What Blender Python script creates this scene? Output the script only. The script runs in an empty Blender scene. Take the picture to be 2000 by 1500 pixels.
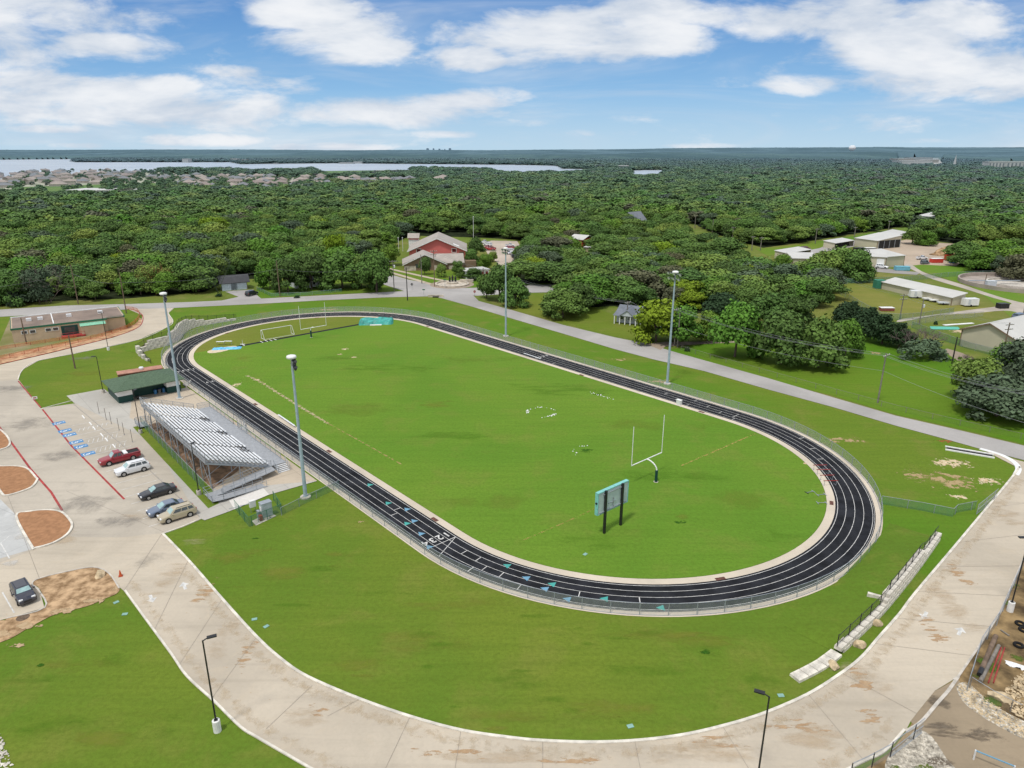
import bpy, bmesh, math, random
from mathutils import Vector, Matrix
from mathutils.geometry import tessellate_polygon
from math import sin, cos, pi, radians, atan2, hypot, sqrt
random.seed(7)
S = bpy.context.scene
COL = S.collection

# ------------------------------------------------------------------ camera calibration
F_, PI_, RO_, CH = 1376.48, .3221, .0011, 46.887      # focal length (px of the 2000 px wide photo), pitch, roll, height
CX, CY, TH = -15.93, 136.21, 2.294                    # running track centre and heading
TL, TR, TW = 48.77, 31.06, 4.98                       # half straight, inner radius, width of lanes
def ray(px, py):
    x = (px-1000)/F_; y = -(py-750)/F_
    c, s = cos(RO_), sin(RO_); x, y = c*x-s*y, s*x+c*y
    return (x, cos(PI_)+y*sin(PI_), -sin(PI_)+y*cos(PI_))
def G(px, py, z=0.0):
    d = ray(px, py); t = (z-CH)/d[2]
    return (d[0]*t, d[1]*t)
def P(x, y, z=0):
    dx, dy, dz = x, y, z-CH
    Fw = dy*cos(PI_)-dz*sin(PI_); U = dy*sin(PI_)+dz*cos(PI_)
    if Fw < .1: Fw = .1
    xc, yc = dx/Fw, U/Fw
    c, s = cos(RO_), sin(RO_); xc, yc = c*xc+s*yc, -s*xc+c*yc
    return (1000+xc*F_, 750-yc*F_)
def W(a, b):                                          # track frame (a along the straight, b across) -> world
    return (CX+a*cos(TH)-b*sin(TH), CY+a*sin(TH)+b*cos(TH))
def AB(px, py, z=0):
    g = G(px, py, z); X, Y = g[0]-CX, g[1]-CY
    return (X*cos(TH)+Y*sin(TH), -X*sin(TH)+Y*cos(TH))
def ppm(px, py):                                      # pixels per metre at a ground point
    x, y = G(px, py); return F_/sqrt(x*x+y*y+CH*CH)
def height_to(px, py, ty):                            # height of an upright whose foot and top row are known
    x, y = G(px, py); lo, hi = 0, 120
    for _ in range(40):
        m = (lo+hi)/2
        if P(x, y, m)[1] > ty: lo = m
        else: hi = m
    return lo

# ------------------------------------------------------------------ tagging / objects
def tag(o, label=None, cat=None, group=None, kind=None):
    if label: o['label'] = label
    if cat: o['category'] = cat
    if group: o['group'] = group
    if kind: o['kind'] = kind
    return o
def thing(name, label, cat, loc=(0, 0, 0), rz=0, group=None):
    o = bpy.data.objects.new(name, None); COL.objects.link(o)
    o.empty_display_size = .3
    o.location = loc if len(loc) == 3 else (loc[0], loc[1], 0)
    o.rotation_euler = (0, 0, rz)
    return tag(o, label, cat, group)
def children_of(o): return [c for c in list(KIDS.get(o.name, []))]
KIDS = {}
class MB:
    def __init__(s): s.v = []; s.f = []; s.m = []; s.cm = 0
    def add(s, vs, fs):
        n = len(s.v); s.v += [tuple(p) for p in vs]
        for f in fs: s.f.append([i+n for i in f]); s.m.append(s.cm)
        return s
    def box(s, c, d, rz=0, taper=1.0):
        hx, hy, hz = d[0]/2, d[1]/2, d[2]/2; cr, sr = cos(rz), sin(rz); vs = []
        for z, k in ((-hz, 1), (hz, taper)):
            for x, y in ((-hx, -hy), (hx, -hy), (hx, hy), (-hx, hy)):
                x *= k; y *= k
                vs.append((c[0]+x*cr-y*sr, c[1]+x*sr+y*cr, c[2]+z))
        return s.add(vs, [(3, 2, 1, 0), (4, 5, 6, 7), (0, 1, 5, 4), (1, 2, 6, 5), (2, 3, 7, 6), (3, 0, 4, 7)])
    def b2(s, x0, x1, y0, y1, z0, z1):
        return s.box(((x0+x1)/2, (y0+y1)/2, (z0+z1)/2), (abs(x1-x0), abs(y1-y0), abs(z1-z0)))
    def tube(s, p, q, r, n=6, r2=None, caps=True):
        p = Vector(p); q = Vector(q); d = (q-p)
        if d.length < 1e-6: return s
        d.normalize(); u = d.orthogonal().normalized(); w = d.cross(u); r2 = r if r2 is None else r2
        vs = []
        for c, rr in ((p, r), (q, r2)):
            for k in range(n):
                t = 2*pi*k/n; vs.append(c+u*cos(t)*rr+w*sin(t)*rr)
        fs = [(k, (k+1) % n, n+(k+1) % n, n+k) for k in range(n)]
        if caps: fs += [tuple(range(n))[::-1], tuple(range(n, 2*n))]
        return s.add(vs, fs)
    def path(s, pts, r, n=6):
        for a, b in zip(pts[:-1], pts[1:]): s.tube(a, b, r, n)
        return s
    def bar(s, p, q, w, h):                          # rectangular bar between two points
        p = Vector(p); q = Vector(q); d = (q-p).normalized()
        up = Vector((0, 0, 1)) if abs(d.z) < .95 else Vector((1, 0, 0))
        u = d.cross(up).normalized()*w/2; v = u.cross(d).normalized()*h/2
        vs = [c+a*u+b*v for c in (p, q) for a, b in ((-1, -1), (1, -1), (1, 1), (-1, 1))]
        return s.add(vs, [(0, 1, 2, 3), (7, 6, 5, 4), (0, 4, 5, 1), (1, 5, 6, 2), (2, 6, 7, 3), (3, 7, 4, 0)])
    def lathe(s, prof, c=(0, 0, 0), n=16):
        vs = []
        for r, z in prof:
            for k in range(n): t = 2*pi*k/n; vs.append((c[0]+r*cos(t), c[1]+r*sin(t), c[2]+z))
        fs = []
        for j in range(len(prof)-1):
            for k in range(n): fs.append((j*n+k, j*n+(k+1) % n, (j+1)*n+(k+1) % n, (j+1)*n+k))
        fs.append(tuple(range(n))[::-1]); fs.append(tuple(range((len(prof)-1)*n, len(prof)*n)))
        return s.add(vs, fs)
    def poly(s, pts, z=None):
        vs = [(p[0], p[1], z if z is not None else p[2]) for p in pts]
        return s.add(vs, [tuple(range(len(vs)))])
    def tess(s, loops, z):
        ls = [[Vector((p[0], p[1], 0)) for p in l] for l in loops]
        tris = tessellate_polygon(ls); flat = [p for l in ls for p in l]; fs = []
        for t in tris:
            a, b, c = [flat[i] for i in t]
            if (b-a).cross(c-a).z < 0: t = t[::-1]
            fs.append(tuple(t))
        return s.add([(p.x, p.y, z) for p in flat], fs)
    def prism(s, pts, z0, z1):                        # any simple polygon extruded upward
        n = len(pts); ar = sum(pts[i][0]*pts[(i+1) % n][1]-pts[(i+1) % n][0]*pts[i][1] for i in range(n))
        if ar < 0: pts = pts[::-1]
        s.tess([pts], z1)
        vs = [(p[0], p[1], z0) for p in pts]+[(p[0], p[1], z1) for p in pts]
        return s.add(vs, [(i, (i+1) % n, n+(i+1) % n, n+i) for i in range(n)])
    def build(s, name, mats, parent=None, smooth=False, loc=None, rz=0):
        me = bpy.data.meshes.new(name); me.from_pydata([tuple(v) for v in s.v], [], s.f)
        if not isinstance(mats, (list, tuple)): mats = [mats]
        for m in mats: me.materials.append(m)
        if len(mats) > 1: me.polygons.foreach_set('material_index', s.m)
        if smooth: me.polygons.foreach_set('use_smooth', [True]*len(s.f))
        me.update()
        o = bpy.data.objects.new(name, me); COL.objects.link(o)
        if parent: adopt(o, parent)
        if loc: o.location = loc if len(loc) == 3 else (loc[0], loc[1], 0)
        if rz: o.rotation_euler = (0, 0, rz)
        return o
def adopt(o, parent):
    o.parent = parent; KIDS.setdefault(parent.name, []).append(o)
def dup(root, loc, rz=None, label=None, group=None, parent=None, scale=None):
    c = root.copy(); COL.objects.link(c)
    if parent: adopt(c, parent)
    else:
        if loc: c.location = loc if len(loc) == 3 else (loc[0], loc[1], 0)
        if rz is not None: c.rotation_euler = (0, 0, rz)
        if label: c['label'] = label
        if group: c['group'] = group
        if scale: c.scale = scale
    for k in list(KIDS.get(root.name, [])): dup(k, None, parent=c)
    return c
ORD = ['first', 'second', 'third', 'fourth', 'fifth', 'sixth', 'seventh', 'eighth', 'ninth', 'tenth', 'eleventh', 'twelfth']

# ------------------------------------------------------------------ materials
class NT:
    def __init__(s, tree): s.t = tree; s.n = tree.nodes; s.l = tree.links
    def new(s, typ, **kw):
        nd = s.n.new(typ)
        for k, v in kw.items(): setattr(nd, k, v)
        return nd
    def put(s, inp, v):
        if v is None: return
        if hasattr(v, 'links') or isinstance(v, bpy.types.NodeSocket): s.l.new(v, inp)
        else:
            if inp.type == 'RGBA' and hasattr(v, '__len__') and len(v) == 3: v = (*v, 1)
            inp.default_value = v
    def math(s, op, a, b=None, c=None, clamp=False):
        nd = s.new('ShaderNodeMath', operation=op); nd.use_clamp = clamp
        s.put(nd.inputs[0], a); s.put(nd.inputs[1], b); s.put(nd.inputs[2], c); return nd.outputs[0]
    def vmath(s, op, a, b=None, out=0):
        nd = s.new('ShaderNodeVectorMath', operation=op); s.put(nd.inputs[0], a)
        if b is not None: s.put(nd.inputs[1], b)
        return nd.outputs[out]
    def mix(s, f, a, b, blend='MIX'):
        nd = s.new('ShaderNodeMixRGB', blend_type=blend)
        s.put(nd.inputs[0], f); s.put(nd.inputs[1], a); s.put(nd.inputs[2], b); return nd.outputs[0]
    def noise(s, vec, scale, detail=3, rough=.55, dist=0):
        nd = s.new('ShaderNodeTexNoise'); s.put(nd.inputs['Vector'], vec)
        nd.inputs['Scale'].default_value = scale; nd.inputs['Detail'].default_value = detail
        nd.inputs['Roughness'].default_value = rough; nd.inputs['Distortion'].default_value = dist
        return nd.outputs[0]
    def ramp(s, f, lo, hi, a=0.0, b=1.0, smooth=True):
        nd = s.new('ShaderNodeMapRange', interpolation_type='SMOOTHSTEP' if smooth else 'LINEAR')
        s.put(nd.inputs[0], f)
        for i, v in zip((1, 2, 3, 4), (lo, hi, a, b)): s.put(nd.inputs[i], v)
        return nd.outputs[0]
    def pos(s): return s.new('ShaderNodeNewGeometry').outputs['Position']
    def scalev(s, vec, sc, rot=0):
        nd = s.new('ShaderNodeMapping'); s.put(nd.inputs[0], vec)
        nd.inputs['Rotation'].default_value = (0, 0, rot); nd.inputs['Scale'].default_value = sc; return nd.outputs[0]
def base_mat(name):
    m = bpy.data.materials.new(name); m.use_nodes = True; n = NT(m.node_tree); n.n.clear()
    out = n.new('ShaderNodeOutputMaterial'); b = n.new('ShaderNodeBsdfPrincipled')
    n.l.new(b.outputs[0], out.inputs[0]); return m, n, b, out
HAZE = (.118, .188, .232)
def haze(n, col, d0=420, d1=5200, mx=.88):            # distance haze painted into the base colour, growing outward from the world origin
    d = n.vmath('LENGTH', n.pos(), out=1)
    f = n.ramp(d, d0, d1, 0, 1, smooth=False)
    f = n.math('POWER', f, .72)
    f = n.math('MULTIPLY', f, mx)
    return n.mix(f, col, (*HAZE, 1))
_mc = {}
def M(name, col, rough=.7, var=.12, sc=2.0, metal=0, spec=.3, col2=None, bump=0, hz=False):
    if name in _mc: return _mc[name]
    m, n, b, out = base_mat(name)
    p = n.new('ShaderNodeTexCoord').outputs['Object']
    f = n.noise(p, sc, 5, .6)
    lo = tuple(c*(1-var) for c in col); hi = tuple(min(1, c*(1+var)) for c in (col2 or col))
    c = n.mix(n.ramp(f, .3, .7), (*lo, 1), (*hi, 1))
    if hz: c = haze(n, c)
    n.put(b.inputs['Base Color'], c)
    b.inputs['Roughness'].default_value = rough; b.inputs['Metallic'].default_value = metal
    b.inputs['Specular IOR Level'].default_value = spec
    if bump:
        bp = n.new('ShaderNodeBump'); bp.inputs['Strength'].default_value = bump; n.put(bp.inputs['Height'], n.noise(p, sc*6, 4)); n.l.new(bp.outputs[0], b.inputs['Normal'])
    _mc[name] = m; return m

def grass_mat(name, a, b_, c_, streak=None, olive=.5, fine=1.0, hz=False, dry=0):
    m, n, b, out = base_mat(name); p = n.pos()
    big = n.noise(p, .022, 4, .55, .4); mid = n.noise(p, .14, 5, .62, .3); fn = n.noise(p, 2.2, 6, .75)
    col = n.mix(n.ramp(big, .38, .62), a, b_)
    col = n.mix(n.math('MULTIPLY', n.ramp(mid, .48, .70), olive), col, c_)
    if streak is not None:
        st = n.noise(n.scalev(p, (.06, .9, 1), streak), 1.0, 5, .6, .2)
        col = n.mix(n.math('MULTIPLY', n.ramp(st, .35, .75), .24), col, tuple(x*.62 for x in a))
        st2 = n.noise(n.scalev(p, (.25, 3.2, 1), streak+.15), 1.0, 4, .7)
        col = n.mix(n.math('MULTIPLY', n.ramp(st2, .4, .8), .20), col, tuple(x*.6 for x in a))
    col = n.mix(n.math('MULTIPLY', n.ramp(fn, .35, .72), .42*fine), col, tuple(x*.52 for x in b_))
    sp = n.noise(p, .55, 4, .7)
    col = n.mix(n.ramp(sp, .66, .80, 0, .45), col, tuple(x*.5 for x in a))
    if dry:
        d = n.noise(p, .08, 8, .72, .6); col = n.mix(n.ramp(d, .60, .72, 0, dry), col, (.30, .24, .13))
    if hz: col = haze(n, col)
    n.put(b.inputs['Base Color'], col); b.inputs['Roughness'].default_value = .95; b.inputs['Specular IOR Level'].default_value = .08
    bp = n.new('ShaderNodeBump'); bp.inputs['Strength'].default_value = .35; bp.inputs['Distance'].default_value = .25
    n.put(bp.inputs['Height'], n.noise(p, 1.6, 6, .8)); n.l.new(bp.outputs[0], b.inputs['Normal'])
    return m

def concrete_mat(name, col, stain, amt=.5, joints=None, rot=0, warm=0, tracks=None, specks=False):
    m, n, b, out = base_mat(name); p = n.pos()
    c = n.mix(n.ramp(n.noise(p, .06, 5, .6, .6), .35, .68), col, tuple(x*.80 for x in col))
    c = n.mix(n.math('MULTIPLY', n.ramp(n.noise(p, .32, 6, .68, 1.0), .50, .74), amt), c, stain)
    c = n.mix(n.math('MULTIPLY', n.ramp(n.noise(p, 3.0, 5, .7), .35, .8), .16), c, tuple(x*.45 for x in col))
    if tracks is not None:                            # tyre sweeps along the direction of travel
        t = n.noise(n.scalev(p, (.05, .75, 1), tracks), 1.0, 5, .6, .5)
        c = n.mix(n.math('MULTIPLY', n.ramp(t, .48, .72), .30), c, tuple(x*.55 for x in col))
    if specks:
        g = n.ramp(n.noise(p, .05, 3, .6), .45, .62)
        k = n.ramp(n.noise(n.scalev(p, (.55, 1.3, 1), -.35), 1.5, 5, .75), .66, .70); c = n.mix(n.math('MULTIPLY', k, n.math('ADD', n.math('MULTIPLY', g, .75), .08)), c, (.36, .21, .10))
    if joints:
        q = n.scalev(p, (1/joints, 1/joints, 1), rot)
        sep = n.new('ShaderNodeSeparateXYZ'); n.put(sep.inputs[0], q)
        for k in (0, 1):
            fr = n.math('FRACT', sep.outputs[k]); d = n.math('ABSOLUTE', n.math('SUBTRACT', fr, .5))
            c = n.mix(n.ramp(d, .5-.05/joints, .5-.02/joints, 0, .42), c, tuple(x*.35 for x in col))
    n.put(b.inputs['Base Color'], c); b.inputs['Roughness'].default_value = .9; b.inputs['Specular IOR Level'].default_value = .2
    return m

def patch_mat(name, col, col2, lo=.42, hi=.60, sc=.5, stretch=(1, 1, 1), rot=0, mx=1.0):
    m, n, b, out = base_mat(name); p = n.pos()
    tc = n.new('ShaderNodeTexCoord').outputs['Object']
    r = n.vmath('LENGTH', tc, out=1)                  # patch objects have unit radius
    fall = n.ramp(r, .10, 1.0, .64, -.10)
    nz = n.noise(n.scalev(p, stretch, rot), sc, 7, .68, .3)
    al = n.ramp(n.math('ADD', n.math('MULTIPLY', n.math('SUBTRACT', nz, .5), 2.3), fall), lo, hi, 0, mx)
    c = n.mix(n.ramp(n.noise(p, 1.7, 5, .7), .35, .65), col, col2)
    n.put(b.inputs['Base Color'], c); b.inputs['Roughness'].default_value = .95; b.inputs['Specular IOR Level'].default_value = .1
    tr = n.new('ShaderNodeBsdfTransparent'); mx_ = n.new('ShaderNodeMixShader')
    n.l.new(al, mx_.inputs[0]); n.l.new(tr.outputs[0], mx_.inputs[1]); n.l.new(b.outputs[0], mx_.inputs[2]); n.l.new(mx_.outputs[0], out.inputs[0])
    return m

def mesh_mat(name, col, a):                           # chain-link: woven wire too fine to resolve, averaged
    m, n, b, out = base_mat(name)
    b.inputs['Base Color'].default_value = (*col, 1); b.inputs['Metallic'].default_value = .3; b.inputs['Roughness'].default_value = .5
    p = n.pos(); f = n.ramp(n.noise(p, 1.2, 3, .6), .3, .7, a*.85, a*1.15)
    tr = n.new('ShaderNodeBsdfTransparent'); mx_ = n.new('ShaderNodeMixShader')
    n.l.new(f, mx_.inputs[0]); n.l.new(tr.outputs[0], mx_.inputs[1]); n.l.new(b.outputs[0], mx_.inputs[2]); n.l.new(mx_.outputs[0], out.inputs[0])
    return m

GRS_A, GRS_B, GRS_C = (.088, .200, .012), (.135, .215, .014), (.190, .215, .030)
m_infield = grass_mat('infield_turf', (.112, .230, .023), (.145, .252, .027), (.180, .225, .040), streak=-.55, olive=.55, fine=1.25)
m_lawn = grass_mat('lawn_turf', (.108, .192, .020), (.156, .210, .025), (.195, .212, .040), streak=.25, olive=.65, fine=1.2)
m_verge = grass_mat('verge_turf', (.098, .205, .016), (.135, .200, .022), (.20, .20, .045), streak=.6, olive=.6, dry=.25)
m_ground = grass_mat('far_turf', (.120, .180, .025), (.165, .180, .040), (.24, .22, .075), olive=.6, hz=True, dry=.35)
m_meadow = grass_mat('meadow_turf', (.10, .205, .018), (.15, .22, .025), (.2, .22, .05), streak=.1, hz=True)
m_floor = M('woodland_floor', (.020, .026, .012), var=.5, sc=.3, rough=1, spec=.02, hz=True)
m_conc = concrete_mat('drive_concrete', (.535, .465, .365), (.52, .435, .32), .42, joints=None, tracks=.75, specks=True)
m_lot = concrete_mat('lot_concrete', (.49, .435, .355), (.38, .34, .28), .6, joints=None, tracks=-.5)
m_plaza = concrete_mat('plaza_concrete', (.47, .445, .395), (.38, .35, .30), .5, joints=4.6, rot=-TH)
m_beige = concrete_mat('walk_concrete', (.50, .42, .32), (.40, .32, .24), .6, joints=5, rot=-TH)
m_edge = concrete_mat('edging_concrete', (.62, .54, .43), (.50, .42, .33), .5)
m_road = concrete_mat('road_concrete', (.40, .38, .36), (.30, .28, .26), .4)
m_yard = concrete_mat('yard_gravel', (.36, .29, .22), (.25, .20, .15), .7)
m_kerb = M('kerb_concrete', (.62, .58, .50), var=.22, sc=.8, rough=.9)
m_track = M('track_surface', (.0165, .0175, .021), var=.45, sc=.45, rough=.85, spec=.15)
m_white = M('white_paint', (.74, .74, .72), var=.08, sc=.9)
m_wornw = M('worn_white_paint', (.56, .55, .52), var=.25, sc=1.5)
m_redp = M('red_paint', (.33, .045, .04), var=.35, sc=.8)
m_teal = M('teal_paint', (.06, .33, .29), var=.1)
m_bluel = M('light_blue_paint', (.14, .30, .42), var=.1)
m_blue = M('blue_paint', (.07, .22, .43), var=.15, sc=2)
m_black = M('black_metal', (.014, .014, .016), var=.2, rough=.45, spec=.5)
m_galv = M('galvanised_steel', (.34, .37, .40), var=.12, rough=.45, metal=.35)
m_polest = M('light_pole_steel', (.33, .42, .47), var=.12, sc=.6, rough=.5)
m_alu = M('aluminium', (.78, .79, .79), var=.10, rough=.4, metal=.25)
m_deck = M('deck_aluminium', (.34, .35, .36), var=.12, rough=.5, metal=.2)
m_wood = M('pole_wood', (.17, .12, .085), var=.3, sc=1.5, rough=.9)
m_woodg = M('weathered_pole_wood', (.20, .18, .155), var=.25, sc=1.5, rough=.9)
m_basec = M('lamp_footing_concrete', (.50, .46, .40), var=.2, sc=1.5, rough=.9)
m_basew = M('white_footing_paint', (.74, .73, .70), var=.1, sc=1.5, rough=.8)
m_mulch = M('mulch', (.34, .18, .095), var=.16, sc=1.6, rough=1, spec=.05, bump=.4)
m_dirt = M('bare_dirt', (.30, .185, .095), col2=(.41, .28, .165), var=.35, sc=.9, rough=1, spec=.05, bump=.6)
m_block = M('limestone_block', (.60, .56, .48), var=.28, sc=1.2, rough=.95, bump=.5)
m_rock = M('boulder_stone', (.52, .41, .26), var=.4, sc=1.3, rough=.95, bump=.8)
m_mesh = mesh_mat('chain_link_mesh', (.50, .54, .56), .26)
m_meshg = mesh_mat('green_chain_link_mesh', (.10, .27, .20), .38)
m_meshb = mesh_mat('black_mesh', (.02, .02, .02), .26)
m_silt = mesh_mat('orange_safety_net', (.75, .22, .08), .42)
m_dkgreen = M('dark_green_paint', (.010, .052, .045), var=.1, rough=.5)
m_trim = M('green_trim', (.03, .14, .08), var=.1, rough=.5)
m_glass = M('window_glass', (.035, .05, .055), var=.3, rough=.12, spec=.8)
m_tyre = M('tyre_rubber', (.012, .012, .012), rough=.9)
m_rim = M('alloy_rim', (.42, .42, .42), rough=.35, metal=.5)
m_cream = M('cream_stucco', (.52, .40, .27), var=.08, sc=.6)
m_metalwall = M('beige_sheet_metal', (.52, .48, .36), var=.05, sc=.2, rough=.5)
m_metalroof = M('white_sheet_metal_roof', (.52, .51, .475), var=.05, sc=.2, rough=.5)
m_dark = M('dark_interior', (.02, .02, .02))  # near-black that paints the shade inside open bays

# ------------------------------------------------------------------ geometry helpers for the setting
def struct(o): o['kind'] = 'structure'; return o
def Gp(pts, z=0): return [G(x, y, z) for x, y in pts]
def cr(pts, n=6, closed=False):                       # Catmull-Rom through the points
    out = []; N = len(pts)
    rng = range(N) if closed else range(N-1)
    for i in rng:
        p0 = pts[(i-1) % N] if closed or i > 0 else pts[0]; p1 = pts[i]; p2 = pts[(i+1) % N]
        p3 = pts[(i+2) % N] if closed or i+2 < N else pts[-1]
        for k in range(n):
            t = k/n
            out.append(tuple(.5*((2*p1[j])+(-p0[j]+p2[j])*t+(2*p0[j]-5*p1[j]+4*p2[j]-p3[j])*t*t+(-p0[j]+3*p1[j]-3*p2[j]+p3[j])*t**3) for j in range(2)))
    if not closed: out.append(tuple(pts[-1][:2]))
    return out
def sheet(name, poly, z, mat, holes=()):
    return struct(MB().tess([poly]+list(holes), z).build(name, mat))
def normals(path, closed=False):
    out = []; N = len(path)
    for i in range(N):
        a = path[(i-1) % N] if closed or i > 0 else path[i]; b = path[(i+1) % N] if closed or i < N-1 else path[i]
        dx, dy = b[0]-a[0], b[1]-a[1]; l = hypot(dx, dy) or 1; out.append((-dy/l, dx/l))
    return out
def offset(path, d, closed=False): return [(p[0]+n[0]*d, p[1]+n[1]*d) for p, n in zip(path, normals(path, closed))]
def ribbon(mb, path, w, z, closed=False):
    L_, R_ = offset(path, w/2, closed), offset(path, -w/2, closed); N = len(path)
    mb.add([(p[0], p[1], z) for p in R_]+[(p[0], p[1], z) for p in L_], [(i, (i+1) % N, N+(i+1) % N, N+i) for i in range(N if closed else N-1)])
    return mb
def kerb(mb, path, w, h, closed=False, z0=0):
    L_, R_ = offset(path, w/2, closed), offset(path, -w/2, closed); N = len(path)
    vs = [(p[0], p[1], z0) for p in R_]+[(p[0], p[1], h) for p in R_]+[(p[0], p[1], h) for p in L_]+[(p[0], p[1], z0) for p in L_]
    fs = []
    for i in range(N if closed else N-1):
        j = (i+1) % N
        for k in range(3): fs.append((k*N+i, k*N+j, (k+1)*N+j, (k+1)*N+i))
    if not closed: fs += [(0, N, 2*N, 3*N), (N-1, 4*N-1, 3*N-1, 2*N-1)]
    return mb.add(vs, fs)
def walk(path, step, closed=False, start=0):          # evenly spaced points and headings along a polyline
    pts = list(path)+([path[0]] if closed else []); out = []; acc = start; 
    for a, b in zip(pts[:-1], pts[1:]):
        l = hypot(b[0]-a[0], b[1]-a[1])
        while acc <= l and l > 0:
            t = acc/l; out.append((a[0]+(b[0]-a[0])*t, a[1]+(b[1]-a[1])*t, atan2(b[1]-a[1], b[0]-a[0]))); acc += step
        acc -= l
    return out
def plen(path): return sum(hypot(b[0]-a[0], b[1]-a[1]) for a, b in zip(path[:-1], path[1:]))
PATCH_Z = [0.0]
def patch(name, cx, cy, rx, ry, mat, z, rz=0):         # unit disc stretched in place; its material frays the edge
    n = 28; mb = MB(); mb.poly([(cos(2*pi*k/n), sin(2*pi*k/n), 0) for k in range(n)])
    o = mb.build(name, mat); PATCH_Z[0] = (PATCH_Z[0]+.0011) % .011
    o.location = (cx, cy, z+PATCH_Z[0]); o.rotation_euler = (0, 0, rz); o.scale = (rx, ry, 1); return struct(o)
def stadium(off, n=40):
    r = TR+off; pts = []
    for k in range(n+1): t = -pi/2+pi*k/n; pts.append(W(TL+r*cos(t), r*sin(t)))
    for k in range(n+1): t = pi/2+pi*k/n; pts.append(W(-TL+r*cos(t), r*sin(t)))
    full = []
    for i in range(len(pts)):
        a, b = pts[i], pts[(i+1) % len(pts)]; l = hypot(b[0]-a[0], b[1]-a[1]); m = max(1, int(l/4))
        for k in range(m): full.append((a[0]+(b[0]-a[0])*k/m, a[1]+(b[1]-a[1])*k/m))
    return full
def ring(mb, o1, o2, z):
    a, b = stadium(o1), stadium(o2); N = min(len(a), len(b))
    if len(a) != len(b):
        a = [W_ for W_ in a]; 
        n = 160; aa = resample(a, n); bb = [nearest_out(p, o2-o1) for p in aa]; a, b, N = aa, bb, n
    mb.add([(p[0], p[1], z) for p in b]+[(p[0], p[1], z) for p in a], [(i, (i+1) % N, N+(i+1) % N, N+i) for i in range(N)])
    return mb
def stadium_n(off, n=200):
    # same parametrisation whatever the offset: n straight + n arc samples
    pts = []; r = TR+off; ns = 24; na = 60
    for k in range(na): t = -pi/2+pi*k/na; pts.append(W(TL+r*cos(t), r*sin(t)))
    for k in range(ns): pts.append(W(TL-2*TL*k/ns, r))
    for k in range(na): t = pi/2+pi*k/na; pts.append(W(-TL+r*cos(t), r*sin(t)))
    for k in range(ns): pts.append(W(-TL+2*TL*k/ns, -r))
    return pts
def ring(mb, o1, o2, z):
    a, b = stadium_n(o1), stadium_n(o2); N = len(a)
    return mb.add([(p[0], p[1], z) for p in b]+[(p[0], p[1], z) for p in a], [(i, N+i, N+(i+1) % N, (i+1) % N) for i in range(N)])

# ================================================================== THE SETTING
gm = MB(); n = 96
gm.poly([(13500*cos(2*pi*k/n), 13500*sin(2*pi*k/n), 0) for k in range(n)])
struct(gm.build('ground', m_ground))
# grass close to the school
near_lawn = Gp([(-500, 1500), (-700, 900), (-300, 640), (0, 619), (330, 600), (500, 594), (625, 587), (750, 581), (837, 579), (862, 582), (925, 600), (1000, 622), (1100, 652), (1200, 682), (1275, 702), (1375, 725), (1500, 761), (1625, 795), (1750, 832), (1850, 859), (1912, 876), (2080, 960), (2300, 1500), (2300, 2100), (-500, 2100)])
sheet('lawn', near_lawn, .012, m_lawn)
verge = Gp([(332, 603), (500, 595), (625, 588), (750, 582), (862, 584), (925, 602), (1000, 625), (1100, 655), (1275, 705), (1500, 764), (1750, 835), (1912, 879), (1982, 916), (1874, 1058), (1790, 1150), (1640, 1180), (1560, 1100), (1300, 800), (900, 650), (650, 612), (400, 640), (330, 640)])
sheet('verge', verge, .020, m_verge)
sheet('infield', stadium_n(-1.2), .030, m_infield)
# far side of the track infield is drier
# roads
r1_low = [(-300, 632), (0, 619), (125, 612), (250, 604.5), (332, 602), (500, 594), (625, 587), (750, 581), (837, 579), (862, 582.5), (925, 600), (1000, 622.5), (1100, 652), (1200, 682), (1275, 702), (1375, 725), (1500, 761), (1625, 795), (1750, 832), (1850, 859), (1914, 877), (2100, 925), (2300, 975)]
r1_up = [(-300, 620), (0, 605), (125, 597), (250, 594), (375, 590), (500, 584), (625, 577.5), (750, 571), (807, 568), (850, 557), (890, 562), (925, 578), (935, 588), (1000, 606), (1100, 635), (1200, 659), (1265, 672), (1325, 690), (1400, 711), (1500, 739), (1625, 776), (1750, 812.5), (1875, 841), (2000, 871), (2150, 905), (2300, 940)]
sheet('road', Gp(r1_low)+Gp(r1_up)[::-1], .055, m_road)
sheet('side_road', Gp([(640, 524), (715, 531), (745, 531), (800, 547), (852, 556), (855, 563), (806, 570.5), (792, 569.5), (750, 556), (715, 545), (640, 532)]), .050, m_road)
sheet('cross_road', Gp([(885, 563), (945, 562), (1027, 557), (1075, 556), (1160, 554), (1160, 568), (1075, 571), (1027, 572), (930, 578), (915, 576)]), .048, m_road)
sheet('fire_station_lot', Gp([(950, 563), (957, 540), (966, 530), (972, 522), (970, 512), (955, 500), (949, 490), (942, 475), (960, 470), (1010, 471), (1018, 484), (1020, 500), (1002, 520), (1000, 535), (1002, 545), (1000, 563)]), .044, concrete_mat('station_concrete', (.50, .42, .34), (.40, .33, .26), .4, joints=6))
sheet('driveway', Gp([(440, 570), (455, 568), (495, 566), (500, 575), (512, 585), (430, 588), (466, 580)]), .060, m_road)
sheet('gravel_driveway', Gp([(1262, 672), (1300, 668), (1360, 668), (1440, 664), (1440, 669), (1360, 673), (1300, 677), (1290, 684)]), .060, m_yard)
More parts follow.
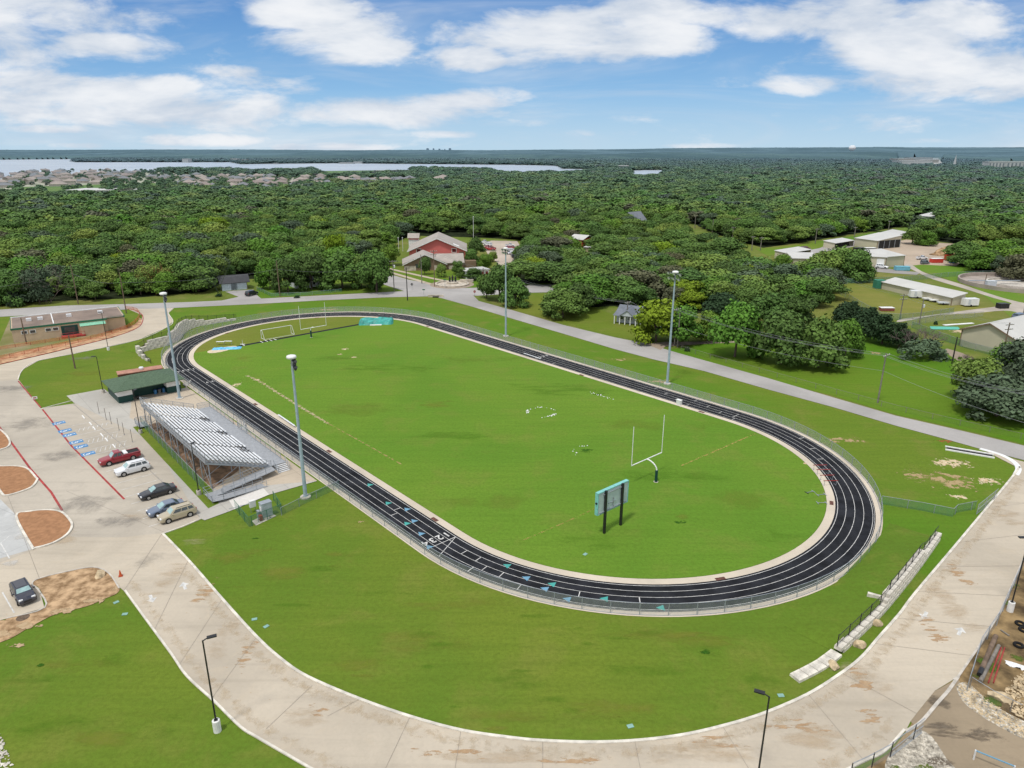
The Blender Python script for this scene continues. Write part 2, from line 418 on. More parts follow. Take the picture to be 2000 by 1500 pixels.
# school drive and car park (outer loop minus lawns)
inner = cr(Gp([(1988, 914), (1985, 925), (1874, 1060), (1790, 1160), (1760, 1200), (1718, 1248), (1685, 1286), (1646, 1317), (1580, 1359), (1490, 1398), (1411, 1422), (1330, 1440), (1240, 1450.5), (1150, 1453.5), (1060, 1450.5), (1000, 1445), (900, 1430), (800, 1403), (700, 1368), (600, 1325), (550, 1292), (500, 1247), (433, 1173), (367, 1097), (316, 1044)]), 5)
outerB = cr(Gp([(242, 1155), (287, 1217), (333, 1280), (363, 1323), (417, 1373), (467, 1422), (500, 1443), (560, 1478), (620, 1512), (700, 1550), (850, 1600), (1060, 1640), (1300, 1640), (1500, 1580), (1590, 1540), (1685, 1492), (1730, 1470), (1769, 1428)]), 5)
outerC = Gp([(1778, 1410), (1799, 1383), (1826, 1350), (1859, 1330), (1871, 1323), (1910, 1266), (1955, 1194), (2000, 1089), (2060, 985), (2110, 930)])
drive = Gp([(2100, 928), (1982, 898), (1955, 888), (1914, 876)]) + inner + Gp([(355, 1031), (397, 1013)]) + Gp([(313, 870)]) + Gp([(150, 788), (80, 798), (35, 740), (45, 722), (75, 705), (150, 690), (270, 664), (325, 640), (338, 628), (329, 612), (340, 602), (250, 604), (278, 616), (276, 632), (262, 645), (220, 660), (100, 690), (0, 713), (-300, 790), (-500, 1000), (-400, 1250), (-100, 1240), (13, 1209), (87, 1188), (77, 1150), (63, 1140), (77, 1130), (133, 1117), (183, 1109), (213, 1120), (233, 1147)]) + outerB + outerC
sheet('drive', drive, .062, m_conc)
sheet('parking_lot', Gp([(80, 798), (35, 742), (0, 745), (-300, 800), (-500, 1000), (-300, 1120), (0, 1100), (130, 1050), (240, 1050), (318, 1042), (397, 1013), (300, 862), (150, 788)]), .068, m_lot)
sheet('new_parking_bay', Gp([(-300, 1040), (0, 975), (35, 1010), (68, 1072), (0, 1092), (-300, 1170)]), .074, concrete_mat('pale_concrete', (.50, .50, .48), (.60, .60, .58), .5, joints=6, rot=.5))
# dirt patch by the dark hatchback
sheet('dirt_patch', cr(Gp([(63, 1141), (77, 1130), (133, 1117), (183, 1109), (213, 1120), (233, 1147), (228, 1160), (205, 1170), (170, 1185), (110, 1200), (60, 1225), (0, 1256), (-120, 1280), (-150, 1225), (0, 1213), (15, 1209), (87, 1189), (77, 1150)]), 4, True), .070, m_dirt)
# sidewalk and plaza by the stands
plaza = Gp([(130, 773.6), (203, 760), (238, 786), (262, 776), (364, 758), (374, 742)])+[W(38, 37.3), W(25, 37.3), W(10, 37.3), W(-12, 37.3), W(-18.5, 37.3), W(-22.5, 37.3)]+Gp([(526, 967), (447, 1000), (400, 1017), (390, 1013), (300, 865), (144, 787)])
sheet('plaza', plaza, .080, m_plaza)
sheet('beige_walk', [W(36, 47.5), W(34, 38.1), W(36, 37.2), W(-22.5, 37.2), W(-19.5, 42.5), W(-16.5, 49.4), W(19.5, 50.0), W(24, 51)], .087, m_beige)
sheet('grass_strip', Gp([(260, 835), (285, 829), (413, 955), (428, 984), (407, 994)]), .093, m_lawn)
sheet('under_stand_dirt', [W(18, 49.8), W(18, 41.2), W(-9, 41.2), W(-15, 49.8)], .096, M('under_stand_dirt', (.12, .085, .05), col2=(.20, .12, .07), var=.5, sc=.5))
sheet('new_slab', Gp([(447, 978), (512, 952), (526, 967), (458, 996)]), .101, M('new_slab_concrete', (.62, .59, .54), var=.06))
# mulch islands
islands = [[(-60, 842), (-10, 838), (8, 847), (19, 862), (17, 873), (0, 880), (-60, 895)],
           [(-60, 915), (0, 912.5), (35, 912.5), (55, 918), (70, 934), (73, 939), (62, 953), (38, 963), (12, 969.5), (3, 964), (-20, 935), (-60, 930)],
           [(32, 1010), (60, 1001), (92, 998), (120, 1002), (137, 1018), (141, 1030), (131, 1046), (105, 1062), (70, 1072), (62, 1068)]]
for i, isl in enumerate(islands):
    w = cr(Gp(isl), 4, True); struct(MB().prism(w, .06, .20).build('mulch_bed', m_mulch))
    struct(kerb(MB(), w, .28, .24, True).build('kerb', m_kerb))
# outlying ground
sheet('worn_ground', Gp([(-200, 700), (0, 668), (20, 622), (60, 655), (100, 662), (200, 640), (265, 640), (270, 646), (220, 659), (100, 689), (0, 712), (-200, 770)]), .030, grass_mat('worn_turf', (.16, .18, .05), (.30, .24, .14), (.38, .32, .22), dry=.8))
sheet('red_dirt_bank', cr(Gp([(0, 700), (60, 683), (140, 668), (200, 655), (262, 634), (273, 620), (277, 632), (262, 643), (210, 661), (100, 688), (0, 711)]), 3, True), .040, M('red_dirt', (.40, .20, .10), col2=(.46, .30, .17), var=.3, sc=.6, bump=.3))
sheet('construction_yard', Gp([(1685, 1505), (1735, 1472), (1770, 1430), (1799, 1383), (1826, 1350), (1862, 1329), (1912, 1262), (1957, 1194), (2002, 1089), (2300, 1000), (2400, 1700), (1700, 1700)]), .030, M('yard_soil', (.13, .085, .04), col2=(.22, .15, .07), var=.55, sc=.35, rough=1, bump=.5))
m_yardroad = concrete_mat('compacted_gravel', (.33, .26, .175), (.24, .19, .13), .7, tracks=.3)
sheet('yard_track', Gp([(1862, 1331), (1826, 1350), (1799, 1383), (1778, 1410), (1800, 1428), (1860, 1500), (1960, 1600), (2300, 1600), (2150, 1480), (2000, 1420), (1930, 1395), (1885, 1350), (1870, 1325)]), .038, m_yardroad)
sheet('gravel_apron', cr(Gp([(1735, 1478), (1769, 1448), (1790, 1425), (1820, 1440), (1850, 1485), (1880, 1530), (1760, 1560), (1730, 1510)]), 3, True), .044, M('crushed_limestone', (.30, .26, .20), col2=(.44, .40, .33), var=.55, sc=2.2, bump=1))
sheet('rubble_strip', cr(Gp([(1868, 1340), (1890, 1335), (1925, 1365), (1970, 1395), (2040, 1430), (2040, 1460), (1960, 1425), (1910, 1395), (1880, 1370)]), 3, True), .047, M('crushed_rubble', (.27, .24, .19), col2=(.44, .40, .33), var=.6, sc=2.5, bump=1))
# right side: town yard
sheet('yard_road', Gp([(1620, 477), (1650, 472), (1772, 457), (1780, 463), (1690, 478), (1560, 500), (1530, 503), (1533, 497), (1600, 485)]), .040, m_road)
sheet('road_bank', Gp([(1476, 487), (1560, 478), (1640, 465), (1775, 443), (1782, 455), (1690, 470), (1560, 492), (1500, 500)]), .034, m_meadow)
sheet('dirt_lot', Gp([(1700, 500), (1722, 478), (1770, 468), (1830, 474), (1900, 478), (1965, 482), (1955, 492), (1890, 500), (1868, 520), (1800, 517), (1765, 520), (1766, 514), (1720, 512), (1690, 508)]), .040, concrete_mat('lot_gravel', (.46, .37, .28), (.36, .27, .19), .6))
sheet('yard_lawn', Gp([(1765, 517), (1870, 516), (1905, 528), (1960, 545), (2100, 570), (2300, 700), (2000, 640), (1900, 560), (1800, 530)]), .030, grass_mat('bright_turf', (.11, .225, .02), (.14, .215, .03), (.20, .21, .05), hz=True))
sheet('service_road', cr(Gp([(1765, 517), (1780, 517), (1800, 530), (1830, 541), (1880, 556), (1930, 573), (1990, 590), (2100, 610), (2100, 640), (2000, 628), (1990, 612), (1960, 607), (1900, 612), (1830, 616), (1758, 629), (1758, 624), (1800, 618), (1890, 606), (1960, 597), (1975, 592), (1940, 582), (1880, 563), (1820, 545), (1792, 532)]), 3, True), .044, M('service_gravel', (.40, .355, .30), var=.15, sc=.1, rough=1))
sheet('paved_apron', Gp([(1700, 522), (1730, 524), (1772, 530), (1800, 532), (1790, 537), (1745, 534), (1700, 530)]), .042, M('apron_asphalt', (.28, .26, .24), var=.1, sc=.1))
sheet('creek_road', Gp([(1838, 684), (1850, 681), (1880, 690), (1910, 706), (1895, 712), (1870, 704)]), .042, m_yard)
sheet('mown_field', Gp([(1618, 554), (1720, 548), (1890, 600), (1950, 600), (1935, 612), (1830, 618), (1758, 624), (1700, 618), (1640, 590)]), .028, grass_mat('dry_turf', (.16, .20, .035), (.22, .215, .05), (.28, .24, .08), streak=-.2, hz=True))
sheet('pasture', Gp([(1500, 742), (1375, 706), (1300, 684), (1400, 668), (1500, 660), (1620, 640), (1700, 640), (1760, 680), (1850, 690), (1900, 705), (2000, 730), (2100, 780), (2100, 890), (2000, 868), (1875, 838), (1750, 810), (1625, 773)]), .028, grass_mat('pasture_turf', (.085, .195, .012), (.125, .215, .018), (.16, .20, .03), streak=.7, olive=.5))
sheet('house_lawn', Gp([(1000, 604), (1030, 575), (1075, 573), (1085, 590), (1160, 600), (1260, 640), (1262, 668), (1200, 657), (1100, 632)]), .024, grass_mat('olive_turf', (.13, .19, .02), (.17, .20, .03), (.20, .20, .05), streak=.5))
sheet('corner_lawn', Gp([(505, 583), (500, 570), (510, 552), (600, 553), (700, 540), (715, 546), (750, 557), (790, 570), (750, 570), (625, 576)]), .024, m_verge)
sheet('station_lawn', Gp([(742, 525), (760, 518), (793, 531), (900, 528), (950, 545), (955, 556), (925, 561), (880, 561), (850, 555), (800, 544)]), .026, m_verge)
for pts in ([(745, 527), (800, 543), (845, 556), (870, 560)], [(747, 522), (800, 534), (870, 549), (900, 551)]):
    struct(ribbon(MB(), cr(Gp(pts), 4), 2.0, .060).build('footpath', m_beige))
# banks that meet the retaining walls are built with the walls below

# kerbs, joints and painted markings
kb = MB()
kerb(kb, offset(inner, -.12), .27, .16)
struct(kb.build('kerb', m_kerb))
struct(kerb(MB(), offset(outerB, .12), .2, .15).build('kerb', m_kerb))
struct(kerb(MB(), Gp([(1862, 1329), (1871, 1323), (1910, 1266), (1955, 1194), (2002, 1086), (2060, 985)]), .2, .13).build('kerb', m_basec))
struct(kerb(MB(), cr(Gp([(1769, 1430), (1799, 1411), (1830, 1375), (1852, 1350), (1871, 1323)]), 5), .28, .12).build('kerb', m_basec))
struct(kerb(MB(), cr(Gp([(35, 742), (45, 722), (75, 705), (150, 690), (270, 664), (325, 640), (338, 628), (329, 612), (336, 603)]), 5), .18, .13).build('kerb', m_kerb))
redk = cr(Gp([(0, 712), (100, 689), (220, 659), (262, 644), (277, 632), (278, 616), (262, 606), (250, 604)]), 5)
struct(kerb(MB(), redk, .2, .14).build('kerb', m_redp))
struct(kerb(MB(), Gp([(36, 745), (55, 768), (80, 797)]), .2, .14).build('kerb', m_redp))
struct(kerb(MB(), Gp([(80, 799), (141, 783)]), .16, .13).build('kerb', m_kerb))
struct(kerb(MB(), Gp([(316, 1044), (357, 1029), (392, 1014)]), .16, .13).build('kerb', m_kerb))
struct(kerb(MB(), Gp([(144, 790), (245, 875), (390, 1010)]), .14, .11, z0=.05).build('kerb', M('aged_kerb', (.34, .31, .27), var=.15)))
struct(kerb(MB(), cr(Gp([(233, 1150), (213, 1121), (183, 1109), (133, 1117), (77, 1131), (63, 1142), (77, 1156), (88, 1188), (13, 1209)]), 4), .16, .13).build('kerb', m_basec))
struct(kerb(MB(), cr(Gp([(1914, 877), (1955, 889), (1980, 903), (1989, 916), (1984, 928)]), 5), .8, .10).build('kerb', m_white))
rl = MB()
ribbon(rl, Gp([(83, 800), (140, 872), (243, 976)]), .28, .0745)
ribbon(rl, Gp([(-40, 780), (0, 836), (20, 862), (60, 917), (100, 962), (122, 998)]), .30, .0805)
struct(rl.build('fire_lane_line', m_redp))
jl = MB()
for a, b in (((367, 1097), (300, 1235)), ((433, 1173), (350, 1300)), ((500, 1247), (412, 1368)), ((800, 1403), (740, 1530)), ((900, 1430), (880, 1560)), ((1060, 1450), (1060, 1600)), ((1240, 1450), (1270, 1600)), ((1580, 1359), (1690, 1490)), ((1646, 1317), (1790, 1395)), ((1700, 1257), (1900, 1282)), ((1745, 1208), (1935, 1225)), ((1790, 1156), (1968, 1165)), ((1832, 1108), (2000, 1106)), ((1874, 1060), (2040, 1040)), ((1930, 992), (2080, 975)), ((316, 1044), (242, 1155)), ((610, 1340), (520, 1425)), ((1412, 1421), (1468, 1512)), ((15, 968), (77, 1130)), ((700, 1368), (640, 1400)), ((130, 960), (320, 1040))):
    ribbon(jl, Gp([a, b]), .035, .0785)
struct(jl.build('concrete_joint', M('joint_line', (.22, .19, .16))))  # dark joint lines between the concrete slabs
# parking bays: lines square to the stand, in the track frame
pl = MB()
for k in range(18):
    a = 26.4-k*2.75
    if a < -22.5: break
    w_ = .11
    ribbon(pl, [W(a, 54.3), W(a, 59.9)], w_, .0835)
for a0, a1 in ((24.2, 22.6), (17.4, 15.6), (12.4, 10.6), (7.0, 5.6)):       # hatched aisles
    for k in range(7):
        b0 = 54.6+k*.72; ribbon(pl, [W(a0, b0), W(a1, b0+.6)], .10, .0845)
ribbon(pl, Gp([(0, 1063), (18, 1048), (52, 1040)]), .12, .081)
ribbon(pl, Gp([(2, 1063), (19, 1092)]), .14, .0805)
ribbon(pl, Gp([(5, 1158), (28, 1198)]), .14, .0805)
struct(pl.build('parking_line', m_wornw))
def flat_text(txt, size, z, mat, loc, rz, name, kind='structure', thick=False):
    cu = bpy.data.curves.new(name, 'FONT'); cu.body = txt; cu.size = size; cu.align_x = 'CENTER'; cu.align_y = 'CENTER'
    if thick: cu.offset = size*.02
    o = bpy.data.objects.new(name, cu); COL.objects.link(o)
    dg = bpy.context.evaluated_depsgraph_get(); me = bpy.data.meshes.new_from_object(o.evaluated_get(dg))
    bpy.data.objects.remove(o); o = bpy.data.objects.new(name, me); COL.objects.link(o)
    me.materials.clear(); me.materials.append(mat); o.location = (loc[0], loc[1], z); o.rotation_euler = (0, 0, rz)
    if kind: o['kind'] = kind
    return o
# blue accessible-parking panels with the white wheelchair mark
hp = [(115, 827), (127, 842), (136, 850), (149, 864), (158, 873), (172, 887)]
for px, py in hp:
    a, b = AB(px, py)
    bm_ = MB(); bm_.poly([W(a-.75, b-1.0), W(a+.75, b-1.0), W(a+.75, b+1.0), W(a-.75, b+1.0)][::1], .086)
    struct(bm_.build('accessible_parking_panel', m_blue))
    s = MB(); c_ = lambda u, v: W(a+u, b+v)
    arc = [c_(.42*cos(t)-.05, .25+.42*sin(t)) for t in [pi*(.1+k*.13) for k in range(13)]]
    ribbon(s, arc, .12, .0895); ribbon(s, [c_(.1, -.55), c_(.08, .15), c_(-.35, .2), c_(-.45, .62)], .13, .0905)
    ribbon(s, [c_(.09, -.2), c_(-.3, -.2)], .10, .0915); s.lathe([(.14, 0), (.14, .002)], (*c_(.12, -.75), .0895), 10)
    struct(s.build('wheelchair_mark', m_white))
def arrow(px, py, tx, ty):                            # painted arrow at a point, heading to another ground point
    a = G(px, py); b = G(tx, ty); h = atan2(b[1]-a[1], b[0]-a[0])
    m = MB(); m.poly([(-.8, -.17), (.05, -.17), (.05, .17), (-.8, .17)], 0); m.poly([(.05, -.55), (.85, 0), (.05, .55)], 0)
    struct(m.build('direction_arrow', m_wornw, loc=(a[0], a[1], .0715), rz=h))
arrow(360, 1145, 350, 1120); arrow(296, 1170, 306, 1195); arrow(1806, 1203, 1796, 1222); arrow(1875, 1234, 1884, 1215)

# running track
struct(ring(MB(), -1.12, .02, .042).build('track_edging', m_edge))
struct(ring(MB(), TW-.02, TW+.85, .042).build('track_edging', m_edge))
struct(ring(MB(), -.02, TW, .050).build('running_track', m_track))
ln = MB()
for k, w_ in ((.28, .075), (1.33, .065), (2.43, .065), (3.53, .065), (4.63, .065), (4.86, .04)):
    ring(ln, k-w_/2, k+w_/2, .0565)
struct(ln.build('lane_line', m_wornw))
mk = MB()                                              # stagger and start marks across single lanes
def lane_mark(px, py, lane, tilt=0, w=.1):
    a, b = AB(px, py); r0 = .28+lane*1.09; r1 = r0+1.05
    if abs(a) <= TL:
        s_ = 1 if b > 0 else -1
        ribbon(mk, [W(a, s_*(TR+r0)), W(a+tilt, s_*(TR+r1))], w, .0605)
    else:
        s_ = 1 if a > 0 else -1; t = atan2(b, a-s_*TL)
        ribbon(mk, [W(s_*TL+(TR+r0)*cos(t), (TR+r0)*sin(t)), W(s_*TL+(TR+r1)*cos(t), (TR+r1)*sin(t))], w, .0605)
for px, py, l in ((1278-0, 760, 3), (1304, 768, 2), (1324, 779, 1), (1346, 790, 0), (1363, 781, 3), (1386, 793, 2), (1409, 805, 1), (1436, 817, 0), (1443, 810, 1), (1447, 808, 2), (1541, 860, 3), (1562, 879, 2), (1580, 898, 1), (1595, 917, 0),
                  (938, 1090, 1), (960, 1100, 2), (930, 1105, 3), (985, 1118, 2), (1020, 1140, 3), (1131, 1162, 2), (1250, 1177, 2), (905, 1080, 1), (775, 995, 1), (757, 1010, 2), (365, 675, 0), (372, 690, 1), (345, 679, 2),
                  (722, 612, 3), (738, 616, 2), (765, 618, 1), (778, 622, 0), (806, 625, 1), (835, 634, 2), (850, 640, 1), (862, 632, 3), (880, 640, 3), (900, 655, 1), (1120, 700, 0)):
    lane_mark(px, py, l)
a, b = AB(862, 1063); ribbon(mk, [W(a-.6, -0)]*1+[], .1, .06) if False else None
af, _ = AB(886, 1050)
ribbon(mk, [W(af-.1, TR+.28), W(af-.1, TR+4.63)], .10, .0612); ribbon(mk, [W(af-.1, TR+.3), W(af-2.4, TR+4.6)], .09, .0622)
struct(mk.build('stagger_mark', m_wornw))
def digits(a0, side, size, seq='1234'):
    for i, ch in enumerate(seq):
        x, y = W(a0, side*(TR+.83+i*1.09)); struct(flat_text(ch, size, .063, m_wornw, (x, y), TH+(pi/2 if side > 0 else -pi/2), 'lane_number', thick=True))
digits(af+1.2, 1, 1.6)
digits(AB(372, 722)[0], 1, 1.2); digits(AB(382, 752)[0], 1, 1.1, '23'); digits(AB(1070, 694)[0], -1, 1.2)
tr = MB(); tb = MB()
def tri(px, py, mb, s_=1):
    a, b = AB(px, py); q = lambda u, v: W(a+u, b+v)
    if abs(a) > TL:
        sg = 1 if a > 0 else -1; t = atan2(b, a-sg*TL)-pi/2
        q = lambda u, v: W(a+u*cos(t)-v*sin(t), b+u*sin(t)+v*cos(t))
    v = [q(0, -.5), q(.9, 0), q(0, .5)]; mb.add([(*p, .064) for p in v], [(0, 1, 2)])
for px, py in ((724, 949), (760, 985), (797, 1025), (995, 1107), (1084, 1143), (1187, 1171), (1297, 1188)): tri(px, py, tr)
for px, py in ((797, 997), (811, 1020), (825, 1045), (841, 1071), (1033, 1131), (1070, 1152), (1114, 1172)): tri(px, py, tb)
struct(tr.build('relay_mark', m_teal)); struct(tb.build('relay_mark', m_bluel))
# drain grates in the inner edging
gr = MB()
for px, py in ((499, 790), (643, 882), (849, 1015), (1407, 1131), (1624, 983), (1370, 805), (1136, 733), (444, 651), (619, 621), (835, 638)):
    a, b = AB(px, py); gr.box((*W(a, b), .055), (1.2, .5, .03), TH if abs(a) < TL else TH+atan2(b, a-(TL if a > 0 else -TL))+pi/2)
struct(gr.build('drain_grate', M('rusty_grate', (.12, .05, .035), var=.4, sc=5)))
# long jump runway, sand pit
struct(ribbon(MB(), Gp([(452, 679), (600, 652), (712, 632)]), 1.25, .040).build('runway', m_track))
rm = MB()
for px, py in ((475, 674), (511, 668), (520, 666), (529, 665), (537, 663)):
    p = G(px, py); h = atan2(*(lambda u: (u[1], u[0]))((G(712, 632)[0]-G(452, 679)[0], G(712, 632)[1]-G(452, 679)[1])))
    ribbon(rm, [(p[0]-sin(h)*.9, p[1]+cos(h)*.9), (p[0]+sin(h)*.9, p[1]-cos(h)*.9)], .2, .046)
struct(rm.build('runway_mark', m_white))
struct(MB().tess([cr(Gp([(405, 687), (418, 682), (455, 676), (462, 679), (430, 688), (410, 690)]), 3, True)], .05).build('sand_pit', M('sand', (.60, .50, .34), var=.2, sc=2)))

# frayed patches: bare limestone in the turf, mud on the drive
mp_bare = patch_mat('bare_limestone', (.62, .54, .38), (.50, .36, .20), .50, .60, 1.1)
mp_soil = patch_mat('bare_soil', (.42, .30, .15), (.48, .36, .20), .50, .72, .8, mx=.8)
mp_mud = patch_mat('mud_tracks', (.42, .265, .14), (.50, .35, .21), .62, .74, .8, stretch=(.45, 1.9, 1), rot=-.25, mx=.75)
mp_mud2 = patch_mat('mud_tracks_steep', (.42, .265, .14), (.50, .35, .21), .62, .74, .8, stretch=(.45, 1.9, 1), rot=-1.0, mx=.75)
mp_silt = patch_mat('dried_silt', (.50, .39, .26), (.56, .45, .32), .38, 1.0, .35, stretch=(.5, 1.4, 1), rot=-.4, mx=.55)
mp_dkg = patch_mat('dark_tuft', (.03, .10, .008), (.05, .13, .012), .45, .75, 1.2, mx=.85)
mp_oil = patch_mat('tyre_darkening', (.24, .225, .20), (.28, .26, .235), .30, 1.0, .22, mx=.5)
mp_yell = patch_mat('dry_turf_patch', (.205, .235, .03), (.225, .235, .045), .30, .95, .3, stretch=(.5, 1.3, 1), rot=-.2, mx=.5)
mp_lush = patch_mat('lush_turf_patch', (.07, .185, .010), (.085, .20, .012), .30, .95, .3, stretch=(.5, 1.3, 1), rot=.2, mx=.27)
mp_pale = patch_mat('pale_stain', (.62, .60, .56), (.56, .53, .48), .40, .80, .5, mx=.6)
def gpatch(name, px, py, rpx, rpy, mat, z, ang=0):     # size given by its extent on the ground
    x, y = G(px, py); x1, _ = G(px+rpx, py); _, y1 = G(px, py-rpy)
    patch(name, x, y, abs(x1-x), abs(y1-y), mat, z, ang)
for a in ((462, 752, 22, 9), (674, 682, 14, 4.5), (664, 692, 11, 3.5), (500, 742, 16, 4), (690, 698, 12, 3)): gpatch('bare_patch', *a, mp_bare, .038)
for a in ((1858, 905, 90, 18), (1930, 940, 60, 16), (1310, 702, 30, 4), (1570, 905, 20, 6), (1870, 970, 40, 10)): gpatch('bare_patch', *a, mp_bare, .026)
for a in ((1790, 930, 60, 25), (1860, 940, 100, 40), (850, 1050, 20, 4), (1495, 675, 30, 8), (1710, 690, 30, 7), (1210, 702, 30, 6), (640, 605, 60, 5), (1290, 745, 60, 8), (1650, 860, 90, 12), (700, 1020, 24, 6)): gpatch('soil_patch', *a, mp_soil, .026)
for a in ((1570, 850, 60, 20), (1600, 870, 50, 14), (1330, 1010, 40, 16), (850, 790, 90, 16), (470, 700, 40, 8)): gpatch('soil_patch', *a, mp_yell, .038)
for a in ((1100, 760, 260, 22), (760, 720, 200, 20), (1300, 930, 220, 30), (900, 850, 180, 20), (1500, 1050, 90, 30), (1150, 1060, 160, 26), (640, 700, 90, 10)): gpatch('lush_patch', *a, mp_lush, .036)
def streakline(pts, w, mat, z):                        # the washed-out white line: a chain of frayed patches
    pth = cr(Gp(pts), 5)
    for x, y, h in walk(pth, 1.9): patch('bare_line', x, y, 2.2, w*1.1, mat, z, h)
streakline([(485, 735), (510, 747), (550, 772), (600, 803), (640, 827)], .75, patch_mat('bare_line_stone', (.58, .50, .34), (.46, .34, .18), .40, .66, 2.4, mx=.85), .040)
streakline([(640, 827), (700, 860), (780, 905)], .35, patch_mat('bare_line_soil', (.40, .30, .10), (.46, .36, .16), .42, .62, 1.6, mx=.6), .040)
streakline([(1335, 908), (1400, 880), (1450, 858), (1470, 850)], .3, patch_mat('bare_line_soil_b', (.40, .28, .08), (.46, .34, .12), .42, .62, 1.6, mx=.7), .040)
streakline([(1030, 1052), (1100, 1022), (1170, 990)], .25, patch_mat('bare_line_soil_c', (.40, .28, .08), (.46, .34, .12), .42, .62, 1.6, mx=.5), .040)
for a in ((1380, 1275, 55, 34), (450, 1200, 60, 20), (1120, 1230, 90, 16), (640, 1110, 90, 16), (1000, 1330, 130, 30), (1480, 1330, 80, 30), (740, 1160, 120, 14), (100, 1420, 160, 50), (330, 1420, 60, 60), (60, 1330, 100, 30), (230, 1290, 60, 30), (1700, 1180, 90, 30), (1250, 1310, 160, 30)): gpatch('lush_patch', *a, mp_lush, .022)
for a in ((1382, 1273, 24, 11), (80, 1300, 14, 6), (500, 1052, 14, 4), (1145, 880, 34, 9), (1170, 770, 22, 5), (1325, 1020, 32, 10)): gpatch('weed_tuft', *a, mp_dkg, .040)
for a in ((560, 1120, 120, 26), (820, 1250, 180, 40), (1150, 1380, 260, 34), (300, 1400, 90, 40), (700, 1300, 150, 40), (500, 1080, 90, 18), (200, 1440, 110, 46), (1360, 1250, 150, 30), (170, 730, 90, 14)): gpatch('dry_patch', *a, mp_yell, .024)
# flower-like rings of white stones in the infield
# mud on the drive
for a in ((1560, 1420, 190, 44, .3, 0), (1680, 1330, 60, 60, .2, 1), (1400, 1450, 160, 30, .1, 0), (1820, 1230, 60, 70, 0, 1), (1870, 1120, 40, 60, 0, 1), (900, 1470, 220, 30, 0, 0), (1150, 1485, 230, 22, 0, 0), (1700, 1400, 60, 40, 0, 0), (400, 1160, 40, 70, 0, 1), (480, 1280, 40, 70, 0, 1), (620, 1390, 60, 40, 0, 1)):
    gpatch('mud_patch', *a[:4], (mp_mud, mp_mud2)[a[5]], .070)
for a in ((1600, 1440, 180, 60), (1380, 1470, 220, 50), (1000, 1480, 300, 34), (1850, 1180, 60, 90), (330, 1130, 60, 60), (440, 1240, 60, 80), (600, 1400, 100, 50), (1690, 1330, 90, 70), (380, 1060, 60, 20), (130, 1050, 60, 30), (1960, 1000, 60, 60), (270, 1010, 80, 16)): gpatch('silt_patch', *a, mp_silt, .072)
for a in ((150, 990, 110, 40), (60, 830, 90, 26), (230, 1020, 90, 22), (120, 890, 70, 24), (300, 1090, 60, 30), (20, 760, 70, 16), (160, 700, 60, 8)): gpatch('tyre_mark_patch', *a, mp_oil, .084)
for a in ((40, 1050, 40, 10), (20, 1100, 50, 14)): gpatch('pale_patch', *a, mp_pale, .098)

gpatch('red_soil_patch', 1850, 862, 50, 5, patch_mat('red_soil', (.28, .07, .03), (.36, .12, .06), .45, .65, 1), .026)
gpatch('bare_patch', 1878, 648, 45, 9, mp_bare, .045)

# ragged edges where dirt creeps into the lawn, weeds in the yard, scuffs on slabs
for a in ((0, 1240, 60, 16), (60, 1222, 50, 14), (120, 1195, 50, 14), (180, 1175, 40, 10), (30, 1262, 40, 10), (225, 1150, 14, 12)): gpatch('ragged_dirt', *a, patch_mat('ragged_dirt', (.36, .25, .14), (.46, .34, .21), .42, .52, .8) if 'rd' not in globals() else rd, .076); rd = bpy.data.materials['ragged_dirt']
mp_weed = patch_mat('yard_weeds', (.07, .13, .02), (.12, .14, .03), .42, .62, .8, mx=.9)
for a in ((1960, 1180, 40, 20), (1985, 1290, 30, 26), (1940, 1370, 40, 20), (1905, 1320, 20, 20), (1800, 1500, 60, 14), (1745, 1500, 30, 14), (1930, 1300, 40, 30), (1975, 1140, 30, 20)): gpatch('weed_patch', *a, mp_weed, .052)
mp_dark = patch_mat('damp_gravel', (.14, .11, .08), (.19, .155, .115), .40, .75, .5, stretch=(.5, 1.5, 1), rot=-.9, mx=.7)
for a in ((1830, 1370, 40, 24), (1850, 1430, 80, 40), (1930, 1440, 80, 40), (1830, 1490, 60, 20)): gpatch('damp_patch', *a, mp_dark, .048)
mp_lite = patch_mat('light_turf_patch', (.16, .25, .03), (.19, .25, .035), .30, 1.05, .12, mx=.42)
for a in ((950, 980, 200, 30), (1300, 830, 260, 24), (700, 800, 160, 30), (1450, 980, 120, 40), (950, 700, 200, 14)): gpatch('light_patch', *a, mp_lite, .037)
for a in ((450, 1090, 120, 30), (900, 1180, 200, 26), (1300, 1240, 240, 20), (1000, 1400, 300, 24), (1650, 1120, 60, 50), (150, 1300, 140, 30)): gpatch('light_patch', *a, mp_yell, .025)

mp_kerbsilt = patch_mat('kerb_silt', (.53, .42, .28), (.58, .48, .34), .30, .95, 1.1, mx=.38)
for x, y, h in walk(offset(inner, 1.0), 3.1)[3:-3]: patch('kerb_silt', x, y, 4.4, 1.25, mp_kerbsilt, .074, h)
for x, y, h in walk(offset(outerB, 1.2), 3.3): patch('kerb_silt', x, y, 4.4, 1.1, mp_kerbsilt, .074, h)
rr_ = random.Random(12)
for _ in range(30):                                     # small darker or drier blotches that break up the lawns
    px, py = rr_.uniform(330, 1800), rr_.uniform(1080, 1430)
    if py < 1090+(px-700)**2*0+0 and px > 700: continue
    x, y = G(px, py); a_, b_ = AB(px, py)
    if abs(b_) < TR+TW+2 and abs(a_) < TL+TR+TW+2 and hypot(max(abs(a_)-TL, 0), b_) < TR+TW+3: continue
    gpatch('turf_blotch', px, py, rr_.uniform(25, 80), rr_.uniform(5, 14), rr_.choice((mp_lush, mp_yell, mp_lush)), .0235)

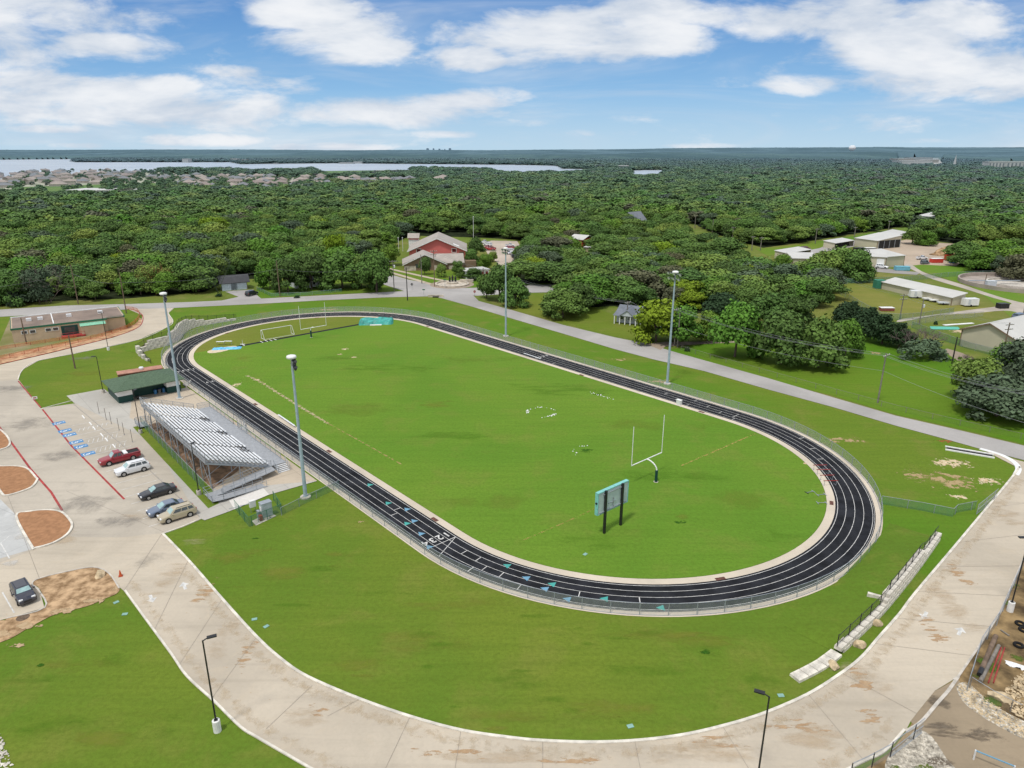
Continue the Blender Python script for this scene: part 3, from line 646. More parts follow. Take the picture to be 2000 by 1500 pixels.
# the end of the infield beyond the runway is drier and more olive
r0, r1 = G(425, 684), G(760, 623)
endz = [p for p in stadium_n(-1.25) if (r1[0]-r0[0])*(p[1]-r0[1])-(r1[1]-r0[1])*(p[0]-r0[0]) > 0]
ang0 = sorted(range(len(endz)), key=lambda i: (endz[i][0]-r0[0])**2+(endz[i][1]-r0[1])**2)[0]
endz = endz[ang0:]+endz[:ang0]
if hypot(endz[1][0]-endz[0][0], endz[1][1]-endz[0][1]) > 12: endz = endz[1:]+endz[:1]
sheet('infield_end', endz, .0335, grass_mat('olive_infield_turf', (.150, .195, .026), (.190, .205, .035), (.20, .21, .05), streak=-.55, fine=1.1))

# ================================================================== OBJECTS AROUND THE TRACK
def fence(name, label, cat, path, h, mesh_m, rail_m, post_m, step=3.0, closed=False, top=True, rails=(1.0,), pr=.045, z0=0, limit=95, postname='post'):
    t = thing(name, label, cat)
    N = len(path); pts = list(path)
    mb = MB(); mb.add([(p[0], p[1], z0+.04) for p in pts]+[(p[0], p[1], z0+h) for p in pts], [(i, (i+1) % N, N+(i+1) % N, N+i) for i in range(N if closed else N-1)])
    mb.build('mesh_panel', mesh_m, t)
    rb = MB(); q = pts+([pts[0]] if closed else [])
    for r in rails: rb.path([(p[0], p[1], z0+h*r) for p in q], .03, 5)
    rb.build('rail', rail_m, t)
    pp = walk(pts, step, closed); pp.sort(key=lambda p: p[0]**2+p[1]**2)
    for x, y, hd in pp[:limit]:
        MB().tube((0, 0, 0), (0, 0, z0+h+.03), pr, 6).build(postname, post_m, t, loc=(x, y, 0))
    if pp[limit:]:
        m = MB()
        for x, y, hd in pp[limit:]: m.tube((x, y, 0), (x, y, z0+h+.03), pr, 5)
        m.build(postname, post_m, t)['kind'] = 'stuff'
    return t
fence('track_fence', 'long waist-high galvanised chain-link fence closing the outside of the running track', 'fence', stadium_n(TW+.62), 1.55, m_mesh, m_galv, m_galv, 3.05, True, rails=(1.0, .05))

# ---- tall sports floodlight masts
def light_mast(px, py, ty, label, yaw, arms):
    x, y = G(px, py); H = height_to(px, py, ty)
    t = thing('floodlight_mast', label, 'floodlight mast', (x, y, 0), yaw, 'tall floodlight masts around the running track')
    MB().lathe([(.75, 0), (.75, .22), (.68, .28)], n=20).build('footing', m_basec, t)
    MB().lathe([(.34, .28), (.34, .34), (.27, .36), (.15, H-1.4)], n=14).build('pole', m_polest, t, smooth=False)
    cross = MB()
    for z, hw in arms:
        cross.bar((0, -hw, z+H), (0, hw, z+H), .11, .11); cross.bar((-.0, 0, z+H), (.35, 0, z+H), .09, .09)
    cross.tube((0, 0, H-1.4), (0, 0, H-.25), .12, 8)
    cross.build('crossarm', m_galv, t)
    for z, hw in arms:
        k = 3 if hw > .8 else 2
        for i in range(k):
            yy = -hw+2*hw*i/(k-1)
            f = MB(); f.lathe([(.10, -.16), (.26, -.05), (.34, .16), (.34, .20)], n=10)
            f.b2(-.05, .05, -.05, .05, -.3, -.1)
            fo = f.build('floodlight', m_black, t); fo.location = (.22, yy, z+H+.05); fo.rotation_euler = (0, radians(118), 0)
            ln_ = MB().lathe([(.30, .201), (.30, .215)], n=10).build('lens', m_alu, fo)
    MB().lathe([(.30, H-.38), (.62, H-.32), (.66, H-.12), (.60, H+.02), (.35, H+.10), (.05, H+.12)], n=18).build('siren_cap', m_white, t, smooth=True)
    return t
light_mast(597, 972, 695, 'tall steel floodlight mast on the grass in front of the bleacher steps', radians(25), ((-.7, .95), (-1.5, .95)))
light_mast(351, 779, 572, 'tall steel floodlight mast rising from the plaza by the green-roofed concession building', radians(25), ((-.7, .95), (-1.4, .9)))
light_mast(988, 657, 484, 'tall steel floodlight mast outside the far fence nearest the fire station', radians(215), ((-.6, 1.2), (-1.3, .9)))
light_mast(1303, 750, 530, 'tall steel floodlight mast between the far track fence and the road, farthest to the right', radians(215), ((-.5, 1.6), (-1.5, 1.3)))

# ---- goal posts
def goalpost(px, py, label, face):
    x, y = G(px, py)
    t = thing('goal_post', label, 'goal post', (x, y, 0), TH+(0 if face > 0 else pi), 'football goal posts')
    MB().tube((0, 0, 0), (0, 0, 1.85), .21, 14).build('post_pad', m_dkgreen, t)
    MB().lathe([(.36, 0), (.36, .04)], n=14).build('base_plate', m_basec, t)
    pts = [(0, 0, 1.8)]+[(1.9-1.9*cos(a), 0, 1.85+1.2*sin(a)) for a in [pi/2*k/8 for k in range(9)]]
    MB().path(pts, .105, 10).build('gooseneck', m_white, t, smooth=True)
    MB().tube((1.9, -3.56, 3.05), (1.9, 3.56, 3.05), .075, 10).build('crossbar', m_white, t)
    for s_ in (-1, 1): MB().tube((1.9, 3.56*s_, 3.0), (1.9, 3.56*s_, 9.15), .055, 8).build('upright', m_white, t)
goalpost(1281, 941, 'white football goal post with curved neck and dark padded base, nearer the scoreboard', 1)
goalpost(608, 659, 'white football goal post beside the black long jump runway at the far end', -1)

# ---- scoreboard (its back faces the camera)
p0, p1 = G(1180, 1042), G(1212, 1026); hd = atan2(p1[1]-p0[1], p1[0]-p0[0]); L_ = hypot(p1[0]-p0[0], p1[1]-p0[1])
t = thing('scoreboard', 'scoreboard seen from behind with teal edge and two black steel posts', 'scoreboard', (*p0, 0), hd)
for k in (0, 1):
    MB().b2(L_*k-.14, L_*k+.14, -.14, .14, 0, 6.1).build('post', m_black, t)
MB().b2(-1.25, L_+1.25, .16, .52, 3.0, 5.95).build('cabinet', M('scoreboard_grey', (.44, .54, .52), var=.08, sc=1.2), t)
fr = MB(); fr.b2(-1.33, L_+1.33, .10, .60, 5.95, 6.08); fr.b2(-1.33, -1.25, .10, .60, 3.0, 5.95); fr.b2(L_+1.25, L_+1.33, .10, .60, 3.0, 5.95); fr.b2(-1.33, L_+1.33, .10, .6, 2.95, 3.0)
fr.build('frame', M('teal_enamel', (.20, .50, .46), rough=.4), t)
MB().b2(-1.2, L_+1.2, .54, .58, 3.05, 5.9).build('face_panel', M('scoreboard_green', (.02, .16, .09)), t)
rb = MB(); rb.b2(-1.0, L_+1.0, .02, .16, 3.15, 3.25); rb.b2(-.4, L_+.4, .02, .16, 5.55, 5.65); rb.b2(L_/2-.05, L_/2+.05, .06, .16, 3.2, 4.6); rb.b2(L_/2-.9, L_/2+.5, .08, .16, 4.0, 4.06)
rb.build('bracket', m_galv, t)
MB().b2(-1.5, -1.33, .2, .4, 4.55, 4.75).build('horn', m_black, t)

# ---- training soccer goal
a, b = G(534, 663), G(565, 652)
t = thing('soccer_goal', 'white portable soccer goal frame standing before the far goal post', 'soccer goal', (*G(511, 661), 0), atan2(G(569, 651)[1]-G(511, 661)[1], G(569, 651)[0]-G(511, 661)[0]))
gw = hypot(G(569, 651)[0]-G(511, 661)[0], G(569, 651)[1]-G(511, 661)[1])
MB().tube((0, 0, 2.2), (gw, 0, 2.2), .07, 8).build('crossbar', m_white, t)
for k in (0, 1):
    MB().tube((gw*k, 0, 0), (gw*k, 0, 2.2), .07, 8).build('upright', m_white, t)
    MB().path([(gw*k, 0, 2.2), (gw*k, -.7, 2.2), (gw*k, -1.9, .06), (gw*k, 0, .06)], .045, 6).build('side_frame', m_white, t)
MB().tube((0, -1.9, .06), (gw, -1.9, .06), .05, 6).build('ground_bar', m_white, t)

# ---- covered high jump mats, jump pit cover
def blanket(name, label, cat, px, py, sx, sy, hgt, mat, rz=0, lumps=((0, 0, 1),)):
    x, y = G(px, py); m = MB(); nx, ny = 26, 14; vs = []
    for j in range(ny+1):
        for i in range(nx+1):
            u, v = i/nx*2-1, j/ny*2-1
            e = min(1, (1-abs(u))*7, (1-abs(v))*4); e = max(0, e)**.5
            z = hgt*e*(.86+.14*sin(u*7+v*3)*cos(v*5))+ (.06*random.uniform(-1, 1) if e > .5 else 0)
            vs.append((u*sx/2*(1+.03*sin(v*9)), v*sy/2*(1+.03*sin(u*11)), max(.02, z)))
    m.add(vs, [(j*(nx+1)+i, j*(nx+1)+i+1, (j+1)*(nx+1)+i+1, (j+1)*(nx+1)+i) for j in range(ny) for i in range(nx)])
    t = thing(name, label, cat, (x, y, 0), rz); m.build('cover', mat, t)
    return t
m_tarp = M('teal_tarpaulin', (.02, .24, .20), col2=(.04, .33, .28), var=.25, sc=.8, rough=.45, spec=.5)
t = blanket('landing_mat', 'thick landing mats under a teal tarpaulin at the end of the runway', 'landing mat', 735, 630, 9.5, 6.2, 1.15, m_tarp, radians(8))
MB().box((0, -3.4, .12), (3.2, .7, .18)).build('pallet', m_basew, t)
m_bt = M('blue_tarpaulin', (.09, .40, .68), col2=(.16, .50, .75), var=.2, sc=1.2, rough=.45)
t = blanket('pit_cover', 'crumpled bright blue tarpaulin lying on the sand jump pit', 'tarpaulin', 443, 681, 6.8, 2.2, .22, m_bt, radians(10))
for q, (px, py) in enumerate(((431, 674), (446, 673))):
    x, y = G(px, py); tb_ = thing('standard', f'{("left", "right")[q]} of the two small white stands behind the blue tarpaulin', 'stand', (x, y, 0), 0, 'white stands at the jump pit')
    MB().box((0, 0, .9), (2.0, .5, .06)).build('top', m_white, tb_)
    for s_ in (-1, 1): MB().tube((s_*.85, 0, 0), (s_*.85, 0, .88), .04, 6).build('leg', m_galv, tb_)
x, y = G(474, 673); t = thing('marker_stand', 'small white upright marker beside the black runway near the sand pit', 'marker', (x, y, 0))
MB().tube((0, 0, 0), (0, 0, 1.2), .05, 6).build('post', m_white, t); MB().box((0, 0, .1), (1.2, .3, .08)).build('foot', m_white, t)

# ---- infield bench, hurdles, bins
def bench_at(p, q, label):
    a, b = G(*p), G(*q); l = hypot(b[0]-a[0], b[1]-a[1]); t = thing('bench', label, 'bench', (*a, 0), atan2(b[1]-a[1], b[0]-a[0]))
    MB().b2(0, l, -.14, .14, .42, .46).build('seat', m_alu, t)
    for k in range(6):
        xx = .3+(l-.6)*k/5; m = MB(); m.tube((xx, -.35, .02), (xx, .35, .02), .03, 6); m.tube((xx, 0, 0), (xx, 0, .42), .03, 6); m.build('leg', m_galv, t)
bench_at((544, 814), (576, 836), 'long aluminium bench on the inner edge of the near straight')
bench_at((1023, 693), (1056, 704), 'long white bench on the inner edge of the far straight')
for i, (px, py) in enumerate(((1600, 918), (1607, 927), (1614, 938), (1621, 949))):
    x, y = G(px, py); t = thing('hurdle', f'{ORD[i]} hurdle with red top board counted from the far end of the row', 'hurdle', (x, y, 0), radians(3), 'hurdles parked on the track bend')
    bo = MB().b2(-1.1, 1.1, -.02, .02, .80, .90).build('top_board', m_redp, t)
    m = MB()
    for s_ in (-1, 1): m.tube((s_*.9, 0, 0), (s_*.9, 0, .82), .03, 6)
    m.build('upright', m_galv, t)
    for s_ in (-1, 1): MB().tube((s_*.9, 0, .03), (s_*.9, .7, .03), .035, 6).build('foot', m_galv, t)
for i, (px, py, lb) in enumerate(((1605, 983, 'fallen grey steel hurdle frame lying in the grass near the drain grate'), (1604, 967, 'low grey steel frame lying in the grass behind the fallen hurdle frame'), (1582, 962, 'short dark steel frame in the grass farthest from the track edge'))):
    x, y = G(px, py); t = thing('steel_frame', lb, 'frame', (x, y, 0), radians(10*i))
    MB().path([(-.6, -.4, .08), (-.6, .4, .08)], .05, 6).build('side_bar', m_galv if i < 2 else m_black, t); MB().path([(.6, -.4, .08), (.6, .4, .08)], .05, 6).build('side_bar', m_galv, t)
    MB().path([(-.6, 0, .1), (.6, 0, .1)], .04, 6).build('cross_bar', m_galv, t)
x, y = G(1326, 791); t = thing('storage_bin', 'white plastic bin standing on the inner edge of the far straight', 'bin', (x, y, 0), TH)
MB().box((0, 0, .5), (.85, .6, 1.0), taper=1.08).build('body', m_white, t); MB().box((0, 0, 1.04), (1.0, .72, .07)).build('lid', m_white, t)
# white painted rocks in rings
def pebbles(name, label, pts):
    t = thing(name, label, 'stones')
    m = MB()
    for px, py in pts:
        x, y = G(px, py); s_ = random.uniform(.06, .16); m.lathe([(s_*.8, 0), (s_, s_*.35), (s_*.5, s_*.75)], (x, y, .03), 6)
    m.build('stone', m_white, t)['kind'] = 'stuff'
ringp = [(1057+random.uniform(24, 32)*cos(a_)+random.uniform(-1, 1), 806+9.5*sin(a_)+random.uniform(-1, 1)) for a_ in [random.choice([random.uniform(3.0, 3.8), random.uniform(4.3, 6.0), random.uniform(.9, 1.5), random.uniform(.4, .9)]) for _ in range(46)]]
pebbles('stone_ring', 'ring of small white stones in the middle of the football field', ringp)
pebbles('stone_arc', 'short arc of small white stones beyond the stone ring', [(1152+k*2.6+random.uniform(-2, 2), 767+k*.75+random.uniform(-1.5, 1.5)) for k in range(18)])
pebbles('stone_scatter', 'few white stones around a dark tuft left of the near goal post', [(1121, 878), (1119, 882), (1126, 885), (1124, 889), (1132, 872), (1137, 872), (1141, 872), (1147, 871)])

# ================================================================== BLEACHERS
bx, by = W(0, 0)
st = thing('bleacher_stand', 'large aluminium spectator bleachers with rows of benches facing the track', 'bleachers', (bx, by, 0), TH)
A0, A1 = -14.8, 17.6; NR = 14; D = .64; B0 = 40.9; ZD = .95
for r in range(NR):
    bb = B0+.25+r*D; z = ZD+.42+r*.245
    m = MB()
    cuts = [(-14.6, -7.2), (-6.2, .9), (1.9, 9.0), (10.0, 17.4)]
    if r > 1: cuts = [(-14.6, -7.0), (-6.6, 1.2), (1.6, 9.2), (9.6, 17.4)]
    if r < 3: cuts = [(-14.6, -9), (-6.0, .2), (2.4, 8.2), (10.8, 17.4)]
    for c0, c1 in cuts: m.b2(c0, c1, bb, bb+.27, z-.03, z+.03)
    m.build('bench', m_alu, st)
    f = MB(); f.b2(A0, A1, bb+.30, bb+.30+D*.50, z-.30, z-.26); f.b2(A0, A1, bb+.30+D*.5-.02, bb+.30+D*.5, z-.26, z-.08)
    f.build('footboard', m_deck, st)
# aisles steps and handrails
for c in (-6.9+.3, 1.4, 9.4):
    m = MB()
    for r in range(0, NR, 1): m.b2(c-.35, c+.35, B0+.1+r*D, B0+.42+r*D, ZD+.12+r*.245, ZD+.16+r*.245)
    m.build('aisle_step', m_deck, st)
    h_ = MB()
    for r in (1, 4):
        b_ = B0+.3+r*D; z = ZD+r*.245; h_.path([(c, b_, z), (c, b_, z+.95), (c, b_+1.1, z+1.35), (c, b_+1.1, z+.4)], .03, 6)
    h_.build('aisle_rail', m_galv, st)
BT = B0+.25+NR*D; ZT = ZD+.42+(NR-1)*.245
# structure below
for c in [A0+.2+k*(A1-A0-.4)/9 for k in range(10)]:
    m = MB(); m.bar((c, B0+.1, ZD-.1), (c, BT, ZT-.35), .10, .22)
    m.tube((c, BT-.3, 0), (c, BT-.3, ZT-.4), .09, 6); m.tube((c, (B0+BT)/2, 0), (c, (B0+BT)/2, (ZD+ZT)/2-.2), .09, 6)
    m.bar((c, BT-.3, .1), (c, (B0+BT)/2, (ZD+ZT)/2-.3), .06, .06)
    m.build('support_frame', m_galv, st)
m = MB()
for k in range(9):
    c0 = A0+.2+k*(A1-A0-.4)/9; c1 = c0+(A1-A0-.4)/9
    if k % 2 == 0: m.bar((c0, BT-.3, .2), (c1, BT-.3, ZT-.6), .05, .05); m.bar((c1, BT-.3, .2), (c0, BT-.3, ZT-.6), .05, .05)
m.bar((A0, BT, ZT-.5), (A1, BT, ZT-.5), .10, .25); m.bar((A0, B0, ZD-.2), (A0, BT, ZT-.42), .12, .22); m.bar((A1, B0, ZD-.2), (A1, BT, ZT-.42), .12, .22)
m.build('cross_brace', m_galv, st)
def guard(parent, pts, h, name='guard_rail', mesh=True, step=1.9, posts=True, r=.032):
    m = MB(); up = [(p[0], p[1], p[2]+h) for p in pts]
    m.path(up, r, 6); m.path([(p[0], p[1], p[2]+h*.12) for p in pts], r*.7, 5)
    m.path([(p[0], p[1], p[2]+h*.55) for p in pts], r*.7, 5)
    for a, b in zip(pts[:-1], pts[1:]):
        n_ = max(1, int(round(sqrt(sum((a[i]-b[i])**2 for i in range(3)))/step)))
        for k in range(n_+1):
            q = [a[i]+(b[i]-a[i])*k/n_ for i in range(3)]; m.tube((q[0], q[1], q[2]-.1), (q[0], q[1], q[2]+h), r*1.3, 5)
    o = m.build(name, m_galv, parent)
    if mesh:
        mm = MB()
        for a, b in zip(pts[:-1], pts[1:]): mm.add([(a[0], a[1], a[2]+.1), (b[0], b[1], b[2]+.1), (b[0], b[1], b[2]+h), (a[0], a[1], a[2]+h)], [(0, 1, 2, 3)])
        mm.build('mesh_infill', m_mesh, o)
guard(st, [(A0, BT+.05, ZT-.1), (A1, BT+.05, ZT-.1)], 1.15)
guard(st, [(A0-.05, B0+.6, ZD+.1), (A0-.05, BT+.05, ZT-.1)], 1.15)
guard(st, [(A1+.05, B0+.6, ZD+.1), (A1+.05, BT+.05, ZT-.1)], 1.15)
MB().b2(A0-.1, A1+.4, 38.55, B0+.2, ZD-.08, ZD).build('walkway_deck', m_deck, st)
m = MB()
for k in range(12):
    c = A0+k*(A1-A0)/11; m.b2(c-.05, c+.05, 38.7, 38.8, 0, ZD-.08); m.b2(c-.05, c+.05, 40.4, 40.5, 0, ZD-.08)
m.b2(A0-.1, A1+.4, 38.52, 38.55, ZD-.25, ZD+.02)
m.build('deck_support', m_galv, st)
guard(st, [(A1+.4, 38.6, ZD), (6.2, 38.6, ZD)], 1.05); guard(st, [(4.2, 38.6, ZD), (A0+1.5, 38.6, ZD)], 1.05)
guard(st, [(A1+.4, 38.6, ZD), (A1+.4, 40.8, ZD)], 1.05); guard(st, [(6.2, 38.6, ZD), (6.2, 37.9, ZD), (2.2, 37.9, ZD-.1)], 1.0, mesh=False)
for nm, c0, dirx in (('near', A0-.1, -1), ('mid', 4.2, -1)):
    m = MB()
    w0, w1 = (38.6, 40.4) if nm == 'near' else (37.55, 38.5)
    for k in range(5):
        x0 = c0+dirx*(.28*k); m.b2(x0, x0+dirx*.30, w0, w1, ZD-.16*(k+1)-.04, ZD-.16*(k+1))
    m.build('stair', m_alu, st)
    for ww in (w0, w1): guard(st, [(c0, ww, ZD), (c0+dirx*1.5, ww, .1)], .95, 'stair_rail', mesh=False, step=.9)
# switchback ramp on the near end
rp = MB()
rp.add([(A0-.2, 40.9, ZD), (A0-1.9, 40.9, ZD), (A0-3.4, 50.2, .42), (A0-1.7, 50.2, .42)], [(0, 1, 2, 3)])
rp.add([(A0-3.5, 50.4, .42), (A0-5.2, 50.0, .42), (A0-4.6, 43.6, .08), (A0-3.1, 43.6, .08)], [(0, 1, 2, 3)])
rp.add([(A0-1.7, 50.2, .42), (A0-3.4, 50.2, .42), (A0-5.2, 50.0, .42), (A0-4.9, 51.4, .42), (A0-1.7, 51.4, .42)], [(0, 1, 2, 3, 4)])
rp.build('ramp', m_deck, st)
R1_ = (A0-.2, 40.9, ZD); 
guard(st, [(A0-.2, 40.9, ZD), (A0-1.6, 50.2, .42), (A0-1.6, 51.5, .42)], 1.0, 'ramp_rail', mesh=False, step=1.7)
guard(st, [(A0-1.95, 40.9, ZD), (A0-3.4, 49.4, .45)], 1.0, 'ramp_rail', mesh=False, step=1.7)
guard(st, [(A0-1.6, 51.5, .42), (A0-5.1, 51.5, .42), (A0-5.3, 50.0, .42), (A0-4.7, 43.6, .08)], 1.0, 'ramp_rail', mesh=False, step=1.5)
guard(st, [(A0-3.5, 49.6, .40), (A0-3.1, 43.6, .08)], .95, 'ramp_rail', mesh=False, step=1.7)
guard(st, [(A1+.4, 49, .5), (A1+1.6, 49.5, .5), (A1+1.6, 51.2, .5), (A1-1, 51.2, .5)], 1.0, 'entry_rail', mesh=True)
MB().b2(A1-1, A1+1.6, 49.6, 51.2, .4, .5).build('entry_platform', m_deck, st)

fence('green_slat_fence', 'chain-link fence with green slats behind the bleachers', 'fence', [W(18.5, 50.4), W(4, 50.6), W(-15.2, 50.9)], 1.8, m_meshg, m_galv, m_galv, 2.6)
fence('side_fence', 'green chain-link fence crossing the grass past the floodlight mast to the track', 'fence', [G(550, 1007), G(600, 982), G(655, 957), G(663, 952)], 1.2, m_meshg, m_galv, m_galv, 3)
# electrical enclosure
pe = [G(459, 995), G(487, 1030), G(551, 1004), G(535, 978)]
fence('equipment_fence', 'green chain-link fence around the electrical cabinets beside the lawn', 'fence', [pe[3], pe[2], pe[1], pe[0]], 1.5, m_meshg, m_trim, m_trim, 2.2)
struct(MB().tess([Gp([(492, 1018), (527, 1002), (540, 1008), (500, 1027)])], .05).build('equipment_pad', m_basec))
x, y = G(521, 1008); t = thing('electrical_cabinet', 'tall grey electrical cabinet inside the green fenced enclosure', 'cabinet', (x, y, 0), TH)
MB().b2(-.45, .45, -.7, .7, .1, 2.1).build('body', M('cabinet_grey', (.42, .47, .48), rough=.5), t); MB().b2(-.5, .5, -.75, .75, 2.1, 2.16).build('lid', m_galv, t); MB().box((0, .72, 1.3), (.5, .03, .7)).build('nameplate', m_white, t)
MB().b2(-.3, .3, .9, 1.2, .0, 1.2).build('meter_box', m_galv, t)
x, y = G(495, 1000); t = thing('meter_box', 'small white meter box left of the tall electrical cabinet', 'meter box', (x, y, 0), TH)
MB().b2(-.2, .2, -.4, .4, .8, 1.75).build('body', m_white, t)
for s_ in (-.3, .3): MB().tube((0, s_, 0), (0, s_, .8), .04, 6).build('leg', m_galv, t)
MB().path([(0, .4, 1.4), (.4, 3.0, 1.4)], .04, 6).build('conduit', m_galv, t)
x, y = G(510, 1017); t = thing('valve_assembly', 'rusty red backflow valve with pipes at the foot of the cabinets', 'valve', (x, y, 0), TH)
MB().box((0, 0, .45), (.5, .4, .7)).build('casing', m_redp, t)
MB().path([(-.1, -1.2, 0), (-.1, -1.2, .5), (-.1, .4, .5), (-.1, .4, 0)], .06, 6).build('pipe', m_galv, t)

# ---- concession building with hipped green roof
cb = thing('concession_building', 'concession building with dark green hipped roof and green and white walls', 'building', (bx, by, 0), TH)
wa0, wa1, wb0, wb1 = 33.6, 41.6, 38.9, 50.4
def wall_box(par, x0, x1, y0, y1, z0, z1, mat, name='wall'): return MB().b2(x0, x1, y0, y1, z0, z1).build(name, mat, par)
wall_box(cb, wa0+2.2, wa1, wb0, wb1, 0, 1.45, m_dkgreen); wall_box(cb, wa0+2.2, wa1, wb0, wb1, 1.45, 2.7, m_white, 'upper_wall')
for y0, y1 in ((wb0, wb0+2.6), (wb1-2.6, wb1)):
    wall_box(cb, wa0, wa0+2.2, y0, y1, 0, 1.4, m_dkgreen, 'wing_wall'); wall_box(cb, wa0, wa0+2.2, y0, y1, 1.4, 2.7, m_white, 'upper_wall')
MB().b2(wa0+2.1, wa0+2.2, wb0+2.6, wb1-2.6, .0, 2.7).build('serving_front', m_dkgreen, cb)
e = .75; zr = 2.75; x0, x1, y0, y1 = wa0-e-.2, wa1+e, wb0-e, wb1+e; xm = (x0+x1)/2; hp_ = 1.5; yi = 4.6
rf = MB(); rf.add([(x0, y0, zr), (x1, y0, zr), (x1, y1, zr), (x0, y1, zr), (xm, y0+yi, zr+hp_), (xm, y1-yi, zr+hp_), (x0, y0, zr-.14), (x1, y0, zr-.14), (x1, y1, zr-.14), (x0, y1, zr-.14)],
 [(0, 1, 4), (1, 2, 5, 4), (2, 3, 5), (3, 0, 4, 5), (0, 6, 7, 1), (1, 7, 8, 2), (2, 8, 9, 3), (3, 9, 6, 0), (9, 8, 7, 6)])
rf.build('roof', M('green_roof_shingle', (.085, .130, .082), var=.18, sc=3, rough=.95), cb)
MB().b2(wa1+.0, wa1+.05, wb0+3, wb0+4.1, 0, 2.1).build('door', m_dkgreen, cb)
for q, yy in enumerate((41.8, 42.6, 43.4)):
    x, y = W(35.0, yy); t = thing('waste_bin', f'{("right", "middle", "left")[q]} one of three dark blue bins at the concession wall', 'bin', (x, y, .08), 0, 'bins at the concession building')
    MB().lathe([(.26, 0), (.32, .85), (.34, .88)], n=12).build('body', (m_blue, m_woodg, m_blue)[q], t); MB().lathe([(.35, .88), (.2, 1.0)], n=12).build('lid', M('blue_lid', (.02, .05, .15)), t)
x, y = W(33.9, 47.0); t = thing('utility_cart', 'small black hand cart before the green serving wall', 'cart', (x, y, .08), TH)
MB().box((0, 0, .5), (.5, .6, .3)).build('tray', m_black, t); MB().path([(0, -.3, .6), (0, -.5, 1.1)], .03, 6).build('handle', m_black, t)
for s_ in (-1, 1): MB().tube((-.1*0+s_*.28-.03, 0, .15), (s_*.28+.03, 0, .15), .15, 10).build('wheel', m_tyre, t)
x, y = G(273, 722, 2.5); t = thing('shipping_container', 'rust-coloured flat storage container behind the green roof', 'container', (x, y, 0), atan2(G(305, 715)[1]-G(243, 724)[1], G(305, 715)[0]-G(243, 724)[0]))
MB().b2(-4.2, 4.2, -1.3, 1.3, 0, 2.35).build('body', M('dull_brown', (.16, .06, .04), var=.2, sc=1), t); MB().b2(-4.3, 4.3, -1.4, 1.4, 2.35, 2.5).build('roof', M('rusty_roof', (.40, .20, .14), var=.2, sc=1), t)
MB().lathe([(.35, 2.5), (.35, 2.8), (.5, 2.85), (.4, 3.05), (.1, 3.1)], (0.3, 0, 0), 12).build('vent', m_alu, t)

# ---- parking: wheel stops, sign posts, lamps
ws = [(163, 816), (177, 829), (184, 838), (199, 851), (208, 860), (223, 873)]
for i, (px, py) in enumerate(ws):
    x, y = G(px, py); t = thing('wheel_stop', f'{ORD[i]} concrete wheel stop counted from the concession building end', 'wheel stop', (x, y, .08), TH, 'wheel stops in the accessible bays')
    m = MB(); m.box((0, 0, .07), (1.8, .2, .14), taper=.93); m.build('block', m_basew, t)
sp = [(194, 808), (208, 821), (218, 829), (233, 841), (243, 850), (259, 864)]
for i, (px, py) in enumerate(sp):
    x, y = G(px, py); t = thing('sign_post', f'{ORD[i]} thin steel post on the pavement counted from the concession building end', 'post', (x, y, .08), 0, 'thin steel posts along the accessible bays')
    MB().box((0, 0, 1.15), (.06, .06, 2.3)).build('post', m_woodg, t); MB().lathe([(.12, 0), (.12, .03)], n=10).build('base', m_galv, t)
def lamp(px, py, ty, label, foot=m_basec, yaw=0, H=None, arm=.7, double=False, cat='street lamp', fh=.75):
    x, y = G(px, py); H = H or height_to(px, py, ty)
    t = thing('street_lamp', label, cat, (x, y, 0), yaw, 'black street lamps on concrete footings')
    MB().lathe([(.32, 0), (.32, fh), (.28, fh+.04)], n=16).build('footing', foot, t)
    m = MB(); m.b2(-.15, .15, -.15, .15, fh+.04, fh+.10); m.tube((0, 0, fh+.04), (0, 0, H), .075, 8, r2=.06); m.build('pole', m_black, t)
    MB().tube((0, 0, H-.05), (arm*.5, 0, H+.12), .05, 6).build('arm', m_black, t)
    hd_ = MB(); hd_.box((arm*.5+.35, 0, H+.16), (.75, .34, .10)); hd_.build('lamp_head', m_black, t)
    return t
lamp(425, 1428, 1251, 'black street lamp on a white footing in the lower left lawn', m_basew, radians(25), fh=1.15)
lamp(1476, 1545, 1410, 'black street lamp rising from the bottom edge over the muddy drive', m_basew, radians(155), fh=1.0, H=9.0)
lamp(1972, 1194, 1052, 'black street lamp on a white footing at the construction yard fence', m_basew, radians(180), fh=1.15)
lamp(202, 768, 697, 'black lamp post at the grass edge left of the concession building', m_basec, radians(200), arm=.3)
lamp(275, 847, 765, 'black lamp post at the far end of the grass strip behind the bleachers', m_basec, radians(90), arm=.5)
lamp(389, 967, 870, 'black lamp post at the near end of the grass strip behind the bleachers', m_basec, radians(90), arm=.3)
lamp(212, 684, 611, 'black lamp post between the drive and the beige building', m_basew, radians(180), arm=.2)
# no-parking panel by the kerb
x, y = G(69, 783); t = thing('kerb_sign', 'small white and red kerbside sign at the lawn corner', 'sign', (x, y, 0), radians(20))
MB().box((0, 0, .65), (.9, .05, .5)).build('panel', m_white, t); MB().box((0, -.03, .65), (.55, .02, .2)).build('red_bar', m_redp, t); MB().tube((0, 0.04, 0), (0, 0.04, .6), .03, 6).build('post', m_galv, t)
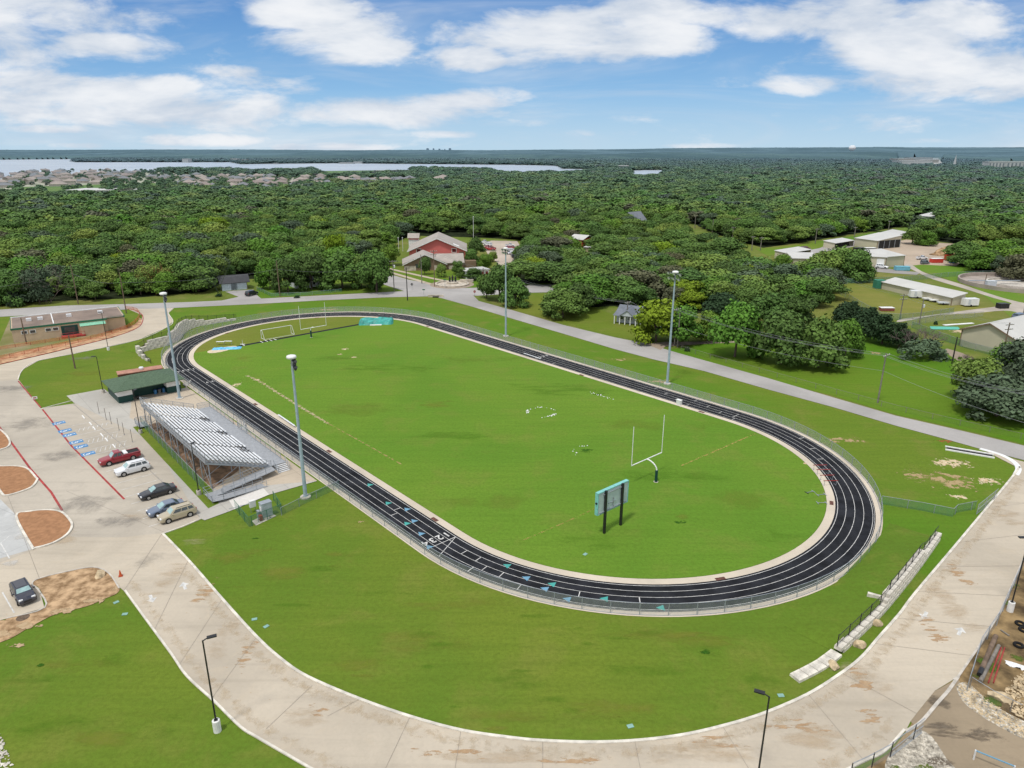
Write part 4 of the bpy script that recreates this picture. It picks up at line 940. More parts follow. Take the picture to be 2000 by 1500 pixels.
# traffic cone
x, y = G(236, 1126); t = thing('traffic_cone', 'orange traffic cone lying crooked on the drive beside the dirt island', 'cone', (x, y, .07), .4)
MB().lathe([(.17, .04), (.05, .75)], n=12).build('cone', M('orange_plastic', (.55, .10, .03)), t); MB().box((0, 0, .02), (.45, .45, .04)).build('base', M('dark_orange', (.35, .06, .03)), t)
x, y = G(45, 1207); struct(MB().lathe([(.62, .075), (.62, .09)], (x, y, 0), 18).build('manhole_cover', M('cast_iron', (.13, .09, .06), sc=6, var=.4)))
for px, py in ((227, 1177), (244, 1200), (497, 1210), (1231, 1419), (1525, 1359), (520, 1224), (1143, 1083)):
    x, y = G(px, py); struct(MB().box((x, y, .05), (.55, .4, .04), random.random()).build('valve_lid', M('green_lid', (.22, .38, .33))))
# boulders
def boulder(px, py, s_, label, seed, mat=None):
    r = random.Random(seed); x, y = G(px, py)
    bm = bmesh.new(); bmesh.ops.create_icosphere(bm, subdivisions=3, radius=1)
    cuts = [(Vector((r.uniform(-1, 1), r.uniform(-1, 1), r.uniform(-.3, 1))).normalized(), r.uniform(.55, .85)) for _ in range(9)]
    for v in bm.verts:
        for nn, dd in cuts:
            k = v.co.dot(nn)-dd
            if k > 0: v.co -= nn*k
        v.co *= 1+r.uniform(-.02, .02)
        v.co.x *= s_[0]; v.co.y *= s_[1]; v.co.z = (v.co.z+.55)*s_[2]
    me = bpy.data.meshes.new('boulder'); bm.to_mesh(me); bm.free(); me.materials.append(mat or m_rock)
    o = bpy.data.objects.new('boulder', me); COL.objects.link(o); o.location = (x, y, 0); o.rotation_euler = (0, 0, r.random()*6)
    return tag(o, label, 'boulder', 'pale boulders lying about the site')
boulder(1629, 1304, (.75, .45, .42), 'pale boulder at the low end of the retaining wall, nearest the camera', 1)
boulder(1678, 1264, (.65, .45, .55), 'pale boulder midway between two others below the retaining wall', 2)
boulder(1713, 1221, (.35, .6, .5), 'narrow upright boulder beside the retaining wall, farthest of three', 3)
boulder(195, 1126, (.85, .6, .55), 'pale boulder on the bare dirt island by the drive', 4)
boulder(1952, 1364, (1.0, .7, .5), 'large yellowish boulder in the rubble of the construction yard', 5)

# ================================================================== RETAINING WALLS
def hlerp(hs, t):
    for (t0, h0), (t1, h1) in zip(hs[:-1], hs[1:]):
        if t <= t1: return h0+(h1-h0)*(t-t0)/max(1e-6, t1-t0)
    return hs[-1][1]
def retaining(label, basepx, hs, ch, bl, setback, depth, side, bankw, rails=True, mat=m_block, fence_from=0, cap=None, bankmat=None):
    path = cr(Gp(basepx), 6); L_ = plen(path)
    t = thing('retaining_wall', label, 'retaining wall')
    nmax = int(max(h for _, h in hs)/ch+.5); cnt = 0
    for c_ in range(nmax):
        off = offset(path, side*(depth/2+setback*c_))
        seg = walk(off, bl, start=bl/2 if c_ % 2 else bl*.95)
        tot = plen(off)
        for i, (x, y, h_) in enumerate(seg):
            s_ = (bl*(i+(.5 if c_ % 2 else .95)))/tot
            if s_ > 1: continue
            if hlerp(hs, s_) < ch*(c_+.5): continue
            cnt += 1
            if cnt > 96: continue
            m = MB(); rj = random.uniform(-.02, .02)
            m.box((0, 0, ch*.5), (bl*.965, depth, ch*.95), taper=.955)
            m.build('block', mat, t, loc=(x, y, ch*c_+rj), rz=h_+random.uniform(-.02, .02))
    # bank of earth held by the wall
    N = len(path); o1 = offset(path, side*(depth*.7+setback*nmax*.5)); o2 = offset(path, side*(depth+setback*nmax+bankw)); acc = 0; z1 = []
    for i in range(N):
        if i: acc += hypot(path[i][0]-path[i-1][0], path[i][1]-path[i-1][1])
        z1.append(max(.04, (hlerp(hs, acc/L_)-.12)*min(1, acc/1.5+.02, (L_-acc)/1.5+.02)))
    om = offset(path, side*(depth+setback*nmax+bankw*.45))
    vs = [(p[0], p[1], z) for p, z in zip(o1, z1)]+[(p[0], p[1], z*.62) for p, z in zip(om, z1)]+[(p[0], p[1], .03) for p in o2]
    fs = [(k*N+i, k*N+i+1, (k+1)*N+i+1, (k+1)*N+i) for k in (0, 1) for i in range(N-1)]
    if side < 0: fs = [f[::-1] for f in fs]
    o = MB().add(vs, fs).build('grass_bank', bankmat or m_lawn, smooth=True); struct(o)
    if rails:
        off = offset(path, side*(depth*.55+setback*nmax*.5)); pts = [];
        acc = 0; q3 = []
        for i, p in enumerate(off):
            if i: acc += hypot(p[0]-off[i-1][0], p[1]-off[i-1][1])
            if acc/plen(off) >= fence_from: q3.append((p[0], p[1], hlerp(hs, acc/plen(off))-.05))
        f = thing('wall_fence', 'black metal mesh fence standing on top of the '+label.split(' retaining')[0]+' wall', 'fence')
        m = MB(); m.path([(a[0], a[1], a[2]+1.15) for a in q3], .03, 5); m.path([(a[0], a[1], a[2]+.15) for a in q3], .02, 5); m.build('rail', m_black, f)
        mm = MB(); mm.add([(a[0], a[1], a[2]+.12) for a in q3]+[(a[0], a[1], a[2]+1.15) for a in q3], [(i, i+1, len(q3)+i+1, len(q3)+i) for i in range(len(q3)-1)]); mm.build('mesh_panel', m_meshb, f)
        for i, (x, y, h_) in enumerate(walk([(a[0], a[1]) for a in q3], 2.45)):
            z = min(q3, key=lambda a: (a[0]-x)**2+(a[1]-y)**2)[2]; MB().tube((0, 0, -.05), (0, 0, 1.3), .045, 6).build('post', m_black, f, loc=(x, y, z))
    return t
retaining('pale block retaining wall stepping along the drive at the lower right', [(1643, 1281), (1690, 1236), (1735, 1190), (1795, 1115), (1838, 1054)], [(0, .95), (.36, 1.0), (.37, 1.6), (.78, 1.6), (.79, .95), (1, .7)], .40, 1.25, .06, .75, 1, 5)
t = thing('block_edging', 'row of flat pale concrete slabs continuing the retaining wall into the lawn', 'edging')
for x, y, h_ in walk(cr(Gp([(1552, 1327), (1600, 1302), (1638, 1274)]), 4), 1.3, start=.6): MB().box((0, 0, .14), (1.27, 1.15, .30), taper=.97).build('slab', m_block, t, loc=(x, y, 0), rz=h_)
for px, py, hd in ((1706, 1178, 2.6), (1783, 1093, 2.6)):
    x, y = G(px, py); tag(MB().box((0, 0, .9), (1.5, .4, .42), taper=.96).build('wall_block', m_block, loc=(x, y, 0), rz=hd), 'loose pale block set crosswise on the retaining wall, '+('nearer the camera' if px < 1750 else 'farther from the camera'), 'block')
retaining('tall curved pale block retaining wall above the track bend', [(272, 690), (300, 682), (335, 673), (352, 664), (362, 650), (385, 639), (420, 632), (465, 625)], [(0, .9), (.12, 2.2), (.45, 3.0), (.62, 2.6), (.8, 1.2), (1, .5)], .56, 1.75, .16, .8, 1, 3.5, bankmat=m_verge)
t = thing('stepped_wall', 'short stepped row of pale blocks descending from the tall block wall', 'wall')
for i, (px, py) in enumerate(((271, 690), (275, 695), (281, 700), (288, 704), (294, 708))):
    x, y = G(px, py); MB().box((0, 0, 1.2-.22*i), (1.3, .8, 1.6-.4*i+.4), taper=.96).build('block', m_block, t, loc=(x, y, -.35-.05*i), rz=-.8)
fence('stair_fence', 'short black metal fence beside the stepped block row', 'fence', Gp([(274, 686), (286, 703), (297, 712)]), 1.2, m_meshb, m_black, m_black, 1.8)

# ================================================================== UTILITY POLES AND WIRES
TOPS = {}
def upole(key, px, py, ty, label, mat=m_woodg, arms=1, rz=0, transformer=False, group='wooden utility poles', thin=1.0):
    x, y = G(px, py); H = height_to(px, py, ty)
    t = thing('utility_pole', label, 'utility pole', (x, y, 0), rz, group)
    MB().tube((0, 0, 0), (0, 0, H), .17*thin, 8, r2=.12*thin).build('pole', mat, t)
    for k in range(arms):
        m = MB(); m.b2(-1.25, 1.25, -.2, -.08, H-.55-k*1.1, H-.40-k*1.1); m.build('crossarm', m_woodg, t)
        for s_ in (-1.1, -.45, .45, 1.1): MB().lathe([(.06, H-.40-k*1.1), (.07, H-.3-k*1.1), (.03, H-.2-k*1.1)], (s_, -.14, 0), 6).build('insulator', m_white, t)
    if transformer: MB().lathe([(.26, H-2.6), (.28, H-2.5), (.28, H-1.8), (.22, H-1.7)], (.45, 0, 0), 10).build('transformer', m_alu, t)
    TOPS[key] = (x, y, H-.3, rz); return t
rroad = atan2(G(1500, 739)[1]-G(1300, 684)[1], G(1500, 739)[0]-G(1300, 684)[0])+pi/2
upole('a', 1317, 675, 601, 'tall utility pole with transformer beside the yellow-green tree at the road', m_woodg, 1, rroad, True)
upole('a2', 1323, 678, 612, 'bare shorter pole just right of the transformer pole at the road', m_woodg, 0, rroad)
upole('b', 1714, 787, 690, 'weathered utility pole standing alone in the pasture by the road', m_woodg, 1, rroad)
upole('c', 1243, 661, 609, 'thin pole in front of the grey house porch', m_woodg, 0, 0, thin=.6)
upole('d', 1859, 711, 658, 'dark tarred pole at the end of the gravel creek lane', M('tarred_wood', (.03, .027, .025)), 0)
upole('e', 1956, 702, 630, 'utility pole with two crossarms before the large beige shed', m_wood, 2, .3)
upole('f', 1757, 624, 574, 'utility pole with double crossarm behind the dark cedars', m_woodg, 2, .2)
upole('g', 1795, 634, 583, 'utility pole with transformer at the green field fence corner', m_woodg, 0, .2, True)
upole('h', 1922, 561, 535, 'dark pole at the rim of the round tank', m_wood, 0)
upole('i', 1998, 616, 566, 'utility pole at the right photo edge by the yard road', m_woodg, 1, .2)
upole('j', 1619, 562, 527, 'utility pole in front of the big tree near the yard fence', m_wood, 1, .5, True)
upole('k', 153, 594, 517, 'leaning brown utility pole with a lamp at the woodland edge', m_wood, 0)
upole('l', 247, 612, 533, 'brown utility pole at the road mouth right of the beige building', m_wood, 0)
upole('m', 147, 720, 655, 'short rust-brown pole in the lawn below the beige building', m_wood, 0, group='brown posts near the beige building')
upole('n', 52, 672, 620, 'thin brown pole in front of the beige building windows', m_wood, 0, group='brown posts near the beige building')
upole('o', 547, 579, 509, 'dark utility pole with lamp near the white house under the trees', m_wood, 0)
upole('p', 738, 569, 507, 'dark utility pole just left of the intersection trees', M('tarred_wood', (.03, .027, .025)), 1, .3, True)
upole('q', 770, 568, 508, 'utility pole with transformer where the side road bends', m_woodg, 1, .3, True)
upole('r', 796, 587, 522, 'dark pole at the grass corner facing the intersection', M('tarred_wood', (.03, .027, .025)), 0)
upole('s', 824, 554, 497, 'plain grey pole on the lawn left of the memorial', m_woodg, 0)
upole('t', 849, 560, 488, 'tall utility pole with two crossarms left of the memorial', m_wood, 2, .4)
upole('u', 944, 556, 523, 'short utility pole with crossarm before the small red-door building', m_wood, 1, .4)
upole('v', 1224, 628, 588, 'utility pole with crossarm behind the grey house', m_woodg, 1, rroad)
for i, (px, ty, by_, arm) in enumerate(((278, 384, 400, 1), (310, 388, 402, 1), (345, 393, 407, 1), (372, 397, 413, 1), (406, 404, 420, 1), (506, 426, 444, 1), (572, 446, 466, 1), (602, 449, 470, 1), (673, 466, 490, 1), (809, 408, 424, 0), (1357, 421, 446, 0), (1391, 428, 456, 0), (1430, 443, 470, 1), (1468, 461, 489, 1), (1485, 463, 489, 1), (1592, 446, 476, 1), (1668, 443, 466, 1), (1734, 431, 456, 1))):
    upole('w%d' % i, px, by_, ty, 'distant pole of the line crossing the woods at the far left' if px < 700 else ('lone pale pole in the woods beyond the fire station' if px < 900 else 'distant pole along the road strip through the right-hand woods'), m_woodg, arm, .4, False, group='distant poles in the woods left' if px < 700 else 'distant poles in the woods right', thin=1.3)
def wire(label, ks, offs, sag=.9, drop=0):
    t = thing('power_line', label, 'power line')
    for o_ in offs:
        m = MB()
        for a, b in zip(ks[:-1], ks[1:]):
            A = TOPS[a] if isinstance(a, str) else (*G(a[0], a[1]), a[2], 0); B = TOPS[b] if isinstance(b, str) else (*G(b[0], b[1]), b[2], 0)
            A_ = (A[0]+cos(A[3])*o_, A[1]+sin(A[3])*o_, A[2]-drop); B_ = (B[0]+cos(B[3])*o_, B[1]+sin(B[3])*o_, B[2]-drop); pts = []
            for k in range(11):
                q = k/10; pts.append((A_[0]+(B_[0]-A_[0])*q, A_[1]+(B_[1]-A_[1])*q, A_[2]+(B_[2]-A_[2])*q-4*sag*q*(1-q)))
            m.path(pts, .022, 4)
        m.build('wire', M('wire_grey', (.30, .31, .32)), t)
wire('electric wires running along the right-hand road between the pasture poles', ['u', 'v', 'a', 'b', (2160, 930, 11)], (-1.1, -.4, 1.1), 1.4)
wire('lower dark cable running along the right-hand road', ['v', 'a2', 'b', (2160, 930, 8)], (0,), 1.0, 3.2)
wire('thin cable along the woodland edge at the left', [(-200, 615, 8), 'k', 'l', 'o', 'p', 'q'], (0,), 1.2, 2.5)
wire('wires crossing the intersection to the memorial poles', ['q', 's', 't', 'u'], (-.6, .6), .8)
wire('wires over the town yard trees', ['j', 'f', 'e'], (-.9, .9), 1.2)

# ================================================================== VEHICLES
def loft(mb, secs):
    n = len(secs[0]); vs = [p for s_ in secs for p in s_]; fs = []
    for j in range(len(secs)-1):
        for k in range(n): fs.append((j*n+k, j*n+(k+1) % n, (j+1)*n+(k+1) % n, (j+1)*n+k))
    fs += [tuple(range(n))[::-1], tuple(range((len(secs)-1)*n, len(secs)*n))]
    return mb.add(vs, fs)
def sect(x, hw, z0, z1, rnd=.12):
    zm = z0+(z1-z0)*.55
    h = [(0+hw*.86, z0), (hw*.985, z0+.10), (hw, zm), (hw*.97, z1-rnd), (hw*.90, z1-rnd*.35), (hw*.70, z1), (0, z1+.025)]
    return [(x, y, z) for y, z in h]+[(x, -y, z) for y, z in h[-2::-1]]
def carpaint(name, col, rough=.28):
    m, n, b, out = base_mat(name); b.inputs['Base Color'].default_value = (*col, 1); b.inputs['Roughness'].default_value = rough
    b.inputs['Specular IOR Level'].default_value = .6; b.inputs['Coat Weight'].default_value = .5; b.inputs['Coat Roughness'].default_value = .08; return m
m_shade = M('sunshade_glass', (.30, .44, .43), rough=.15, spec=.7, var=.15, sc=2)
m_headl = M('headlamp', (.75, .77, .78), rough=.15, spec=.8)
m_taill = M('tail_lamp', (.35, .02, .02), rough=.25)
def car(name, label, cat, loc, rz, paint, kind='sedan', L=4.7, Wd=1.82, H=1.45, group=None, detail=True, shade=True, roofrails=False):
    t = thing(name, label, cat, loc, rz, group); h = L/2; hw = Wd/2
    hood = {'sedan': .90, 'suv': 1.05, 'pickup': 1.10, 'van': 1.1}[kind]; belt = {'sedan': .95, 'suv': 1.12, 'pickup': 1.18, 'van': 1.2}[kind]; gc = {'sedan': .18, 'suv': .24, 'pickup': .30, 'van': .28}[kind]
    wb = L*.29
    if kind == 'pickup':
        st_ = [(-h, .86, .42, .80), (-h+.08, .96, gc+.12, 1.02), (-wb, 1, gc, belt-.04), (-.35, 1, gc, belt-.03), (.1, 1, gc, belt), (1.0, 1, gc, belt), (wb+.2, .98, gc, hood), (h-.35, .95, gc, hood-.08), (h-.05, .88, .36, hood-.22), (h, .80, .42, .70)]
    elif kind == 'sedan':
        st_ = [(-h, .78, .42, .72), (-h+.12, .92, .28, .92), (-h+.75, .98, gc, .98), (-.4, 1, gc, belt), (.8, 1, gc, belt), (wb, .98, gc, hood), (h-.35, .93, gc, .76), (h-.06, .84, .28, .62), (h, .74, .36, .52)]
    else:
        st_ = [(-h, .84, .42, .86), (-h+.10, .95, .30, belt), (-h+.5, .99, gc, belt+.02), (-.3, 1, gc, belt), (.7, 1, gc, belt), (wb, .98, gc, hood), (h-.3, .94, gc, hood-.12), (h-.05, .86, .30, hood-.3), (h, .78, .38, .62)]
    body = loft(MB(), [sect(x, hw*k, a, b_) for x, k, a, b_ in st_])
    b_o = body.build('body', paint, t, smooth=False)
    # cabin: base x range, roof x range
    if kind == 'sedan': xb = (-h+.62, h*.42); xr = (-h*.46, h*.06)
    elif kind == 'pickup': xb = (-.30, h*.46); xr = (-.15, h*.25)
    elif kind == 'van': xb = (-h+.12, h*.60); xr = (-h+.2, h*.42)
    else: xb = (-h+.12, h*.46); xr = (-h+.50, h*.20)
    zb, zt = belt-.03, H; bw, tw = hw*.93, hw*.76
    cs = []
    cab = MB(); v = [(xb[0], -bw, zb), (xb[1], -bw, zb), (xb[1], bw, zb), (xb[0], bw, zb), (xr[0], -tw, zt-.05), (xr[1], -tw, zt-.05), (xr[1], tw, zt-.05), (xr[0], tw, zt-.05), (xr[0]+.18, -tw*.82, zt), (xr[1]-.18, -tw*.82, zt), (xr[1]-.18, tw*.82, zt), (xr[0]+.18, tw*.82, zt)]
    cab.add(v, [(0, 1, 5, 4), (1, 2, 6, 5), (2, 3, 7, 6), (3, 0, 4, 7), (4, 5, 9, 8), (5, 6, 10, 9), (6, 7, 11, 10), (7, 4, 8, 11), (8, 9, 10, 11)])
    cab.build('cabin', paint, t)
    def quad(p, nrm, name, mat):                         # glass pane lifted 8 mm off the pillars
        o = MB(); o.add([tuple(a[i]+nrm[i]*.010 for i in range(3)) for a in p], [tuple(range(len(p)))]); return o.build(name, mat, t)
    def lerp(a, b, k): return tuple(a[i]+(b[i]-a[i])*k for i in range(3))
    def inset(a, b, c, d, m0, m1, n0, n1):               # panel inside the quad a-b (bottom) d-c (top)
        f = lambda u, w_: lerp(lerp(a, b, u), lerp(d, c, u), w_)
        return [f(m0, n0), f(m1, n0), f(m1, n1), f(m0, n1)]
    n_ = Vector((.55, 0, .8)).normalized()
    quad(inset(v[1], v[2], v[6], v[5], .08, .92, .10, .93), n_, 'windshield', m_shade if shade else m_glass)
    quad(inset(v[3], v[0], v[4], v[7], .10, .90, .18, .90), Vector((-.5, 0, .8)).normalized(), 'rear_window', m_glass)
    for s_, (a, b_, c_, d_) in ((-1, (v[0], v[1], v[5], v[4])), (1, (v[3], v[2], v[6], v[7]))):
        parts = {'sedan': ((.14, .50), (.53, .86)), 'suv': ((.06, .27), (.31, .57), (.60, .90)), 'pickup': ((.06, .42), (.48, .88)), 'van': ((.62, .90),)}[kind]
        for m0, m1 in parts:
            p = inset(a, b_, c_, d_, m0, m1, .16, .88)
            quad(p if s_ < 0 else p[::-1], (0, s_*1.0, .2), 'side_window', m_glass)
    wr = {'sedan': .33, 'suv': .37, 'pickup': .40, 'van': .36}[kind]
    for sx in (-1, 1):
        for sy in (-1, 1):
            MB().tube((sx*wb, sy*(hw-.24), wr), (sx*wb, sy*(hw+.012), wr), wr+.045, 16).build('wheel_arch', m_black, t)
            wo = MB().tube((sx*wb, sy*(hw-.22), wr), (sx*wb, sy*(hw+.022), wr), wr, 16).build('wheel', m_tyre, t)
            r_ = MB(); r_.tube((sx*wb, sy*(hw+.0), wr), (sx*wb, sy*(hw+.030), wr), wr*.62, 12); r_.build('rim', m_rim, wo)
    for sy in (-1, 1):
        MB().box((h-.14, sy*hw*.66, hood-.26), (.16, .38, .15)).build('headlight', m_headl, t)
        MB().box((-h+.10, sy*hw*.76, belt-.16), (.14, .26, .22)).build('tail_light', m_taill, t)
        MB().box((xb[1]-.28, sy*(hw+.07), belt+.03), (.16, .20, .13)).build('mirror', paint, t)
    MB().b2(h-.06, h+.012, -hw*.42, hw*.42, .46, .66).build('grille', m_black, t)
    if kind == 'pickup':
        bd = MB(); bd.b2(-h+.14, -.42, -hw*.80, hw*.80, belt-.02, belt+.012); bd.build('bed', m_dark, t)
        rr = MB(); rr.b2(-h+.03, -.38, hw*.80, hw*.95, belt-.1, belt+.08); rr.b2(-h+.03, -.38, -hw*.95, -hw*.80, belt-.1, belt+.08); rr.b2(-h+.02, -h+.13, -hw*.9, hw*.9, belt-.15, belt+.07); rr.build('bed_rail', paint, t)
    if roofrails:
        for sy in (-1, 1): MB().b2(xr[0]+.2, xr[1]-.3, sy*tw*.82-.02, sy*tw*.82+.02, zt+.0, zt+.06).build('roof_rail', m_black, t)
    return t
def pcar(f, r):                                        # centre and heading from the front and rear pixel on the ground line
    a, b = G(*f), G(*r); return ((a[0]+b[0])/2, (a[1]+b[1])/2), atan2(a[1]-b[1], a[0]-b[0])
HB = TH+pi/2                                            # parked noses point across the bays, away from the stand
def slot(a, b, z=.085): x, y = W(a, b); return (x, y, z)
t = car('pickup_truck', 'red extended-cab pickup truck with white tool box parked by the accessible bays', 'pickup truck', slot(4.4, 57.3), HB, carpaint('red_car_paint', (.27, .012, .022)), 'pickup', 5.9, 1.95, 1.85)
MB().box((-.85, 0, 1.25), (.55, 1.6, .30)).build('tool_box', m_white, t)
car('suv', 'white mid-size SUV with dark roof rails parked next to the red pickup', 'SUV', slot(-1.2, 56.9), HB, carpaint('white_car_paint', (.70, .71, .72)), 'suv', 4.8, 1.88, 1.70, roofrails=True)
car('sedan', 'black sedan parked alone between the white SUV and the blue-grey sedan', 'sedan', slot(-11.7, 56.3), HB, carpaint('black_car_paint', (.018, .018, .022)), 'sedan', 4.9, 1.84, 1.45)
car('sedan', 'blue-grey sedan with dark rear window parked beside the gold SUV', 'sedan', slot(-17.6, 56.9), HB, carpaint('blue_grey_paint', (.13, .165, .23)), 'sedan', 4.75, 1.86, 1.44)
car('suv', 'gold-beige SUV parked at the lawn end of the bays', 'SUV', slot(-20.4, 56.3), HB, carpaint('gold_paint', (.42, .36, .25)), 'suv', 4.7, 1.80, 1.68, roofrails=True)
p, hd = pcar((60, 1188), (35, 1147)); 
car('hatchback', 'dark blue-black hatchback parked facing the camera at the lower left edge', 'hatchback', (*p, .07), hd, carpaint('navy_paint', (.028, .029, .042)), 'suv', 4.2, 1.78, 1.52, roofrails=True)
blackp = carpaint('distant_black_paint', (.02, .02, .022)); whitep = carpaint('distant_white_paint', (.72, .73, .74)); redp_ = carpaint('distant_red_paint', (.35, .02, .025)); greyp = carpaint('distant_grey_paint', (.12, .14, .16))
vx = [((492, 577), 1.2, 'suv', blackp, 'black SUV in the driveway of the garage at the wood edge', 1), 
 ((947, 476), 2.4, 'pickup', whitep, 'farther white pickup at the left side of the fire station lot', 1), ((953, 480), 2.4, 'suv', whitep, 'nearer white SUV at the left side of the fire station lot', 1),
 ((953, 487), 2.9, 'pickup', redp_, 'red fire pickup parked next to the fire station tree', 1.1), ((958, 489), 2.9, 'pickup', redp_, 'second red fire pickup, outermost of the pair by the tree', 1.1),
 ((996, 482), .2, 'pickup', whitep, 'white pickup at the right side of the fire station lot', 1), ((998, 487), .2, 'suv', redp_, 'red SUV at the right side of the fire station lot', 1), ((1000, 492), .2, 'suv', whitep, 'white SUV below the red one in the fire station lot', 1), ((1001, 497), .2, 'sedan', whitep, 'white sedan lowest but one in the fire station lot', 1), ((1008, 503), .3, 'pickup', greyp, 'dark pickup half hidden under the lot tree', 1),
 ((1800, 507), .1, 'pickup', whitep, 'white pickup standing in the dirt lot', 1), ((1806, 516), .2, 'van', greyp, 'dark trailer vehicle in front of the white pickup in the dirt lot', .8), ((1722, 524), 5.6, 'suv', whitep, 'white SUV in front of the town garage door', 1), ((1712, 522), 5.6, 'suv', whitep, 'white SUV mostly behind the tree at the garage', 1),
 ((1664, 531), .2, 'sedan', whitep, 'white car under the big tree in the town yard', 1), ((1573, 488), .3, 'suv', carpaint('maroon_paint', (.13, .03, .04)), 'maroon car beside the long white shed roof', 1), ((1992, 624), .4, 'suv', carpaint('steel_blue_paint', (.10, .14, .20)), 'steel blue car at the right edge by the yard road', 1.1)]
for (px, py), rz, kd, pt, lb, sc_ in vx:
    g = G(px, py); o = car('parked_'+{'suv': 'suv', 'sedan': 'sedan', 'pickup': 'pickup', 'van': 'van'}[kd], lb, {'suv': 'SUV', 'sedan': 'sedan', 'pickup': 'pickup truck', 'van': 'van'}[kd], (*g, .06), rz, pt, kd, 4.9, 1.9, {'suv': 1.75, 'sedan': 1.45, 'pickup': 1.85, 'van': 2.2}[kd], shade=False); o.scale = (sc_,)*3

# ================================================================== BUILDINGS
class FR:                                              # building frame: x runs p0 -> p1 along the facade, y goes away from it
    def __init__(s, p0, p1, z=0):
        a, b = G(*p0), G(*p1); s.o = a; s.h = atan2(b[1]-a[1], b[0]-a[0]); s.L = hypot(b[0]-a[0], b[1]-a[1])
    def loc(s, px, py, z=0):
        g = G(px, py, z); X, Y = g[0]-s.o[0], g[1]-s.o[1]; return X*cos(s.h)+Y*sin(s.h), -X*sin(s.h)+Y*cos(s.h)
def btag(name, label, cat, fr, group=None): return thing(name, label, cat, (*fr.o, 0), fr.h, group)
def gable(mb, x0, x1, y0, y1, ze, zr, ax='x', ov=.4, th=.18):   # roof with the ridge along ax
    if ax == 'x':
        ym = (y0+y1)/2; sl = (zr-ze)/((y1-y0)/2); a, b = x0-ov, x1+ov; zo = ze-sl*ov
        for yy0, yy1, z0, z1 in ((y0-ov, ym, zo, zr), (ym, y1+ov, zr, zo)):
            mb.add([(a, yy0, z0), (b, yy0, z0), (b, yy1, z1), (a, yy1, z1), (a, yy0, z0-th), (b, yy0, z0-th), (b, yy1, z1-th), (a, yy1, z1-th)], [(0, 1, 2, 3), (7, 6, 5, 4), (0, 4, 5, 1), (3, 2, 6, 7), (1, 5, 6, 2), (0, 3, 7, 4)])
    else:
        xm = (x0+x1)/2; sl = (zr-ze)/((x1-x0)/2); a, b = y0-ov, y1+ov; zo = ze-sl*ov
        for xx0, xx1, z0, z1 in ((x0-ov, xm, zo, zr), (xm, x1+ov, zr, zo)):
            mb.add([(xx0, a, z0), (xx1, a, z1), (xx1, b, z1), (xx0, b, z0), (xx0, a, z0-th), (xx1, a, z1-th), (xx1, b, z1-th), (xx0, b, z0-th)], [(0, 1, 2, 3), (7, 6, 5, 4), (0, 4, 5, 1), (3, 2, 6, 7), (1, 5, 6, 2), (0, 3, 7, 4)])
    return mb
def hwall(mb, x0, x1, y0, y1, ze, zr, ax):              # walls with gable ends
    if ax == 'x':
        ym = (y0+y1)/2; mb.add([(x0, y0, 0), (x1, y0, 0), (x1, y1, 0), (x0, y1, 0), (x0, y0, ze), (x1, y0, ze), (x1, y1, ze), (x0, y1, ze), (x0, ym, zr), (x1, ym, zr)], [(0, 1, 5, 4), (1, 2, 6, 9, 5), (2, 3, 7, 6), (3, 0, 4, 8, 7)])
    else:
        xm = (x0+x1)/2; mb.add([(x0, y0, 0), (x1, y0, 0), (x1, y1, 0), (x0, y1, 0), (x0, y0, ze), (x1, y0, ze), (x1, y1, ze), (x0, y1, ze), (xm, y0, zr), (xm, y1, zr)], [(0, 1, 5, 8, 4), (1, 2, 6, 5), (2, 3, 7, 9, 6), (3, 0, 4, 7)])
    return mb
def window(par, x, y, z, w_, h_, ax='y', s_=-1, frame=m_white, pane=m_glass, d=.08):
    if ax == 'y': f = MB().box((x, y+s_*d/2, z), (w_, d, h_)); p = MB().box((x, y+s_*(d+.005), z), (w_*.80, .02, h_*.78))
    else: f = MB().box((x+s_*d/2, y, z), (d, w_, h_)); p = MB().box((x+s_*(d+.005), y, z), (.02, w_*.80, h_*.78))
    fo = f.build('window', frame, par); p.build('pane', pane, fo); return fo

# beige school building at the left
fr = FR((27.5, 670), (212, 647.5)); H = height_to(27.5, 670, 643); D_ = fr.loc(12.5, 622.5, H)[1]; L_ = fr.L
b = btag('school_building', 'flat-roofed beige building with green trim and green double door at the left', 'building', fr)
MB().b2(0, L_, 0, D_, 0, H).build('wall', m_cream, b)
wing = fr.loc(245, 639)[0]; MB().b2(L_, wing, 1.2, D_, 0, H).build('wing_wall', m_cream, b)
MB().b2(L_*.71, L_-1, -1.6, 0, 0, H-1.1).build('porch_wall', m_cream, b)
MB().add([(L_*.70, -1.9, H-.95), (L_-.4, -1.9, H-.95), (L_-.4, .05, H-.5), (L_*.70, .05, H-.5)], [(0, 1, 2, 3)]).build('canopy', M('pale_green_canopy', (.22, .48, .33)), b)
MB().b2(.3, wing-.3, .3, D_-.3, H+.01, H+.06).build('roof', M('gravel_roof', (.22, .165, .13), var=.2, sc=.25), b)
m = MB(); m.b2(-.15, L_+.1, -.12, 0, H-.35, H+.12); m.b2(L_+.1, wing+.12, 1.08, 1.2, H-.35, H+.12); m.b2(wing, wing+.12, 1.2, D_, H-.35, H+.12); m.b2(-.12, 0, 0, D_, H-.35, H+.12); m.build('trim', m_trim, b)
m = MB(); m.b2(0, wing, D_-.25, D_, H-.1, H+.3); m.b2(L_*.43, L_*.43+.25, .3, D_-.3, H-.05, H+.25); m.build('parapet', m_white, b)
for xx in (L_*.19, L_*.31, L_*.62, L_*.97): MB().b2(xx-.6, xx+.6, D_*.55-.5, D_*.55+.5, H-.02, H+.75).build('roof_unit', m_alu, b)
for xx in (2.6, 4.4, 7.8, 9.4): window(b, xx, 0, 2.4, 1.4, .9)
